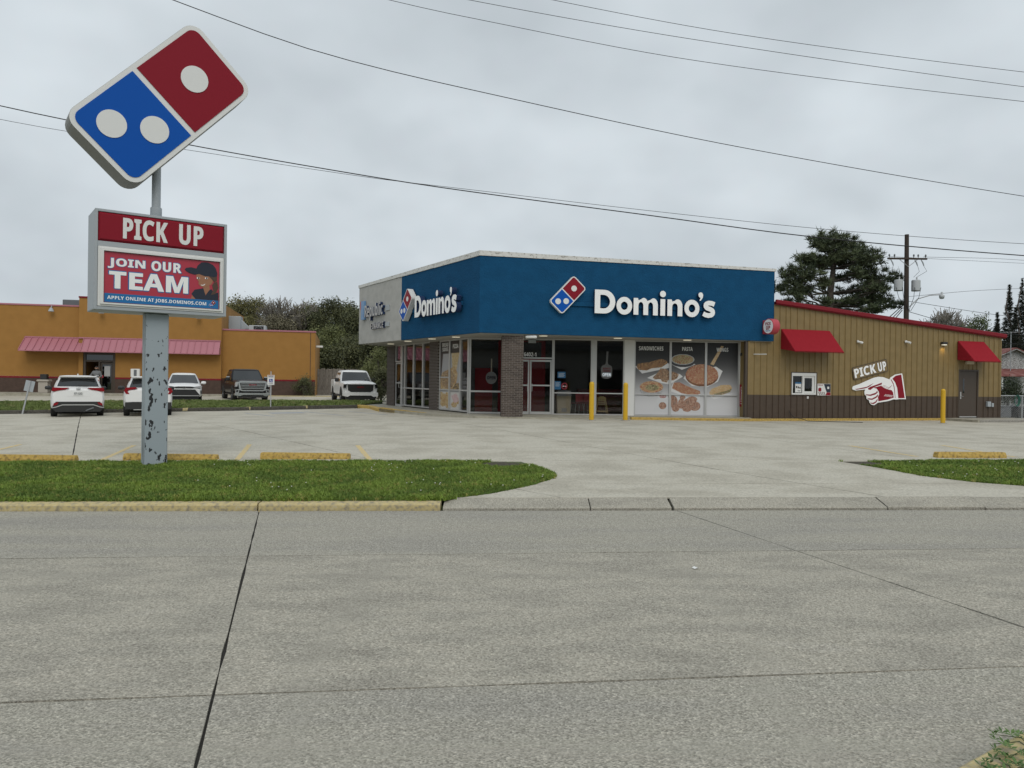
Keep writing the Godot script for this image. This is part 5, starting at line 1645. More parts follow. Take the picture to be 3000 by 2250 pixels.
# ------------------------------------------------------------------ the orange restaurant
func build_restaurant() -> void:
	var OB := frame(-20.4, 54.0, 12.6)
	var r := thing("restaurant", "long orange stucco restaurant with a brown base and a pink metal awning", "building", OB)
	var secs := [[-0.0, 6.34, 5.1, 0.0], [-9.05, 0.0, 7.0, 0.45], [-26.0, -9.05, 6.42, 0.0]]
	for q in secs:
		var doors := [-8.78, -6.78]
		var spans := [[q[0], q[1]]]
		if q[2] > 6.9:
			spans = [[q[0], doors[0]], [doors[1], q[1]]]
			boxput(r, "wall", [doors[0], doors[1], 3.36, q[2], q[3] - 0.3, q[3]], M.orange_stucco)
		for s in spans:
			boxput(r, "wall", [s[0] + 0.001, s[1] - 0.001, 1.69, q[2], q[3] - 0.3, q[3]], M.orange_stucco)
			boxput(r, "stripe", [s[0] + 0.001, s[1] - 0.001, 1.575, 1.688, q[3] - 0.3, q[3] + 0.025], M.red_trim, 0.006)
			boxput(r, "base_wall", [s[0] + 0.001, s[1] - 0.001, 0.3, 1.573, q[3] - 0.3, q[3] + 0.012], M.brown_stucco)
		boxput(r, "coping", [q[0] - 0.03, q[1] + 0.03, q[2] + 0.001, q[2] + 0.11, q[3] - 0.34, q[3] + 0.05], M.pink_metal if q[2] < 6.9 else M.red_trim, 0.01)
	var mb := MB.new()
	mb.box(6.04, 6.339, 0.3, 5.1, -12, -0.301)
	mb.box(-0.3, -0.002, 0.3, 7.0, -12, 0.149)
	mb.box(-9.05, -8.75, 0.3, 7.0, -12, 0.149)
	mbput(r, "side_wall", mb, M.orange_stucco)
	mb = MB.new()
	mb.box(0, 6.0, 4.7, 4.75, -12, -0.3); mb.box(-8.9, -0.3, 6.5, 6.55, -12, 0.1); mb.box(-26, -9.05, 6.0, 6.05, -12, -0.3)
	mbput(r, "roof", mb, M.roof_tar)
	# pilaster edge of the short section
	boxput(r, "corner_joint", [5.98, 6.02, 1.7, 5.09, -0.01, 0.012], M.brown_stucco)
	# entrance: dark frame, one open leaf, transom
	mb = MB.new()
	for q in [[-8.77, -8.62, 0.6, 3.35], [-6.94, -6.79, 0.6, 3.35], [-8.62, -6.94, 3.2, 3.35], [-8.62, -6.94, 2.72, 2.84], [-7.84, -7.74, 0.6, 2.72]]: mb.cbox(q[0], q[1], q[2], q[3], 0.2, 0.4, 0.01)
	var ent := mbput(r, "entrance", mb, M.brown_paint)
	boxput(ent, "transom_pane", [-8.62, -6.94, 2.84, 3.2, 0.28, 0.3], M.dark_glass)
	mb = MB.new()
	for q in [[-7.74, -7.62, 0.62, 2.7], [-7.06, -6.95, 0.62, 2.7], [-7.62, -7.06, 0.62, 0.85], [-7.62, -7.06, 2.55, 2.7]]: mb.box(q[0], q[1], q[2], q[3], 0.24, 0.3)
	var leaf := mbput(r, "door", mb, M.brown_paint)
	boxput(leaf, "pane", [-7.63, -7.05, 0.85, 2.56, 0.26, 0.275], M.dark_glass)
	boxput(leaf, "notice", [-7.5, -7.14, 1.75, 2.45, 0.277, 0.28], M.poster_grey)
	boxput(leaf, "sticker", [-7.7, -7.55, 1.66, 1.82, 0.302, 0.305], M.red_plastic)
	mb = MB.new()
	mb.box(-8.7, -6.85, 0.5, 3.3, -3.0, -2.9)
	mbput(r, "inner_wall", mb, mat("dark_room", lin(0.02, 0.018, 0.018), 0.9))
	# the awning: one sheet between each pair of seams
	var n := 30
	var a0 := -12.42; var a1 := -0.05
	for k in n:
		var s0 := lerpf(a0, a1, float(k) / n); var s1 := lerpf(a0, a1, float(k + 1) / n)
		var zi := 0.0 if s0 < -9.06 else 0.45
		mb = MB.new()
		mb.box(0, 1, 0, 1, 0, 1, Transform3D(Basis(Vector3(s1 - s0 - 0.012, 0, 0), Vector3(0, 0.02, 0.02), Vector3(0, -0.88, 1.15 - zi)), Vector3(s0 + 0.006, 4.27, zi + 0.01)))
		mb.box(0, 1, 0, 1, 0, 1, Transform3D(Basis(Vector3(0.03, 0, 0), Vector3(0, 0.06, 0.06), Vector3(0, -0.88, 1.15 - zi)), Vector3(s0 - 0.015, 4.275, zi + 0.01)))
		mbput(r, "awning_sheet", mb, M.pink_metal)
	mb = MB.new()
	mb.cbox(a0 - 0.02, a1 + 0.02, 3.34, 3.41, 1.1, 1.2, 0.01)
	mb.cbox(a0 - 0.02, -9.06, 4.26, 4.36, 0.01, 0.09, 0.01); mb.cbox(-9.04, a1 + 0.02, 4.26, 4.36, 0.46, 0.54, 0.01)
	mbput(r, "awning_edge", mb, M.pink_metal)
	for s in [a0, a1]:
		mb = MB.new()
		mb.prism(pl([0.0, 4.26, 0.0, 3.36, 1.13, 3.38]), -0.01, 0.01, Transform3D(Basis(Vector3(0, 0, 1), UP, Vector3(-1, 0, 0)), Vector3(s, 0, 0)))
		mbput(r, "awning_end", mb, M.pink_metal)
	# small lights hung on the wall
	for q in [[-10.8, 6.18, 0.0], [-7.6, 6.12, 0.45], [-1.45, 5.96, 0.45], [-4.5, 6.05, 0.45]]:
		mb = MB.new()
		mb.tube([Vector3(q[0], q[1] + 0.2, q[2]), Vector3(q[0], q[1] + 0.25, q[2] + 0.2), Vector3(q[0], q[1] + 0.1, q[2] + 0.3)], [0.025], 8)
		mb.lathe([[0.18, -0.14], [0.13, 0.0], [0.06, 0.1], [0.0, 0.12]], 14, Transform3D(Basis(), Vector3(q[0], q[1], q[2] + 0.3)))
		mbput(r, "wall_lamp", mb, M.grey_paint)
	mb = MB.new()
	mb.cbox(6.36, 6.85, 4.05, 4.2, -0.9, -0.6, 0.03, Transform3D(Basis(Vector3.BACK, -0.0), Vector3.ZERO))
	mbput(r, "flood_light", mb, M.white_paint)
	# roof plant
	var u := boxput(r, "roof_unit", [-0.9, 0.85, 5.15, 6.35, -4.2, -3.0], M.grey_paint, 0.03)
	flat_shape(u, "hood", [0.86, 6.1, 1.5, 5.45, 0.86, 5.4], -4.1, -3.1, M.grey_paint)
	u = boxput(r, "roof_unit", [1.5, 2.7, 4.76, 5.66, -3.3, -2.2], M.transformer_grey, 0.02)
	boxput(u, "fan_recess", [1.85, 2.55, 5.0, 5.6, -2.199, -2.19], M.black_plastic)
	mb = MB.new()
	mb.ring(ellipse(2.2, 5.3, 0.28, 0.28, 24), ellipse(2.2, 5.3, 0.23, 0.23, 24), -2.19, -2.15)
	mb.box(1.95, 2.45, 5.28, 5.32, -2.19, -2.16)
	mbput(u, "fan_guard", mb, M.dark_grey_paint)
	boxput(r, "roof_unit", [5.25, 6.0, 4.76, 5.4, -5.0, -4.2], M.dark_grey_paint, 0.03)
	boxput(r, "roof_unit", [-10.6, -9.1, 6.06, 7.0, -2.4, -1.2], M.dark_grey_paint, 0.03)
	var wk := structure("restaurant_walk")
	mb = MB.new()
	mb.box(-26, 3.2, 0.3, 0.62, -0.4, 2.0, OB)
	mbput(wk, "paving", mb, M.walk_concrete)
	mb = MB.new()
	mb.cbox(3.2, 8.8, 0.3, 0.58, 1.4, 1.6, 0.02, OB)
	mbput(wk, "kerb_stone", mb, M.kerb_yellow)
	# street furniture before it
	var t := thing("stone_bin", "pebbled stone litter bin with a dark hood by the restaurant wall", "bin", OB * Transform3D(Basis(), Vector3(-10.85, 0.62, 1.2)))
	boxput(t, "bin_body", [-0.28, 0.28, 0.0, 0.72, -0.28, 0.28], M.pebbled_bin, 0.02)
	boxput(t, "rim", [-0.36, 0.36, 0.72, 0.86, -0.36, 0.36], M.pebbled_bin, 0.04)
	boxput(t, "hood", [-0.2, 0.2, 0.86, 1.22, -0.2, 0.2], M.black_plastic, 0.03)
	t = thing("pay_box", "pale metal box on a post between two parked cars by the restaurant", "box", OB * Transform3D(Basis(), Vector3(-5.3, 0.62, 1.3)))
	boxput(t, "post", [-0.04, 0.04, 0.0, 1.1, -0.04, 0.04], M.grey_paint, 0.005)
	boxput(t, "case", [-0.28, 0.28, 1.1, 1.66, -0.12, 0.12], M.sign_white, 0.02)
	boxput(t, "slot", [-0.08, 0.1, 1.18, 1.6, 0.12, 0.126], M.dark_grey_paint)

func build_backdrop_left() -> void:
	# board fence, and a low roof beyond it
	var f := thing("board_fence", "weathered grey board fence beside the orange restaurant", "fence", frame(-15.2, 60.0, 10.0, 0.45))
	var kinds := []
	for k in 3:
		var b := MB.new()
		b.prism(pl([0.0, 0.0, 0.135, 0.0, 0.135, 2.06 + 0.03 * k, 0.115, 2.09 + 0.03 * k, 0.02, 2.09 + 0.03 * k, 0.0, 2.06 + 0.03 * k]), 0.0, 0.02)
		kinds.append(b.done())
	for k in 54: put(f, "plank", kinds[rng.randi() % 3], M.weathered_wood, Transform3D(Basis(Vector3.BACK, rng.randf_range(-0.006, 0.006)), Vector3(k * 0.145, rng.randf_range(-0.03, 0.02), rng.randf_range(0, 0.01))))
	boxput(f, "rail", [-0.05, 7.9, 0.4, 0.49, -0.05, -0.005], M.weathered_wood)
	boxput(f, "rail", [-0.05, 7.9, 1.6, 1.69, -0.05, -0.005], M.weathered_wood)
	var s := thing("shed", "low shed roof of dark shingles beyond the board fence", "shed", frame(-17.5, 72.0, 8.0, 0.4))
	boxput(s, "wall", [0.0, 5.2, 0.0, 2.6, -5, 0.0], M.brown_stucco)
	var mb := MB.new()
	mb.prism(pl([-0.4, 2.5, 5.9, 2.5, 3.6, 3.85, 0.6, 3.95]), -5.2, 0.4)
	mbput(s, "roof", mb, M.shingle)
	mb = MB.new()
	mb.lathe([[0.2, 3.8], [0.2, 4.05], [0.12, 4.15], [0.0, 4.17]], 10, Transform3D(Basis(), Vector3(1.9, 0, -1)))
	mbput(s, "vent", mb, M.grey_paint)

# ------------------------------------------------------------------ vehicles
func wheel(car: Node, at: Vector3, r: float, w: float, side: float) -> void:
	var t := Transform3D(Basis(Vector3.BACK, -PI / 2 * side), at)
	var mb := MB.new()
	mb.lathe([[r * 0.62, -w / 2], [r * 0.93, -w / 2], [r, -w * 0.36], [r, w * 0.36], [r * 0.93, w / 2], [r * 0.62, w / 2 - 0.005]], 26, t)
	var o := mbput(car, "wheel", mb, M.rubber)
	mb = MB.new()
	mb.lathe([[r * 0.63, -w * 0.4], [r * 0.63, w * 0.42], [r * 0.58, w * 0.44], [r * 0.56, w * 0.3], [0.0, w * 0.26]], 22, t)
	mbput(o, "rim", mb, M.dark_grey_paint)
	for k in 6:
		mb = MB.new()
		mb.box(0.05, r * 0.6, w * 0.27, w * 0.36, -0.035, 0.035, t * Transform3D(Basis(UP, TAU * k / 6), Vector3.ZERO))
		mbput(o, "spoke", mb, M.aluminium)

func hull(mb: MB, st: Array) -> void:
	# st: [z, half width, bottom, shoulder height, crown]; front is +z
	var rows := []
	for s in st:
		var w: float = s[1]; var b: float = s[2]; var t: float = s[3]; var c: float = s[4]
		var h := t - b
		var half := [Vector2(w * 0.9, b), Vector2(w * 0.985, b + h * 0.12), Vector2(w, b + h * 0.38), Vector2(w * 0.995, b + h * 0.66), Vector2(w * 0.97, b + h * 0.88), Vector2(w * 0.92, t), Vector2(w * 0.8, t + c * 0.55), Vector2(w * 0.45, t + c * 0.9)]
		var row := []
		for p in half: row.append(Vector3(p.x, p.y, s[0]))
		row.append(Vector3(0, t + c, s[0]))
		for k in range(half.size() - 1, -1, -1): row.append(Vector3(-half[k].x, half[k].y, s[0]))
		rows.append(row)
	mb.grid(rows)
	for e in [0, rows.size() - 1]:
		var R: Array = rows[e]
		for k in range(1, R.size() - 1):
			if e: mb.tri(R[0], R[k], R[k + 1])
			else: mb.tri(R[0], R[k + 1], R[k])
	for i in rows.size() - 1: mb.quad(rows[i][0], rows[i][-1], rows[i + 1][-1], rows[i + 1][0])

func bent(a: Vector3, b: Vector3, c: Vector3, d: Vector3, out: Vector3, n := 6) -> Array:
	# a pane between corners a b (bottom) and d c (top), bulging
	var rows := []
	for j in n + 1:
		var row := []
		for i in n + 1:
			var u := float(i) / n; var v := float(j) / n
			row.append(a.lerp(b, u).lerp(d.lerp(c, u), v) + out * (4.0 * u * (1 - u)) * (0.6 + 1.6 * v * (1 - v)))
		rows.append(row)
	return rows

func cabin(car: Node, body: Material, g: Dictionary) -> void:
	# g: zf, zr (foot of windscreen, foot of rear window), tf, tr (roof ends), wb, wt (half widths), yb, yt
	var wb: float = g.wb; var wt: float = g.wt; var yb: float = g.yb; var yt: float = g.yt
	var ring := func(y: float, w: float, zf: float, zr: float) -> Array:
		var row := []
		for i in 9: row.append(Vector3(lerpf(w, -w, i / 8.0), y, zf + 0.1 * (1.0 - pow(absf(i / 4.0 - 1.0), 2.0))))
		for i in 9: row.append(Vector3(lerpf(-w, w, i / 8.0), y, zr - 0.06 * (1.0 - pow(absf(i / 4.0 - 1.0), 2.0))))
		return row
	var rows := []
	for k in 7:
		var t := k / 6.0
		rows.append(ring.call(lerpf(yb, yt, t), lerpf(wb, wt, t * t * 0.35 + t * 0.65), lerpf(g.zf, g.tf, t), lerpf(g.zr, g.tr, t)))
	for q in [[0.97, 0.025], [0.86, 0.05], [0.6, 0.07], [0.0, 0.078]]:
		var mid: float = (g.tf + g.tr) / 2
		rows.append(ring.call(yt + q[1], wt * q[0], mid + (g.tf - mid) * q[0], mid + (g.tr - mid) * q[0]))
	var mb := MB.new()
	mb.grid(rows, true)
	mbput(car, "cabin", mb, body)
	# glass follows the cabin's own curve, a finger's breadth outside it
	for front in [true, false]:
		var gl := []
		for k in 7:
			var t := lerpf(0.05 if front else float(g.get("rw", 0.1)), 0.93, k / 6.0)
			var w := lerpf(wb, wt, t * t * 0.35 + t * 0.65)
			var row := []
			for i in 9:
				var x := lerpf(0.9, -0.9, i / 8.0)
				if front: row.append(Vector3(w * x, lerpf(yb, yt, t), lerpf(g.zf, g.tf, t) + 0.1 * (1.0 - x * x) + 0.016))
				else: row.append(Vector3(-w * x, lerpf(yb, yt, t), lerpf(g.zr, g.tr, t) - 0.06 * (1.0 - x * x) - 0.016))
			gl.append(row)
		mb = MB.new()
		mb.grid(gl)
		mbput(car, "windscreen" if front else "rear_window", mb, M.car_glass)
	for s in [1, -1]:
		var P := func(t: float, u: float) -> Vector3:
			# u runs from the front pillar to the rear one
			var w := lerpf(wb, wt, t * t * 0.35 + t * 0.65) + 0.006
			return Vector3(s * w, lerpf(yb, yt, t), lerpf(lerpf(g.zf, g.tf, t), lerpf(g.zr, g.tr, t), u))
		for q in g.panes:
			mb = MB.new()
			var a: Vector3 = P.call(0.06, q[0]); var b: Vector3 = P.call(0.06, q[1]); var c: Vector3 = P.call(0.88, q[1]); var d: Vector3 = P.call(0.88, q[0])
			if s > 0: mb.grid(bent(a, b, c, d, Vector3(0.004, 0, 0), 2))
			else: mb.grid(bent(b, a, d, c, Vector3(-0.004, 0, 0), 2))
			mbput(car, "side_window", mb, M.car_glass)

func shape_pair(car: Node, called: String, pts: Array, z0: float, z1: float, m: Material, both := true) -> void:
	# a piece on the front (or rear) face and its mirror image
	for s in ([1, -1] if both else [1]):
		var p := PackedVector2Array()
		for i in range(0, pts.size(), 2): p.append(Vector2(pts[i] * s, pts[i + 1]))
		var mb := MB.new()
		mb.prism(p, minf(z0, z1), maxf(z0, z1))
		mbput(car, called, mb, m)

func mirrors(car: Node, x: float, y: float, z: float, m: Material) -> void:
	for s in [1, -1]:
		var mb := MB.new()
		mb.lathe([[0.0, -0.1], [0.075, -0.08], [0.09, 0.0], [0.075, 0.08], [0.0, 0.1]], 12, Transform3D(Basis(Vector3.BACK, PI / 2) * Basis.from_scale(Vector3(0.95, 1.35, 0.8)), Vector3(s * (x + 0.12), y, z)))
		mb.box(minf(s * (x - 0.05), s * (x + 0.1)), maxf(s * (x - 0.05), s * (x + 0.1)), y - 0.05, y - 0.02, z - 0.03, z + 0.03)
		mbput(car, "mirror", mb, m)

func on_ground(x: float, d: float, heading: float) -> Transform3D:
	# heading in degrees: 0 drives away from the viewer, positive to the right; +z is the vehicle's front
	var a := deg_to_rad(heading)
	var fwd := Vector3(sin(a), 0, -cos(a))
	return Transform3D(Basis(UP.cross(fwd).normalized(), UP, fwd), on(x, d, 0.002))

func build_cars() -> void:
	var W: Material = M.car_white
	var K: Material = M.black_plastic
	# 1: large white SUV, seen from behind
	var hd := -31.0
	var c := thing("parked_car", "white SUV with slim red tail lights and a number plate, nearest the leaning sign", "car", on_ground(-17.5 + sin(deg_to_rad(hd)) * 2.46, 31.0 + cos(deg_to_rad(hd)) * 2.46, hd))
	var mb := MB.new()
	hull(mb, [[-2.46, 0.86, 0.5, 1.0, 0.1], [-2.38, 0.93, 0.36, 1.12, 0.1], [-2.0, 0.96, 0.3, 1.16, 0.06], [-1.0, 0.965, 0.28, 1.13, 0.05], [0.3, 0.965, 0.28, 1.1, 0.05], [1.2, 0.96, 0.28, 1.08, 0.07], [1.9, 0.93, 0.3, 1.0, 0.08], [2.3, 0.85, 0.34, 0.86, 0.06], [2.46, 0.7, 0.4, 0.7, 0.04]])
	mbput(c, "body", mb, W)
	cabin(c, W, {"zf": 1.25, "zr": -2.38, "tf": 0.35, "tr": -1.95, "wb": 0.87, "wt": 0.66, "yb": 1.08, "yt": 1.62, "rw": 0.3, "panes": [[0.06, 0.34], [0.36, 0.64], [0.67, 0.92]]})
	shape_pair(c, "tail_light", [0.33, 1.19, 0.9, 1.2, 0.93, 1.06, 0.88, 1.04, 0.44, 1.12], -2.36, -2.48, M.tail_red)
	shape_pair(c, "plate_recess", [-0.42, 0.84, 0.42, 0.84, 0.34, 1.07, -0.34, 1.07], -2.4, -2.468, W, false)
	var plate := boxput(c, "number_plate", [-0.17, 0.17, 0.88, 1.04, -2.486, -2.469], M.sign_white, 0.004)
	text(plate, "lettering", "971 GXO", [-0.14, 0.14, 0.91, 1.0], 0.0, 0.004, M.navy).transform = Transform3D(Basis(UP, PI), Vector3(0, 0, -2.486)) * plate.get_child(0).transform
	mb = MB.new()
	mb.ring(ellipse(0, 1.145, 0.075, 0.045, 20), ellipse(0, 1.145, 0.06, 0.032, 20), -2.49, -2.47)
	mb.ring(ellipse(0, 1.145, 0.028, 0.032, 16), ellipse(0, 1.145, 0.02, 0.024, 16), -2.49, -2.47)
	mbput(c, "badge", mb, M.chrome)
	shape_pair(c, "rear_bumper", [-0.92, 0.38, -0.78, 0.63, 0.78, 0.63, 0.92, 0.38, 0.78, 0.22, -0.78, 0.22], -2.3, -2.475, K, false)
	shape_pair(c, "bumper_trim", [0.0, 0.52, 0.55, 0.52, 0.78, 0.43, 0.92, 0.4, 0.93, 0.37, 0.78, 0.395, 0.55, 0.485, 0.0, 0.485], -2.4, -2.488, M.aluminium)
	shape_pair(c, "reflector", [0.68, 0.61, 0.84, 0.58, 0.88, 0.47, 0.74, 0.5], -2.4, -2.484, M.tail_red)
	boxput(c, "spoiler", [-0.66, 0.66, 1.62, 1.665, -2.2, -1.85], W, 0.015)
	mb = MB.new()
	mb.tube([Vector3(0, 1.3, -2.42), Vector3(-0.34, 1.27, -2.43)], [0.018], 6)
	mbput(c, "wiper", mb, K)
	mb = MB.new()
	mb.tube([Vector3(-0.2, 0.22, -2.4), Vector3(-0.35, 0.3, -2.5), Vector3(-0.55, 0.38, -2.46)], [0.03], 8)
	mbput(c, "tow_pipe", mb, M.dark_grey_paint)
	boxput(c, "roof_fin", [-0.02, 0.02, 1.69, 1.76, -1.7, -1.5], W, 0.01)
	mirrors(c, 0.93, 1.14, 0.85, K)
	for q in [[0.83, -1.45], [0.83, 1.42]]:
		for s in [1, -1]: wheel(c, Vector3(q[0] * s, 0.365, q[1]), 0.365, 0.24, s)
	# 2: smaller white SUV beside it, half hidden by the sign post
	hd = -27.0
	c = thing("parked_car", "white SUV with hooked red tail lights, half hidden behind the sign post", "car", on_ground(-14.85 + sin(deg_to_rad(hd)) * 2.3, 31.4 + cos(deg_to_rad(hd)) * 2.3, hd))
	mb = MB.new()
	hull(mb, [[-2.3, 0.82, 0.55, 1.0, 0.08], [-2.22, 0.89, 0.42, 1.1, 0.08], [-1.8, 0.915, 0.34, 1.12, 0.06], [-0.5, 0.92, 0.32, 1.08, 0.05], [0.8, 0.92, 0.32, 1.05, 0.06], [1.7, 0.89, 0.34, 0.97, 0.07], [2.15, 0.8, 0.38, 0.84, 0.05], [2.3, 0.66, 0.42, 0.7, 0.04]])
	mbput(c, "body", mb, W)
	cabin(c, W, {"zf": 1.1, "zr": -2.22, "tf": 0.25, "tr": -1.75, "wb": 0.82, "wt": 0.62, "yb": 1.06, "yt": 1.57, "rw": 0.25, "panes": [[0.06, 0.36], [0.39, 0.68], [0.72, 0.92]]})
	shape_pair(c, "tail_light", [0.42, 1.16, 0.5, 1.2, 0.84, 1.18, 0.9, 1.04, 0.82, 0.92, 0.7, 0.92, 0.78, 1.03, 0.74, 1.09, 0.55, 1.11], -2.2, -2.315, M.tail_red)
	shape_pair(c, "rear_bumper", [-0.86, 0.3, -0.86, 0.58, -0.6, 0.6, 0.6, 0.6, 0.86, 0.58, 0.86, 0.3], -2.15, -2.325, K, false)
	shape_pair(c, "skid_plate", [-0.55, 0.27, 0.55, 0.27, 0.55, 0.3, -0.55, 0.3], -2.2, -2.335, M.aluminium, false)
	boxput(c, "spoiler", [-0.62, 0.62, 1.58, 1.62, -2.05, -1.7], W, 0.015)
	mirrors(c, 0.88, 1.13, 0.7, K)
	for q in [[0.79, -1.36], [0.79, 1.35]]:
		for s in [1, -1]: wheel(c, Vector3(q[0] * s, 0.355, q[1]), 0.355, 0.23, s)
	# 3: white crossover facing the viewer
	hd = 180.0 - 24.0
	c = thing("parked_car", "white crossover facing the street with a thin grille over a wide black intake", "car", on_ground(-17.75 - sin(deg_to_rad(hd)) * 2.3, 41.6 - cos(deg_to_rad(hd)) * 2.3, hd))
	mb = MB.new()
	hull(mb, [[-2.37, 0.8, 0.5, 0.95, 0.08], [-2.2, 0.9, 0.34, 1.08, 0.06], [-1.0, 0.925, 0.3, 1.06, 0.05], [0.5, 0.925, 0.3, 1.03, 0.06], [1.3, 0.92, 0.3, 0.98, 0.09], [1.9, 0.9, 0.32, 0.9, 0.09], [2.25, 0.86, 0.34, 0.8, 0.07], [2.37, 0.78, 0.36, 0.72, 0.05]])
	mbput(c, "body", mb, W)
	cabin(c, W, {"zf": 1.3, "zr": -2.15, "tf": 0.35, "tr": -1.3, "wb": 0.83, "wt": 0.62, "yb": 1.02, "yt": 1.55, "panes": [[0.07, 0.38], [0.41, 0.7], [0.73, 0.9]]})
	shape_pair(c, "upper_grille", [-0.5, 0.86, -0.42, 0.8, 0.42, 0.8, 0.5, 0.86, 0.3, 0.88, -0.3, 0.88], 2.2, 2.4, K, false)
	shape_pair(c, "headlight", [0.5, 0.87, 0.88, 0.93, 0.9, 0.86, 0.78, 0.8, 0.46, 0.81], 2.1, 2.375, M.head_lens)
	shape_pair(c, "intake", [-0.55, 0.72, 0.55, 0.72, 0.8, 0.4, 0.72, 0.3, -0.72, 0.3, -0.8, 0.4], 2.1, 2.385, K, false)
	shape_pair(c, "lip", [-0.8, 0.4, 0.8, 0.4, 0.74, 0.365, -0.74, 0.365], 2.2, 2.395, M.aluminium, false)
	shape_pair(c, "underside", [-0.78, 0.36, 0.78, 0.36, 0.7, 0.16, -0.7, 0.16], 1.9, 2.3, K, false)
	shape_pair(c, "vent", [0.84, 0.68, 0.87, 0.68, 0.88, 0.5, 0.85, 0.48], 2.1, 2.36, K)
	mb = MB.new()
	mb.ring(ellipse(0, 0.84, 0.08, 0.05, 20), ellipse(0, 0.84, 0.065, 0.036, 20), 2.4, 2.42)
	mbput(c, "badge", mb, M.chrome)
	mirrors(c, 0.9, 1.08, 0.95, W)
	for q in [[0.8, -1.36], [0.8, 1.35]]:
		for s in [1, -1]: wheel(c, Vector3(q[0] * s, 0.36, q[1]), 0.36, 0.23, s)
	# 4 and 5: pick-up trucks
	pickup("parked_truck", "dark grey pickup truck with a big chrome grille before the orange restaurant", on_ground(-15.2 - sin(deg_to_rad(152.0)) * 2.9, 45.0 - cos(deg_to_rad(152.0)) * 2.9, 152.0), M.car_dark, true)
	pickup("parked_truck", "white pickup truck with a wide black grille near the shop's side walk", on_ground(-8.75 - sin(deg_to_rad(160.0)) * 2.9, 44.4 - cos(deg_to_rad(160.0)) * 2.9, 160.0), W, false)

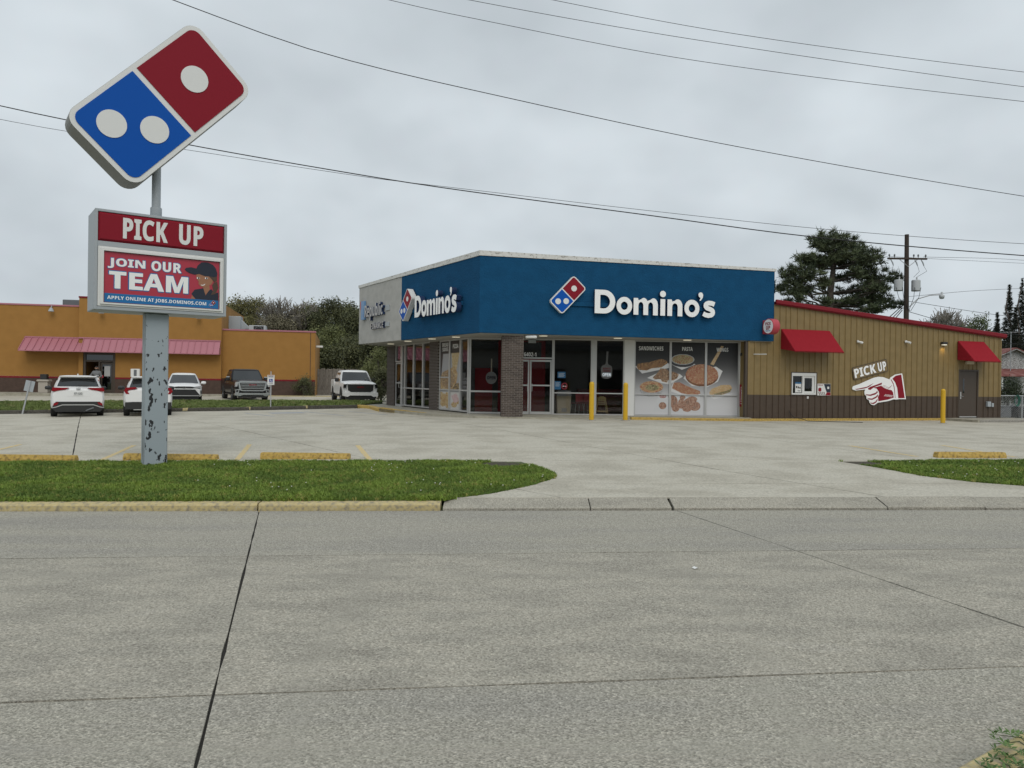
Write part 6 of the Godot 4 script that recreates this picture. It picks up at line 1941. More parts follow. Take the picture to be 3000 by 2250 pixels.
func pickup(called: String, label: String, xf: Transform3D, body: Material, fancy: bool) -> void:
	var c := thing(called, label, "pickup truck", xf)
	var K: Material = M.black_plastic
	var mb := MB.new()
	hull(mb, [[0.0, 0.99, 0.42, 1.22, 0.04], [0.9, 0.99, 0.42, 1.2, 0.06], [1.4, 0.99, 0.46, 1.18, 0.1], [2.2, 0.98, 0.48, 1.16, 0.1], [2.75, 0.97, 0.5, 1.12, 0.08], [2.92, 0.92, 0.52, 1.05, 0.06]])
	mbput(c, "front_body", mb, body)
	mb = MB.new()
	hull(mb, [[-1.35, 0.99, 0.42, 1.22, 0.03], [-0.5, 0.99, 0.42, 1.22, 0.03], [0.02, 0.99, 0.42, 1.22, 0.03]])
	mbput(c, "cab_body", mb, body)
	var bed := MB.new()
	bed.cbox(-0.99, 0.99, 0.52, 0.62, -2.95, -1.37, 0.02)
	bed.cbox(0.9, 0.99, 0.5, 1.32, -2.95, -1.37, 0.03); bed.cbox(-0.99, -0.9, 0.5, 1.32, -2.95, -1.37, 0.03)
	bed.cbox(-0.9, 0.9, 0.52, 1.32, -2.95, -2.87, 0.03); bed.cbox(-0.9, 0.9, 0.55, 1.3, -1.45, -1.37, 0.02)
	mbput(c, "load_bed", bed, body)
	cabin(c, body, {"zf": 1.12, "zr": -1.3, "tf": 0.4, "tr": -1.12, "wb": 0.94, "wt": 0.77, "yb": 1.2, "yt": 1.83, "panes": [[0.06, 0.5], [0.54, 0.93]]})
	for s in [1, -1]:
		boxput(c, "door_handle", [minf(s * 0.99, s * 1.015), maxf(s * 0.99, s * 1.015), 1.05, 1.08, 0.05, 0.25], body if not fancy else M.chrome, 0.005)
		boxput(c, "door_handle", [minf(s * 0.99, s * 1.015), maxf(s * 0.99, s * 1.015), 1.05, 1.08, -0.95, -0.75], body if not fancy else M.chrome, 0.005)
		boxput(c, "side_step", [minf(s * 0.85, s * 1.0), maxf(s * 0.85, s * 1.0), 0.34, 0.4, -1.2, 1.1], K, 0.02)
		for z in [1.85, -2.0]:
			mb = MB.new()
			var arc := PackedVector2Array(); var inn := PackedVector2Array()
			for k in 13:
				var a := PI * k / 12.0
				arc.append(Vector2(cos(a) * 0.5, 0.42 + sin(a) * 0.5)); inn.append(Vector2(cos(a) * 0.3, 0.42 + sin(a) * 0.1))
			mb.prism(arc, 0.0, 0.012, Transform3D(Basis(Vector3(0, 0, 1), UP, Vector3(-1, 0, 0)), Vector3(s * 0.992 + (0.006 if s > 0 else 0.006), 0, z)))
			mbput(c, "wheel_arch", mb, K)
			wheel(c, Vector3(s * 0.88, 0.405, z), 0.405, 0.27, s)
	for s in [1, -1]:
		boxput(c, "mirror", [minf(s * 0.98, s * 1.22), maxf(s * 0.98, s * 1.22), 1.2, 1.42, 0.78, 0.92], K, 0.04)
		if fancy: boxput(c, "mirror_cap", [minf(s * 0.99, s * 1.2), maxf(s * 0.99, s * 1.2), 1.35, 1.43, 0.85, 0.935], M.chrome, 0.03)
	boxput(c, "underside", [-0.8, 0.8, 0.3, 0.5, -2.8, 2.6], K)
	if fancy:
		shape_pair(c, "grille_surround", [-0.82, 1.1, -0.7, 1.17, 0.7, 1.17, 0.82, 1.1, 0.74, 0.66, 0.6, 0.58, -0.6, 0.58, -0.74, 0.66], 2.8, 2.96, M.chrome, false)
		shape_pair(c, "grille", [-0.72, 1.07, 0.72, 1.07, 0.64, 0.68, 0.55, 0.64, -0.55, 0.64, -0.64, 0.68], 2.9, 2.965, K, false)
		for k in 4: shape_pair(c, "grille_bar", [-0.66, 0.72 + 0.09 * k, 0.66, 0.72 + 0.09 * k, 0.67, 0.75 + 0.09 * k, -0.67, 0.75 + 0.09 * k], 2.9, 2.985, M.chrome, false)
		shape_pair(c, "headlight", [0.8, 1.12, 0.95, 1.1, 0.98, 0.84, 0.86, 0.84], 2.7, 2.955, M.head_lens)
		shape_pair(c, "fog_light_frame", [0.72, 0.7, 0.96, 0.68, 0.96, 0.46, 0.78, 0.46], 2.7, 2.965, M.chrome)
		shape_pair(c, "fog_light", [0.78, 0.65, 0.92, 0.64, 0.92, 0.51, 0.82, 0.51], 2.8, 2.975, K)
		shape_pair(c, "front_bumper", [-1.0, 0.48, 1.0, 0.48, 1.0, 0.34, 0.72, 0.28, 0.55, 0.36, -0.55, 0.36, -0.72, 0.28, -1.0, 0.34], 2.6, 3.03, M.chrome, false)
		shape_pair(c, "air_dam", [-0.85, 0.36, 0.85, 0.36, 0.75, 0.2, -0.75, 0.2], 2.6, 2.95, K, false)
		text(c, "badge", "GMC", [-0.22, 0.22, 0.91, 1.0], 2.986, 0.01, M.tail_red)
	else:
		shape_pair(c, "grille", [-0.74, 1.06, 0.74, 1.06, 0.72, 0.72, 0.55, 0.62, -0.55, 0.62, -0.72, 0.72], 2.85, 2.955, K, false)
		shape_pair(c, "headlight", [0.77, 1.08, 0.95, 1.06, 0.97, 0.86, 0.84, 0.84, 0.8, 0.94], 2.7, 2.95, M.dark_glass)
		shape_pair(c, "running_light", [0.74, 1.1, 0.78, 1.1, 0.84, 0.84, 0.96, 0.84, 0.96, 0.8, 0.8, 0.8], 2.7, 2.96, M.head_lens)
		shape_pair(c, "front_bumper", [-1.0, 0.6, 1.0, 0.6, 1.0, 0.4, 0.75, 0.34, 0.6, 0.42, -0.6, 0.42, -0.75, 0.34, -1.0, 0.4], 2.6, 3.0, body, false)
		shape_pair(c, "air_dam", [-0.9, 0.42, 0.9, 0.42, 0.8, 0.2, -0.8, 0.2], 2.6, 2.95, K, false)
		boxput(c, "hood_scoop", [-0.3, 0.3, 1.2, 1.225, 2.3, 2.5], K, 0.008)
		text(c, "badge", "GMC", [-0.2, 0.2, 0.86, 0.94], 2.957, 0.01, M.tail_red)

# ------------------------------------------------------------------ small things in the car park
func build_small_things() -> void:
	var mb: MB
	for q in [[2.914, 28.0, 1.41, "yellow bollard in front of the post between the shop windows"], [4.2, 28.35, 1.4, "yellow bollard in front of the wide white post left of the food posters"], [17.75, 31.6, 1.42, "yellow bollard standing alone by the brown door"]]:
		var t := thing("bollard", q[3], "bollard", Transform3D(Basis(), on(q[0], q[1])), "yellow bollards before the shop")
		mb = MB.new()
		var r := 0.088
		mb.lathe([[r, -0.05], [r, q[2] - 0.08], [r * 0.93, q[2] - 0.05], [r * 0.7, q[2] - 0.018], [r * 0.4, q[2] - 0.004], [0.0, q[2]]], 24)
		mbput(t, "sleeve", mb, M.bollard_yellow)
		mb = MB.new()
		mb.lathe([[0.17, -0.02], [0.165, 0.012], [0.09, 0.02]], 20)
		mbput(t, "footing", mb, M.old_concrete)
	for q in [[-9.96, 15.87, 0.5, 1.95, "yellow parking block at the picture's edge behind the grass"], [-7.07, 15.98, 0.2, 1.93, "yellow parking block behind the sign post"], [-4.31, 16.12, 0.2, 1.86, "yellow parking block nearest the end of the grass island"], [10.13, 16.95, 6.0, 1.62, "yellow parking block behind the small grass island across the drive"]]:
		var t := thing("parking_block", q[4], "parking block", Transform3D(Basis(UP, deg_to_rad(q[2])), on(q[0], q[1])), "parking blocks")
		mb = MB.new()
		var h: float = q[3] / 2.0
		var prof := [[0.085, -0.02], [0.085, 0.05], [0.055, 0.125], [-0.055, 0.125], [-0.085, 0.05], [-0.085, -0.02]]
		var rows := []
		for x in [-h, -h + 0.02, h - 0.02, h]:
			var row := []
			for p in prof: row.append(Vector3(x, p[1] - (0.012 if absf(x) == h and p[1] > 0.1 else 0.0), p[0]))
			rows.append(row)
		for i in 3:
			for k in prof.size() - 1: mb.quad(rows[i][k], rows[i + 1][k], rows[i + 1][k + 1], rows[i][k + 1])
		for e in [0, 3]:
			for k in range(1, prof.size() - 1): mb.tri(rows[e][0], rows[e][k], rows[e][k + 1])
		mbput(t, "block", mb, M.kerb_orange)
		for x in [-h * 0.7, h * 0.7]:
			mb = MB.new()
			mb.lathe([[0.016, 0.12], [0.016, 0.13], [0.0, 0.134]], 10, Transform3D(Basis(), Vector3(x, 0, 0)))
			mbput(t, "anchor_pin", mb, M.dark_kerb)
	# accessible parking sign
	var t := thing("accessible_parking_sign", "white parking sign with a blue wheelchair symbol on a thin post in the grass strip", "sign", frame(-11.6, 36.95, 18.0, land(-11.6, 36.95)))
	mb = MB.new()
	mb.box(-0.025, 0.025, 0.0, 1.85, -0.03, 0.0)
	mbput(t, "post", mb, M.galvanised)
	boxput(t, "panel", [-0.16, 0.16, 1.2, 1.68, 0.0, 0.006], M.sign_white)
	boxput(t, "symbol_field", [-0.08, 0.08, 1.32, 1.49, 0.006, 0.008], mat("symbol_blue", lin(0.01, 0.05, 0.28), 0.5))
	mb = MB.new()
	mb.ring(ellipse(-0.005, 1.375, 0.042, 0.042, 18), ellipse(-0.005, 1.375, 0.03, 0.03, 18), 0.008, 0.01)
	mb.prism(ellipse(-0.01, 1.465, 0.014, 0.014, 12), 0.008, 0.0102)
	mb.box(-0.02, -0.003, 1.39, 1.448, 0.008, 0.0104); mb.box(-0.003, 0.03, 1.392, 1.404, 0.008, 0.0106); mb.box(0.028, 0.04, 1.35, 1.404, 0.008, 0.0108)
	mbput(t, "wheelchair_symbol", mb, M.sign_white)
	text(t, "lettering", "PARKING", [-0.12, 0.12, 1.56, 1.63], 0.006, 0.002, M.letter_navy)
	text(t, "lettering", "RESERVED", [-0.13, 0.13, 1.635, 1.67], 0.006, 0.002, M.sign_red)
	text(t, "lettering", "BY PERMIT", [-0.1, 0.1, 1.24, 1.28], 0.006, 0.002, M.letter_navy)
	t = thing("leaning_sign", "back of a small metal sign on a post leaning in the grass strip", "sign", frame(-21.6, 33.9, 10.0, land(-21.6, 33.9)) * Transform3D(Basis(Vector3.BACK, deg_to_rad(-12.0)), Vector3.ZERO))
	boxput(t, "post", [-0.03, 0.03, -0.05, 1.5, -0.03, 0.01], M.galvanised)
	boxput(t, "panel", [-0.19, 0.19, 1.02, 1.5, -0.04, -0.03], M.grey_paint)
	# bits of litter on the street
	for q in [[1.78, 7.35, "scrap of white paper lying on the street slab", M.sign_white]]:
		var l := thing("paper_scrap", q[2], "litter", Transform3D(Basis(UP, 0.6), on(q[0], q[1], 0.003)))
		mb = MB.new()
		mb.grid([[Vector3(-0.03, 0.004, 0.02), Vector3(0, 0.012, 0.03), Vector3(0.03, 0.003, 0.015)], [Vector3(-0.028, 0.01, -0.02), Vector3(0.004, 0.02, -0.015), Vector3(0.03, 0.008, -0.025)]])
		mbput(l, "paper", mb, q[3])
	# weeds growing over the near kerb
	var leafm := MB.new()
	for k in 5:
		var a := TAU * k / 5.0
		var d := Vector3(cos(a), 0.35, sin(a))
		var s := Vector3(-sin(a), 0, cos(a)) * 0.006
		leafm.tri(Vector3.ZERO, d * 0.016 + s, d * 0.03); leafm.tri(Vector3.ZERO, d * 0.03, d * 0.016 - s)
	var lm := leafm.done()
	mat("weed_stem", lin(0.06, 0.08, 0.03), 0.8)
	for w in [[2.36, 3.40, 0.15, "leafy weed sprawling over the near yellow kerb, the larger one"], [2.12, 3.2, 0.09, "small leafy weed at the foot of the near yellow kerb"]]:
		t = thing("weed", w[3], "plant", Transform3D(Basis(), Vector3(w[0], 0.17, -w[1])))
		var xfs := []; var cols := []
		for k in int(420 * w[2]):
			var a := rng.randf() * TAU
			var r: float = w[2] * 1.35 * sqrt(rng.randf())
			xfs.append(Transform3D(Basis(UP, rng.randf() * TAU) * Basis(Vector3.RIGHT, rng.randf_range(-0.5, 0.5)) * Basis.from_scale(Vector3.ONE * rng.randf_range(0.7, 1.3)), Vector3(cos(a) * r, 0.01 + rng.randf() * 0.09 * (1.0 - r / (w[2] * 1.6)), sin(a) * r)))
			cols.append(Color(0.05, 0.1, 0.02).lerp(Color(0.11, 0.19, 0.05), rng.randf()))
		multi(t, "leaf", lm, M.leaf, xfs, cols).set_meta("kind", "stuff")
		for k in 9:
			mb = MB.new()
			var a := TAU * k / 9.0
			mb.tube([Vector3.ZERO, Vector3(cos(a) * 0.5, 0.35, sin(a) * 0.5) * w[2], Vector3(cos(a) * 1.2, 0.15, sin(a) * 1.2) * w[2]], [0.003, 0.0025, 0.0015], 5)
			mbput(t, "stem", mb, M.weed_stem)

# ------------------------------------------------------------------ the person at the restaurant door
func blend(a: float, b: float, k: float) -> float:
	var h := maxf(k - absf(a - b), 0.0) / k
	return minf(a, b) - h * h * k * 0.25

func skin_bones(bones: Array, cell: float, k: float) -> MB:
	# tapered capsules joined by a smooth minimum, meshed as surface nets
	var lo := Vector3(1e9, 1e9, 1e9); var hi := -lo
	for b in bones:
		for e in [[b[0], b[2]], [b[1], b[3]]]:
			lo = lo.min(e[0] - Vector3.ONE * (e[1] + cell * 2)); hi = hi.max(e[0] + Vector3.ONE * (e[1] + cell * 2))
	var nx := int((hi.x - lo.x) / cell) + 2; var ny := int((hi.y - lo.y) / cell) + 2; var nz := int((hi.z - lo.z) / cell) + 2
	var f := PackedFloat32Array()
	f.resize(nx * ny * nz)
	f.fill(1.0)
	for b in bones:
		var A: Vector3 = b[0]; var B: Vector3 = b[1]; var ra: float = b[2]; var rb: float = b[3]
		var m := maxf(ra, rb) + k + cell * 1.5
		var l := ((A.min(B) - Vector3.ONE * m - lo) / cell).floor(); var h := ((A.max(B) + Vector3.ONE * m - lo) / cell).ceil()
		var ab := B - A
		var len2 := maxf(ab.length_squared(), 1e-9)
		for z in range(maxi(0, int(l.z)), mini(nz, int(h.z) + 1)):
			for y in range(maxi(0, int(l.y)), mini(ny, int(h.y) + 1)):
				for x in range(maxi(0, int(l.x)), mini(nx, int(h.x) + 1)):
					var p := lo + Vector3(x, y, z) * cell
					var t := clampf((p - A).dot(ab) / len2, 0.0, 1.0)
					var d := p.distance_to(A + ab * t) - lerpf(ra, rb, t)
					var i := x + nx * (y + ny * z)
					f[i] = blend(f[i], d, k)
	var vert := {}
	var mb := MB.new()
	var at := func(x: int, y: int, z: int) -> int: return x + nx * (y + ny * z)
	var point := func(x: int, y: int, z: int) -> Vector3:
		var key := x + nx * (y + ny * z)
		if vert.has(key): return vert[key]
		var s := Vector3.ZERO; var n := 0
		for e in [[0, 0, 0, 1, 0, 0], [0, 1, 0, 1, 1, 0], [0, 0, 1, 1, 0, 1], [0, 1, 1, 1, 1, 1], [0, 0, 0, 0, 1, 0], [1, 0, 0, 1, 1, 0], [0, 0, 1, 0, 1, 1], [1, 0, 1, 1, 1, 1], [0, 0, 0, 0, 0, 1], [1, 0, 0, 1, 0, 1], [0, 1, 0, 0, 1, 1], [1, 1, 0, 1, 1, 1]]:
			var a: float = f[at.call(x + e[0], y + e[1], z + e[2])]; var b: float = f[at.call(x + e[3], y + e[4], z + e[5])]
			if (a < 0) != (b < 0):
				var t := a / (a - b)
				s += Vector3(e[0], e[1], e[2]).lerp(Vector3(e[3], e[4], e[5]), t)
				n += 1
		var r := lo + (Vector3(x, y, z) + s / maxi(n, 1)) * cell
		vert[key] = r
		return r
	for z in range(1, nz - 1):
		for y in range(1, ny - 1):
			for x in range(1, nx - 1):
				var a := f[x + nx * (y + ny * z)]
				for ax in 3:
					var b: float = f[x + nx * (y + ny * z) + [1, nx, nx * ny][ax]]
					if (a < 0) == (b < 0): continue
					var q: Array
					if ax == 0: q = [point.call(x, y - 1, z - 1), point.call(x, y, z - 1), point.call(x, y, z), point.call(x, y - 1, z)]
					elif ax == 1: q = [point.call(x - 1, y, z - 1), point.call(x - 1, y, z), point.call(x, y, z), point.call(x, y, z - 1)]
					else: q = [point.call(x - 1, y - 1, z), point.call(x, y - 1, z), point.call(x, y, z), point.call(x - 1, y, z)]
					if a < 0: mb.quad(q[0], q[1], q[2], q[3])
					else: mb.quad(q[3], q[2], q[1], q[0])
	return mb

func build_person() -> void:
	# coming out of the restaurant: grey hooded top, dark trousers, beard, a bag held before the hip
	var t := thing("person", "bearded person in a grey hoodie carrying a red and white bag out of the restaurant", "person", frame(-27.7, 51.2, 0.0, 0.62) * Transform3D(Basis(UP, 0.35), Vector3.ZERO))
	var V := func(x: float, y: float, z: float) -> Vector3: return Vector3(x, y, z)
	# legs, trunk, arms, neck, head: one surface
	var B := []
	for s in [-1, 1]:
		B.append([V.call(s * 0.1, 0.9, 0), V.call(s * 0.11, 0.5, 0.03 * s), 0.1, 0.07])
		B.append([V.call(s * 0.11, 0.5, 0.03 * s), V.call(s * 0.12, 0.09, -0.01), 0.07, 0.05])
		B.append([V.call(s * 0.12, 0.05, -0.03), V.call(s * 0.13, 0.04, 0.17), 0.05, 0.042])
	B.append([V.call(0, 0.92, 0), V.call(0, 1.15, 0), 0.16, 0.165])
	B.append([V.call(-0.07, 1.3, 0.0), V.call(0.07, 1.3, 0.0), 0.16, 0.16])
	B.append([V.call(-0.16, 1.42, -0.01), V.call(0.16, 1.42, -0.01), 0.075, 0.075])
	B.append([V.call(0, 1.42, -0.01), V.call(0, 1.56, 0.02), 0.065, 0.055])
	B.append([V.call(0, 1.62, 0.035), V.call(0, 1.69, 0.01), 0.078, 0.1])
	B.append([V.call(0, 1.655, 0.1), V.call(0, 1.63, 0.128), 0.014, 0.018])
	# his right arm bends out with the hand near the hip, the left crosses to the bag
	B.append([V.call(-0.2, 1.4, -0.01), V.call(-0.36, 1.17, -0.04), 0.07, 0.055])
	B.append([V.call(-0.36, 1.17, -0.04), V.call(-0.24, 1.0, 0.15), 0.055, 0.037])
	B.append([V.call(0.2, 1.4, -0.01), V.call(0.29, 1.14, 0.02), 0.07, 0.055])
	B.append([V.call(0.29, 1.14, 0.02), V.call(0.23, 1.08, 0.26), 0.055, 0.036])
	var body := skin_bones(B, 0.02, 0.045)
	mbput(t, "body", body, M.cloth_grey)
	# face, hair and beard over the head; trousers over the legs
	var hd := skin_bones([[V.call(0, 1.63, 0.045), V.call(0, 1.69, 0.02), 0.078, 0.102], [V.call(0, 1.66, 0.115), V.call(0, 1.635, 0.135), 0.012, 0.017], [V.call(-0.1, 1.655, 0.015), V.call(-0.108, 1.64, 0.01), 0.022, 0.014], [V.call(0.1, 1.655, 0.015), V.call(0.108, 1.64, 0.01), 0.022, 0.014]], 0.01, 0.02)
	mbput(t, "face", hd, M.skin)
	mbput(t, "hair", skin_bones([[V.call(0, 1.715, 0.0), V.call(0, 1.72, 0.03), 0.106, 0.09], [V.call(0, 1.66, -0.04), V.call(0, 1.7, -0.02), 0.09, 0.1]], 0.012, 0.02), M.hair)
	mbput(t, "beard", skin_bones([[V.call(-0.055, 1.6, 0.07), V.call(0.055, 1.6, 0.07), 0.036, 0.036], [V.call(0, 1.575, 0.085), V.call(0, 1.56, 0.09), 0.04, 0.034]], 0.01, 0.02), M.hair)
	for s in [-1, 1]:
		var mb := MB.new()
		mb.lathe([[0.0, -0.008], [0.008, 0.0], [0.0, 0.008]], 8, Transform3D(Basis(), V.call(s * 0.035, 1.667, 0.116)))
		mbput(t, "eye", mb, M.hair)
	var trouser := []
	for s in [-1, 1]:
		trouser.append([V.call(s * 0.1, 0.93, 0), V.call(s * 0.11, 0.5, 0.03 * s), 0.125, 0.085])
		trouser.append([V.call(s * 0.11, 0.5, 0.03 * s), V.call(s * 0.12, 0.12, -0.01), 0.085, 0.07])
	mbput(t, "trousers", skin_bones(trouser, 0.02, 0.03), M.cloth_dark)
	# hands, each with a palm, four fingers and a thumb
	for q in [[V.call(-0.24, 1.0, 0.15), Vector3(0.45, -0.45, 0.77)], [V.call(0.23, 1.08, 0.26), Vector3(-0.15, -0.25, 0.95)]]:
		var w: Vector3 = q[0]; var dir: Vector3 = q[1].normalized()
		var side := dir.cross(Vector3.UP).normalized(); var down := side.cross(dir).normalized() * -1.0
		var hb := [[w, w + dir * 0.035, 0.028, 0.03], [w + dir * 0.04 - side * 0.022, w + dir * 0.085 - side * 0.026, 0.017, 0.014], [w + dir * 0.04 + side * 0.022, w + dir * 0.085 + side * 0.026, 0.017, 0.014], [w + dir * 0.04, w + dir * 0.088, 0.018, 0.015]]
		for i in 4:
			var o := side * (-0.03 + 0.02 * i)
			var l: float = [0.036, 0.044, 0.041, 0.031][i]
			var k0 := w + dir * 0.088 + o; var k1: Vector3 = k0 + dir * l * 0.8 + down * l * 0.5
			hb.append([k0, k1, 0.0088, 0.008]); hb.append([k1, k1 + down * l * 0.9 - dir * l * 0.1, 0.008, 0.007])
		var th := w + dir * 0.03 + side * 0.03
		hb.append([th, th + dir * 0.03 + side * 0.02 + down * 0.01, 0.011, 0.0095]); hb.append([th + dir * 0.03 + side * 0.02 + down * 0.01, th + dir * 0.06 + side * 0.012 + down * 0.03, 0.0095, 0.008])
		mbput(t, "hand", skin_bones(hb, 0.005, 0.008), M.skin)
	text(t, "hoodie_lettering", "NY FL", [-0.02, 0.16, 1.13, 1.2], 0.172, 0.006, M.letter_white)
	# the bag
	var b := thing("carrier_bag", "red and white carrier bag held by the person at the restaurant door", "bag", frame(-27.7, 51.2, 0.0, 0.62) * Transform3D(Basis(UP, 0.35), Vector3(0.2, 0, 0.34)))
	var mb := MB.new()
	mb.prism(pl([-0.14, 0.72, 0.14, 0.7, 0.16, 0.9, 0.13, 1.02, -0.13, 1.02, -0.16, 0.9]), -0.07, 0.07)
	mbput(b, "bag_body", mb, M.sign_white)
	flat_shape(b, "red_print", [-0.12, 0.75, 0.13, 0.74, 0.14, 0.9, -0.13, 0.9], 0.07, 0.074, M.red_plastic)
	mb = MB.new()
	mb.tube([Vector3(-0.07, 1.0, 0), Vector3(-0.05, 1.07, 0), Vector3(0.05, 1.07, 0), Vector3(0.07, 1.0, 0)], [0.009], 6)
	mbput(b, "handle", mb, M.sign_white)

# ------------------------------------------------------------------ wires and the power pole
func cable(label: String, pts: Array, r: float, extend := 14.0) -> void:
	# a hanging wire through measured points, carried on past both ends
	var c := Curve3D.new()
	var p := []
	for i in range(0, pts.size(), 3): p.append(Vector3(pts[i], pts[i + 1], -pts[i + 2]))
	if extend > 0.0:
		p.push_front(p[0] + (p[0] - p[1]).normalized() * extend + UP * 0.3)
		p.append(p[-1] + (p[-1] - p[-2]).normalized() * extend + UP * 0.3)
	for i in p.size():
		var a: Vector3 = p[maxi(i - 1, 0)]; var b: Vector3 = p[mini(i + 1, p.size() - 1)]
		var l0: float = p[i].distance_to(a); var l1: float = p[i].distance_to(b)
		var d := (b - a).normalized()
		c.add_point(p[i], -d * l0 / 3.0, d * l1 / 3.0)
	var line := []
	var n := 60
	for i in n + 1: line.append(c.sample_baked(c.get_baked_length() * i / n, true))
	var mb := MB.new()
	mb.tube(line, [r], 6)
	var o := mbput(self, "overhead_wire", mb, M.wire_black)
	o.name = numbered("overhead_wire")
	tag(o, label, "wire", "overhead wires")

func build_wires() -> void:
	cable("single overhead wire crossing the sky highest above the blue fascia", [-5.81, 8.16, 13.00, -3.51, 7.72, 14.00, -0.13, 7.32, 15.00, 4.84, 6.89, 16.50, 11.93, 6.30, 18.00], 0.008)
	cable("thick black overhead cable passing behind the tilted tile and just above the pine", [-14.09, 9.13, 21.00, -12.44, 8.80, 21.00, -8.89, 8.13, 21.00, -3.95, 7.34, 21.00, -1.41, 6.99, 21.00, 3.65, 6.39, 21.00, 8.16, 5.86, 21.00, 13.94, 5.43, 21.00], 0.015)
	cable("thin overhead wire running just above the thick cable", [-14.75, 9.09, 22.00, -12.96, 8.79, 22.00, -9.45, 8.30, 22.00, -4.14, 7.57, 22.00, -1.48, 7.29, 22.00, 3.83, 6.74, 22.00, 9.13, 6.26, 22.00, 14.60, 5.94, 22.00], 0.007)
	cable("lowest of the three thin wires in the sky's top corner", [-3.34, 11.67, 20.00, -1.41, 11.27, 20.00, 4.62, 10.21, 20.00, 13.21, 9.26, 20.00], 0.007)
	cable("middle one of the three thin wires in the sky's top corner", [-1.27, 11.99, 20.60, 4.75, 11.02, 20.60, 13.60, 9.88, 20.60], 0.007)
	cable("highest of the three thin wires in the sky's top corner", [0.99, 12.32, 21.20, 6.17, 11.44, 21.20, 13.99, 10.52, 21.20], 0.007)
	# the pole behind the metal wing
	var t := thing("power_pole", "wooden power pole with a cross-arm and two grey transformers behind the metal wing", "pole", Transform3D(Basis(), Vector3(26.62, 0.3, -52.0)))
	var mb := MB.new()
	mb.tube([Vector3(0.06, 0, 0), Vector3(0, 6, 0), Vector3(-0.05, 11.8, 0)], [0.19, 0.165, 0.135], 14)
	mbput(t, "shaft", mb, M.pole_wood)
	boxput(t, "cross_arm", [-1.42, 1.25, 10.08, 10.2, 0.12, 0.24], M.pole_wood, 0.015)
	for s in [-1, 1]:
		mb = MB.new()
		mb.tube([Vector3(s * 0.6, 10.08, 0.18), Vector3(0, 9.6, 0.16)], [0.02], 6)
		mbput(t, "brace", mb, M.galvanised)
	for x in [-1.3, -0.95, 0.35, 0.65, 1.15]:
		mb = MB.new()
		mb.lathe([[0.02, 10.2], [0.02, 10.28], [0.06, 10.3], [0.05, 10.36], [0.06, 10.38], [0.03, 10.44], [0.0, 10.45]], 10, Transform3D(Basis(), Vector3(x, 0, 0.18)))
		mbput(t, "insulator", mb, M.dark_grey_paint)
	for x in [-1.2, 0.42, 0.85]:
		mb = MB.new()
		mb.tube([Vector3(x, 10.06, 0.2), Vector3(x + 0.1, 9.85, 0.24), Vector3(x + 0.16, 9.66, 0.24)], [0.035, 0.045, 0.03], 8)
		mbput(t, "fuse_cutout", mb, M.grey_paint)
	for q in [[-0.56, 8.0], [0.62, 8.0]]:
		mb = MB.new()
		mb.lathe([[0.0, -0.36], [0.27, -0.36], [0.285, -0.32], [0.285, 0.34], [0.25, 0.39], [0.0, 0.41]], 20, Transform3D(Basis(), Vector3(q[0], q[1] + 0.34, 0.0)))
		mb.lathe([[0.06, 0.4], [0.04, 0.48], [0.06, 0.5], [0.04, 0.58], [0.0, 0.6]], 10, Transform3D(Basis(), Vector3(q[0], q[1] + 0.34, 0.1)))
		mbput(t, "transformer", mb, M.transformer_grey)
	for q in [[-1.05, 9.66, -0.56, 8.95, -0.3], [0.58, 9.66, 0.4, 8.9, 0.2], [1.0, 9.66, 0.66, 8.95, 0.35]]:
		mb = MB.new()
		mb.tube([Vector3(q[0], q[1], 0.24), Vector3(lerpf(q[0], q[2], 0.4) + q[4], lerpf(q[1], q[3], 0.5), 0.24), Vector3(q[2], q[3], 0.1)], [0.012], 5)
		mbput(t, "jumper", mb, M.wire_black)
	for k in 5:
		mb = MB.new()
		var x := -0.85 + 0.42 * k
		mb.tube([Vector3(x, 8.2, 0.25), Vector3(x * 0.8, 7.5, 0.3), Vector3(x * 0.2, 7.0 - 0.1 * k, 0.22), Vector3(0.12, 6.6, 0.2)], [0.016], 5)
		mbput(t, "service_drop", mb, M.wire_black)
	mb = MB.new()
	mb.tube([Vector3(0.15, 6.9, 0.1), Vector3(0.7, 7.45, 0.12), Vector3(1.5, 7.7, 0.14), Vector3(2.2, 7.75, 0.15)], [0.035], 8)
	mbput(t, "lamp_arm", mb, M.galvanised)
	mb = MB.new()
	mb.lathe([[0.0, -0.25], [0.13, -0.22], [0.17, -0.1], [0.17, 0.0], [0.07, 0.05], [0.07, 0.22], [0.0, 0.24]], 16, Transform3D(Basis(), Vector3(2.3, 7.7, 0.15)))
	mbput(t, "street_lamp", mb, M.transformer_grey)
	var P := Vector3(26.6, 0.3, -52)
	var lines := [["wire running from the pole's arm towards the picture's edge", [25.4, 10.6, 52.0, 34, 11.4, 58.0, 52, 13.0, 70.0], 0.012], ["wire from the arm's far end towards the picture's edge", [27.7, 10.6, 52.0, 36, 11.2, 56.0, 52, 12.2, 66.0], 0.012],
		["wire from the lamp's height rising over the dark evergreens", [26.7, 7.9, 52, 34, 8.9, 56, 48, 10.4, 64], 0.012], ["cable below the lamp running over the dark evergreens", [26.7, 7.6, 52, 34, 6.95, 54, 50, 6.7, 62], 0.016],
		["lower cable from the pole to the old house", [26.7, 6.9, 52, 33, 5.9, 54.5, 46, 5.6, 60], 0.02], ["lowest cable from the pole passing the bare trees", [26.7, 5.9, 52, 33, 5.2, 55, 50, 5.0, 62], 0.02],
		["wire from the pole's arm slanting behind the pine", [25.3, 10.6, 52, 20, 9.6, 58, 12, 8.4, 66], 0.012], ["second wire from the pole slanting behind the pine", [25.9, 10.5, 52, 20, 9.0, 60, 12, 7.6, 70], 0.012]]
	for l in lines: cable(l[0], l[1], l[2], 0.0)
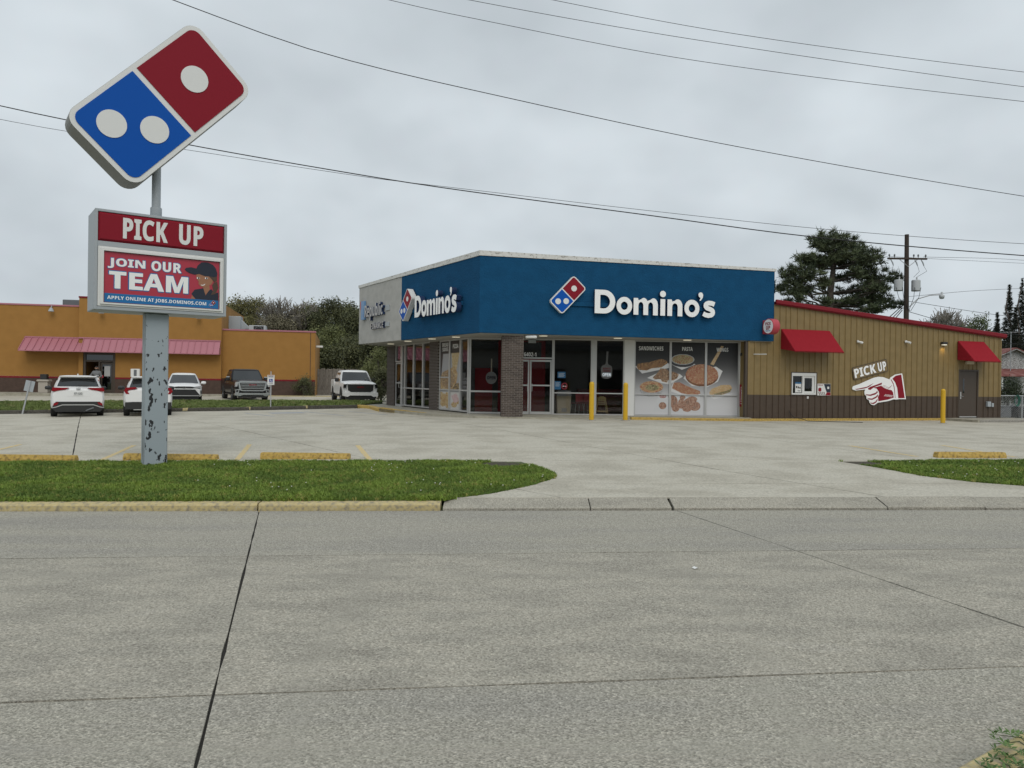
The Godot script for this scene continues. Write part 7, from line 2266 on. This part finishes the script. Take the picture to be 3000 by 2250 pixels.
	for k in 3: cable(["guy cable from the pole's transformers down behind the red roof edge", "second guy cable slanting down beside the first one", "third and slackest guy cable beside the pole"][k], [26.4, 7.3 - 0.15 * k, 52.1, 24.2 + 0.25 * k, 5.2 - 0.2 * k, 52.4, 21.5 + 0.5 * k, 2.6, 52.8], 0.03, 0.0)

# ------------------------------------------------------------------ trees
func clump_mesh(n: int, r: float, leaf: float, sd: int) -> ArrayMesh:
	var g := RandomNumberGenerator.new()
	g.seed = sd
	var mb := MB.new()
	for k in n:
		var p := Vector3(g.randfn(), g.randfn() * 0.8, g.randfn()) * r * 0.45
		var a := Vector3(g.randf_range(-1, 1), g.randf_range(-1, 1), g.randf_range(-1, 1)).normalized()
		var b := a.cross(Vector3(g.randf_range(-1, 1), g.randf_range(-1, 1), g.randf_range(-1, 1))).normalized()
		var s := leaf * g.randf_range(0.6, 1.3)
		var v := g.randf_range(0.7, 1.25)
		mb.col = Color(v, v, v * 0.95)
		mb.quad(p - a * s, p - b * s * 0.45, p + a * s, p + b * s * 0.45)
	return mb.done()

func needle_mesh(n: int, len: float, sd: int) -> ArrayMesh:
	var g := RandomNumberGenerator.new()
	g.seed = sd
	var mb := MB.new()
	for k in n:
		var d := Vector3(g.randfn(), absf(g.randfn()) * 0.7 + 0.1, g.randfn()).normalized()
		var s := d.cross(Vector3(g.randf_range(-1, 1), g.randf_range(-1, 1), 0.5)).normalized() * len * 0.085
		var l := len * g.randf_range(0.7, 1.15)
		var v := g.randf_range(0.65, 1.3)
		mb.col = Color(v, v, v)
		var o := Vector3(g.randfn(), g.randfn() * 0.4, g.randfn()) * len * 0.25
		mb.tri(o - s, o + s, o + d * l)
	return mb.done()

func limb(mb: MB, a: Vector3, b: Vector3, r0: float, r1: float, sag: float, n := 5) -> Array:
	var pts := []; var rad := []
	for i in n + 1:
		var t := float(i) / n
		pts.append(a.lerp(b, t) + UP * sag * sin(PI * t) + Vector3(rng.randf_range(-1, 1), rng.randf_range(-0.6, 0.6), rng.randf_range(-1, 1)) * (0.06 * a.distance_to(b) * (1.0 if i > 0 and i < n else 0.0)))
		rad.append(lerpf(r0, r1, t))
	mb.tube(pts, rad, 6, false)
	return pts

func broad_tree(called: String, label: String, at: Vector3, h: float, w: float, mesh: ArrayMesh, tones: Array, n: int, group: String, scale := 1.0, low := 0.2) -> void:
	var t := thing(called, label, "tree", Transform3D(Basis(), at), group)
	var mb := MB.new()
	var top := limb(mb, Vector3(0, -0.2, 0), Vector3(rng.randf_range(-0.3, 0.3), h * 0.8, 0), h * 0.02 + 0.05, 0.04, 0.0)
	var lobes := []
	var m := 9 + rng.randi() % 4
	for k in m:
		var a := TAU * k / m + rng.randf_range(-0.4, 0.4)
		var y := lerpf(low + 0.12, 0.92, rng.randf())
		var r := w * (0.62 * sin(PI * clampf((y - low * 0.5) / (1.05 - low * 0.5), 0.05, 0.95)) + 0.1)
		lobes.append([Vector3(cos(a) * r, y * h * 0.93, sin(a) * r), w * rng.randf_range(0.3, 0.46)])
	lobes.append([Vector3(0, h * 0.88, 0), w * 0.34])
	for l in lobes: limb(mb, top[2 + rng.randi() % 3], l[0], 0.07, 0.02, 0.1)
	mbput(t, "trunk", mb, M.bark)
	var xfs := []; var cols := []
	for k in n:
		var l: Array = lobes[rng.randi() % lobes.size()]
		var d := Vector3(rng.randfn(), rng.randfn() * 0.75, rng.randfn())
		d = d.normalized() * pow(rng.randf(), 0.45)
		var p: Vector3 = l[0] + d * l[1]
		if p.y < h * low * 0.6: continue
		xfs.append(Transform3D(Basis.from_euler(Vector3(rng.randf() * TAU, rng.randf() * TAU, 0)).scaled(Vector3.ONE * scale * rng.randf_range(0.75, 1.3)), p))
		cols.append(tones[0].lerp(tones[1], rng.randf()))
	multi(t, "crown", mesh, M.leaf, xfs, cols).set_meta("kind", "stuff")

func sprout(mb: MB, a: Vector3, d: Vector3, l: float, r: float, depth: int, g: RandomNumberGenerator) -> void:
	var b := a + d * l
	var mid := a.lerp(b, 0.5) + Vector3(g.randfn(), g.randfn() * 0.3, g.randfn()) * l * 0.06
	r = maxf(r, 0.026)
	mb.tube([a, mid, b], [r, r * 0.85, maxf(r * 0.62, 0.02)], 5 if depth > 2 else 3, false)
	if depth == 0: return
	var n := 3 if depth > 2 else 4
	for k in n:
		var e := (d + Vector3(g.randfn() * 0.42, g.randfn() * 0.25 + 0.1, g.randfn() * 0.42)).normalized()
		sprout(mb, a.lerp(b, g.randf_range(0.55, 1.0)), e, l * g.randf_range(0.6, 0.85), r * 0.6, depth - 1, g)

func bare_tree_mesh(h: float, sd: int) -> ArrayMesh:
	var g := RandomNumberGenerator.new()
	g.seed = sd
	var mb := MB.new()
	sprout(mb, Vector3.ZERO, UP, h * 0.26, h * 0.02, 5, g)
	var top := 0.0
	for q in mb.v: top = maxf(top, q.y)
	for i in mb.v.size(): mb.v[i] = mb.v[i] * (h / top)
	return mb.done()

func build_trees() -> void:
	var leafy := clump_mesh(42, 0.85, 0.12, 1)
	var olive := [Color(0.12, 0.115, 0.045), Color(0.24, 0.22, 0.085)]
	var dark := [Color(0.05, 0.06, 0.026), Color(0.13, 0.135, 0.055)]
	var green := [Color(0.085, 0.1, 0.034), Color(0.18, 0.195, 0.07)]
	var brown := [Color(0.13, 0.115, 0.075), Color(0.23, 0.205, 0.135)]
	var X := func(px: float, d: float) -> float: return (px - 1500.0) / 2250.0 * d
	var H := func(px: float, py: float, d: float) -> float: return 1.8 + (1117.0 + 0.014 * (px - 1500.0) - py) / 2250.0 * d - 0.5
	var G := "trees of the wood behind the restaurant"
	var wood := [[668, 872, 86, 2.6, olive, 300, "olive spring tree at the wood's edge right behind the sign cabinet"], [705, 862, 84, 2.7, olive, 330, "tallest olive spring tree next to the sign cabinet"], [752, 866, 88, 2.8, olive, 330, "olive spring tree above the restaurant's roof fan"],
		[810, 925, 80, 2.8, brown, 260, "low brownish tree between the olive trees and the bare ones"], [868, 905, 84, 3.0, brown, 280, "brownish tree below the bare treetops"], [905, 885, 86, 2.8, green, 330, "green tree just beyond the restaurant's corner, behind the bare twigs"],
		[962, 874, 84, 3.3, dark, 460, "large dark oak rising above the restaurant's end corner"], [1012, 884, 86, 3.0, dark, 420, "dark oak between the large oak and the grey fascia end"], [1066, 902, 82, 3.0, dark, 400, "dark tree half behind the grey fascia end"],
		[975, 965, 74, 3.0, green, 420, "lighter green tree in front of the dark oaks"], [935, 1010, 72, 2.2, dark, 300, "dark low tree beside the restaurant's end wall"], [1030, 1000, 72, 2.6, dark, 380, "dark tree above the white pickup's cab"], [1085, 985, 68, 2.6, dark, 380, "dark tree under the grey fascia, next to the far brick column"],
		[1120, 960, 76, 3.0, dark, 380, "dark tree behind the far brick column"], [700, 960, 92, 4.0, brown, 300, "brownish low tree behind the restaurant's roof unit"], [770, 965, 92, 4.0, brown, 300, "brownish low tree behind the roof fan"], [860, 965, 92, 4.0, dark, 340, "dark low tree behind the roof line's far end"]]
	for q in wood: broad_tree("wood_tree", q[6], on(X.call(q[0], q[2]), q[2]), H.call(q[0], q[1], q[2]), q[3], leafy, q[4], q[5] * 2, G, 0.85, 0.12)
	broad_tree("bush", "round green bush between the white pickup and the far brick column", on(X.call(1112, 52), 52), 3.3, 1.15, leafy, green, 240, "", 0.5, 0.05)
	broad_tree("bush", "dark low bush by the white pickup's mirror", on(X.call(1122, 47), 47), 2.0, 0.9, leafy, dark, 170, "", 0.42, 0.05)
	broad_tree("bush", "small bush at the foot of the restaurant's brown base", on(X.call(885, 54), 54.6), 1.3, 0.75, leafy, dark, 70, "", 0.4, 0.05)
	for q in [[790, 868, 84, 3, "bare grey tree nearest the olive trees"], [835, 872, 86, 4, "bare grey tree with fan-shaped twigs behind the restaurant"], [862, 876, 83, 9, "bare grey tree nearest the green wood"]]:
		var h: float = H.call(q[0], q[1], q[2])
		var t := thing("bare_tree", q[4], "tree", Transform3D(Basis(UP, rng.randf() * 6.0), on(X.call(q[0], q[2]), q[2])), "bare trees behind the restaurant")
		put(t, "branches", bare_tree_mesh(h, q[3]), M.bare_twig)
	# the big pine behind the wing
	var d := 55.0
	var t := thing("pine_tree", "tall dark pine with spreading tiers of needles behind the blue fascia's end", "tree", Transform3D(Basis(), on(X.call(2427, d), d)))
	var base: Vector3 = t.position
	var Z := func(zx: float, zy: float, dz: float) -> Vector3:
		# a point of the crown in the tree's own axes
		var px := 2150 + zx / 2.602; var py := 660 + zy / 2.602
		return Vector3((px - 1500) / 2250.0 * d, 1.8 + (1117.0 + 0.014 * (px - 1500.0) - py) / 2250.0 * d, -d + dz) - base
	var mb := MB.new()
	var tr := [Vector3(0, -0.3, 0)]
	for q in [[728, 620], [722, 520], [735, 420], [745, 330], [752, 240], [745, 150], [735, 80]]: tr.append(Z.call(q[0], q[1], 0.0))
	mb.tube(tr, [0.34, 0.27, 0.24, 0.2, 0.16, 0.12, 0.08, 0.04], 10, false)
	var lobes := [[720, 105, 150, 55], [640, 165, 90, 55], [830, 160, 115, 60], [905, 205, 70, 45], [530, 265, 80, 45], [620, 285, 110, 45], [760, 255, 120, 50], [880, 285, 110, 50], [1020, 270, 75, 50], [430, 360, 75, 35], [410, 450, 70, 40], [530, 395, 110, 50], [470, 510, 95, 32], [590, 480, 80, 40], [425, 575, 55, 22], [850, 375, 85, 42], [990, 370, 105, 60], [1060, 470, 105, 60], [960, 500, 110, 45], [1125, 435, 60, 50], [1080, 575, 105, 42], [905, 585, 100, 30], [790, 600, 70, 26], [1135, 635, 55, 34], [610, 595, 65, 26], [960, 660, 120, 30]]
	var nm := needle_mesh(22, 0.38, 5)
	var xfs := []; var cols := []
	for l in lobes:
		var k := 0.0094
		for side in [-1, 1]:
			var dz: float = side * rng.randf_range(0.3, 2.2) * clampf(l[1] / 350.0, 0.4, 1.0)
			var c: Vector3 = Z.call(l[0] + rng.randf_range(-12, 12), l[1] + rng.randf_range(-10, 10), dz)
			var from: Vector3 = tr[clampi(7 - int((l[1] + 60) / 90.0), 1, 6)]
			limb(mb, from, c, 0.075, 0.025, -0.15)
			for n in 3: limb(mb, from.lerp(c, 0.6), c + Vector3(rng.randf_range(-1, 1) * l[2] * k, rng.randf_range(-0.6, 0.8) * l[3] * k, rng.randf_range(-0.6, 0.6)), 0.03, 0.012, 0.0, 3)
			for n in int(l[2] * l[3] * 0.0042) + 6:
				var e := Vector3(rng.randfn(), rng.randfn(), rng.randfn())
				e = e.normalized() * pow(rng.randf(), 0.5)
				xfs.append(Transform3D(Basis.from_euler(Vector3(rng.randf_range(-0.9, 0.9), rng.randf() * TAU, 0)).scaled(Vector3.ONE * rng.randf_range(0.8, 1.3)), c + Vector3(e.x * l[2] * k, e.y * l[3] * k * 1.1, e.z * l[2] * k * 0.8)))
				cols.append(Color(0.035, 0.052, 0.025).lerp(Color(0.11, 0.135, 0.06), rng.randf()))
	mbput(t, "trunk", mb, M.bark)
	multi(t, "crown", nm, M.needle, xfs, cols).set_meta("kind", "stuff")
	# bare and budding trees at the right, and dark evergreens
	for q in [[2715, 905, 75, 21, "bare tree right beside the power pole"], [2775, 890, 78, 22, "tallest bare tree between the pole and the evergreens"], [2820, 905, 80, 23, "bare tree nearest the budding tree"], [2640, 945, 72, 24, "low bare tree behind the pole's foot"]]:
		var h: float = H.call(q[0], q[1], q[2])
		t = thing("bare_tree", q[4], "tree", Transform3D(Basis(UP, rng.randf() * 6.0), on(X.call(q[0], q[2]), q[2])), "bare trees behind the metal wing")
		put(t, "branches", bare_tree_mesh(h, q[3]), M.bare_twig)
	broad_tree("budding_tree", "light green budding tree beside the dark evergreens", on(X.call(2870, 72), 72.0), H.call(2870, 915, 72), 2.2, leafy, [Color(0.08, 0.11, 0.035), Color(0.13, 0.16, 0.06)], 150, "", 0.8, 0.3)
	broad_tree("budding_tree", "thin budding tree behind the red roof edge near the pole", on(X.call(2580, 70), 70.0), H.call(2580, 945, 70), 2.4, leafy, [Color(0.08, 0.09, 0.05), Color(0.13, 0.13, 0.08)], 110, "", 0.7, 0.2)
	for q in [[2918, 915, 62, 1.0, "low dark evergreen spire nearest the red roof's end"], [2953, 832, 64, 1.5, "dark evergreen spire behind the television aerial"], [2990, 815, 65, 1.7, "tallest dark evergreen spire at the picture's edge"], [3030, 850, 63, 1.7, "dark evergreen spire partly outside the picture"], [2972, 900, 60, 1.5, "dark evergreen spire in front of the tallest ones"]]:
		var h: float = H.call(q[0], q[1], q[2])
		t = thing("evergreen_tree", q[4], "tree", Transform3D(Basis(), on(X.call(q[0], q[2]), q[2])), "dark evergreens beyond the wing")
		mb = MB.new()
		limb(mb, Vector3(0, -0.2, 0), Vector3(0, h * 0.97, 0), 0.2, 0.02, 0.0)
		mbput(t, "trunk", mb, M.bark)
		xfs = []; cols = []
		for k in 760:
			var u := pow(rng.randf(), 1.5)
			var a := rng.randf() * TAU
			var tier := 0.8 + 0.2 * sin(u * 31.0 + a * 3.0 + q[0])
			var r: float = q[3] * 1.25 * pow(1.0 - u, 1.35) * tier * sqrt(rng.randf_range(0.2, 1.0)) + 0.03
			xfs.append(Transform3D(Basis.from_euler(Vector3(rng.randf_range(-0.5, 0.5), rng.randf() * TAU, rng.randf_range(-0.5, 0.5))).scaled(Vector3.ONE * lerpf(1.25, 0.3, u) * rng.randf_range(0.75, 1.25)), Vector3(cos(a) * r, h * (0.06 + 0.94 * u), sin(a) * r)))
			cols.append(Color(0.012, 0.016, 0.011).lerp(Color(0.034, 0.042, 0.024), rng.randf()))
		multi(t, "crown", nm, M.needle, xfs, cols).set_meta("kind", "stuff")

# ------------------------------------------------------------------ the old house and yard at the right
func build_yard() -> void:
	var y := structure("yard")
	var mb := MB.new()
	drape(mb, PackedVector2Array([Vector2(22.9, 38.5), Vector2(60, 30), Vector2(80, 70), Vector2(24, 80)]), -0.02, 6.0)
	mbput(y, "lawn", mb, M.turf)
	var h := thing("old_house", "old white wooden house with flaking boards and a rusty tin roof", "house", frame(34.2, 58.0, -4.0, 0.45))
	# gable towards the street, peak above x = 3.5
	var k := 0
	var yy := 0.3
	while yy < 4.15:
		var half := 3.4 if yy < 2.75 else 3.4 * (4.25 - yy) / 1.5
		if half > 0.2:
			mb = MB.new()
			mb.box(3.5 - half, 3.5 + half, 0.0, 0.17, 0.0, 0.02, Transform3D(Basis(Vector3.RIGHT, 0.06), Vector3(0, yy, 0)))
			mbput(h, "board", mb, M.flaking_board)
		yy += 0.155
		k += 1
	boxput(h, "wall_core", [0.12, 6.88, 0.0, 2.72, -6.0, -0.02], M.flaking_board)
	for s in [-1, 1]:
		mb = MB.new()
		var a := Vector3(3.5, 4.4, 0.35); var b := Vector3(3.5 + s * 3.9, 2.62, 0.35)
		var c := b + Vector3(0, 0, -6.6); var d := a + Vector3(0, 0, -6.6)
		var o := Vector3(0, -0.07, 0)
		if s > 0: mb.quad(a, b, c, d)
		else: mb.quad(b, a, d, c)
		mb.quad(a + o, d + o, c + o, b + o); mb.quad(a + o, b + o, b, a)
		mbput(h, "roof", mb, M.rusty_tin)
		mb = MB.new()
		mb.tube([a + Vector3(0, -0.12, -0.03), b + Vector3(0, -0.12, -0.03)], [0.06], 4)
		mbput(h, "barge_board", mb, M.flaking_board)
	# porch with its own small roof
	mb = MB.new()
	mb.box(0, 1, 0, 1, 0, 1, Transform3D(Basis(Vector3(2.6, 0, 0), Vector3(0, 0.06, 0), Vector3(0, -0.55, 1.8)), Vector3(1.6, 2.75, 0.05)))
	mbput(h, "porch_roof", mb, M.rusty_tin)
	for x in [1.75, 4.05]:
		boxput(h, "porch_post", [x, x + 0.1, 0.0, 2.2, 1.6, 1.7], M.white_paint, 0.01)
	for q in [[2.3, 2.9], [5.0, 5.9]]:
		mb = MB.new()
		mb.ring(pl([q[0] - 0.1, 0.75, q[1] + 0.1, 0.75, q[1] + 0.1, 2.1, q[0] - 0.1, 2.1]), pl([q[0], 0.85, q[1], 0.85, q[1], 2.0, q[0], 2.0]), 0.02, 0.07)
		mb.box((q[0] + q[1]) / 2 - 0.02, (q[0] + q[1]) / 2 + 0.02, 0.85, 2.0, 0.03, 0.06)
		for v in [1.13, 1.42, 1.71]: mb.box(q[0], q[1], v, v + 0.04, 0.03, 0.062)
		var w := mbput(h, "window", mb, M.white_paint)
		boxput(w, "pane", [q[0], q[1], 0.85, 2.0, 0.022, 0.03], M.dark_glass)
	var ant := thing("television_aerial", "thin television aerial on a mast by the old house's gable", "aerial", Transform3D(Basis(), Vector3(37.1, 0.4, -57.2)))
	mb = MB.new()
	mb.tube([Vector3(0, 0, 0), Vector3(0, 5.6, 0)], [0.03], 6)
	mbput(ant, "mast", mb, M.galvanised)
	mb = MB.new()
	mb.tube([Vector3(-0.6, 5.55, 0.1), Vector3(0.6, 5.6, -0.1)], [0.02], 5)
	for j in 5: mb.tube([Vector3(-0.5 + 0.25 * j, 5.57, -0.35), Vector3(-0.5 + 0.25 * j, 5.57, 0.35)], [0.012], 4)
	mbput(ant, "dipoles", mb, M.galvanised)
	broad_tree("bush", "dark bush under the old house's porch", on(35.0, 54.0), 1.9, 0.9, clump_mesh(24, 0.6, 0.1, 6), [Color(0.015, 0.025, 0.01), Color(0.04, 0.055, 0.02)], 150, "", 0.6, 0.05)
	# chain-link fence, hoses on it, and a grey skip behind
	var f := thing("chain_link_fence", "chain-link fence panel at the end of the metal wing", "fence", frame(23.0, 36.6, 6.0, land(23.0, 36.6)))
	for x in [0.12, 1.42, 2.75]:
		mb = MB.new()
		mb.tube([Vector3(x, 0, 0), Vector3(x, 1.16, 0)], [0.03], 8)
		mbput(f, "post", mb, M.galvanised)
	mb = MB.new()
	mb.tube([Vector3(0.12, 1.13, 0), Vector3(2.75, 1.13, 0)], [0.022], 8)
	mbput(f, "rail", mb, M.galvanised)
	mb = MB.new()
	mb.tube([Vector3(0.15, 0.1, 0.02), Vector3(1.4, 1.1, 0.02)], [0.022], 8)
	mbput(f, "brace", mb, M.dark_grey_paint)
	mb = MB.new()
	for s in [-1, 1]:
		for j in 44:
			var x0 := -1.1 + j * 0.09
			var a := Vector2(x0, 0.03); var b := Vector2(x0 + 1.08, 1.11)
			if s < 0: a = Vector2(x0 + 1.08, 0.03); b = Vector2(x0, 1.11)
			var t0 := 0.0; var t1 := 1.0
			var dx := b.x - a.x
			for e in [0.12, 2.75]:
				var t: float = (e - a.x) / dx
				if (dx > 0) == (e < 1.0): t0 = maxf(t0, t)
				else: t1 = minf(t1, t)
			if t1 - t0 < 0.02: continue
			var p := a.lerp(b, t0); var q := a.lerp(b, t1)
			mb.tube([Vector3(p.x, p.y, 0.004 * s), Vector3(q.x, q.y, 0.004 * s)], [0.004], 3, false)
	mbput(f, "wire_mesh", mb, M.galvanised)
	var hosem := mat("hose_green", lin(0.03, 0.12, 0.09), 0.6)
	for q in [[1.1, 0.62, "green garden hose hung on the fence nearer the wing"], [1.7, 0.66, "green garden hose hung on the fence farther from the wing"]]:
		var c := thing("garden_hose", q[2], "hose", frame(23.0, 36.6, 6.0, land(23.0, 36.6)) * Transform3D(Basis(), Vector3(q[0], 0, 0.05)))
		for j in 6:
			mb = MB.new()
			var pts := []
			for a in 17: pts.append(Vector3(cos(TAU * a / 16.0) * (0.09 + 0.012 * j), 0.9 + sin(TAU * a / 16.0) * (0.22 + 0.01 * j), 0.012 * j))
			mb.tube(pts, [0.012], 6, false)
			mbput(c, "coil", mb, hosem)
	var s := thing("grey_skip", "low dark grey metal skip behind the chain-link fence", "skip", frame(23.3, 38.2, 6.0, land(23.3, 38.2)))
	boxput(s, "tub", [0.0, 1.7, 0.0, 0.55, -1.2, 0.0], M.dark_grey_paint, 0.03)
	boxput(s, "rim", [-0.04, 1.74, 0.55, 0.6, -1.24, 0.04], M.dark_grey_paint, 0.01)
	s = thing("black_crate", "black crate standing beside the grey skip", "crate", frame(25.2, 38.2, 6.0, land(25.2, 38.2)))
	boxput(s, "body", [0.0, 0.6, 0.0, 0.6, -0.6, 0.0], M.black_plastic, 0.02)
	boxput(s, "rim", [-0.02, 0.62, 0.54, 0.585, -0.62, 0.02], M.dark_grey_paint, 0.005)

# behind the viewer: what the shop's front windows mirror
func build_across_street() -> void:
	var b := thing("store_across_street", "long pale store with a dark roof edge across the street behind the viewer", "building", Transform3D(Basis(UP, PI), Vector3(4, 0, 30)))
	boxput(b, "wall", [-26, 26, -0.2, 5.6, -12, 0.0], M.grey_stucco)
	boxput(b, "roof_edge", [-26.3, 26.3, 5.6, 6.9, -12.3, 0.5], M.dark_grey_paint, 0.05)
	for k in 7:
		var x := -22.0 + 7.0 * k
		var w := boxput(b, "shop_window", [x, x + 4.2, 0.6, 3.4, 0.0, 0.03], M.dark_glass)
		boxput(w, "sill", [x - 0.1, x + 4.3, 0.5, 0.6, 0.0, 0.1], M.white_paint, 0.01)

# ------------------------------------------------------------------ everything
func _ready() -> void:
	rng.seed = 20240
	set_camera_and_light()
	var sf := SystemFont.new()
	sf.font_names = PackedStringArray(["Droid Sans"])
	sf.font_weight = 700
	var fv := FontVariation.new()
	fv.base_font = sf
	fv.variation_embolden = 0.55
	font_heavy = fv
	font_bold = sf
	make_materials()
	build_ground()
	build_shop()
	build_wing()
	build_restaurant()
	build_across_street()
	build_backdrop_left()
	build_yard()
	build_sign_tower()
	build_trees()
	build_wires()
	build_cars()
	build_small_things()
	build_person()
	build_grass()
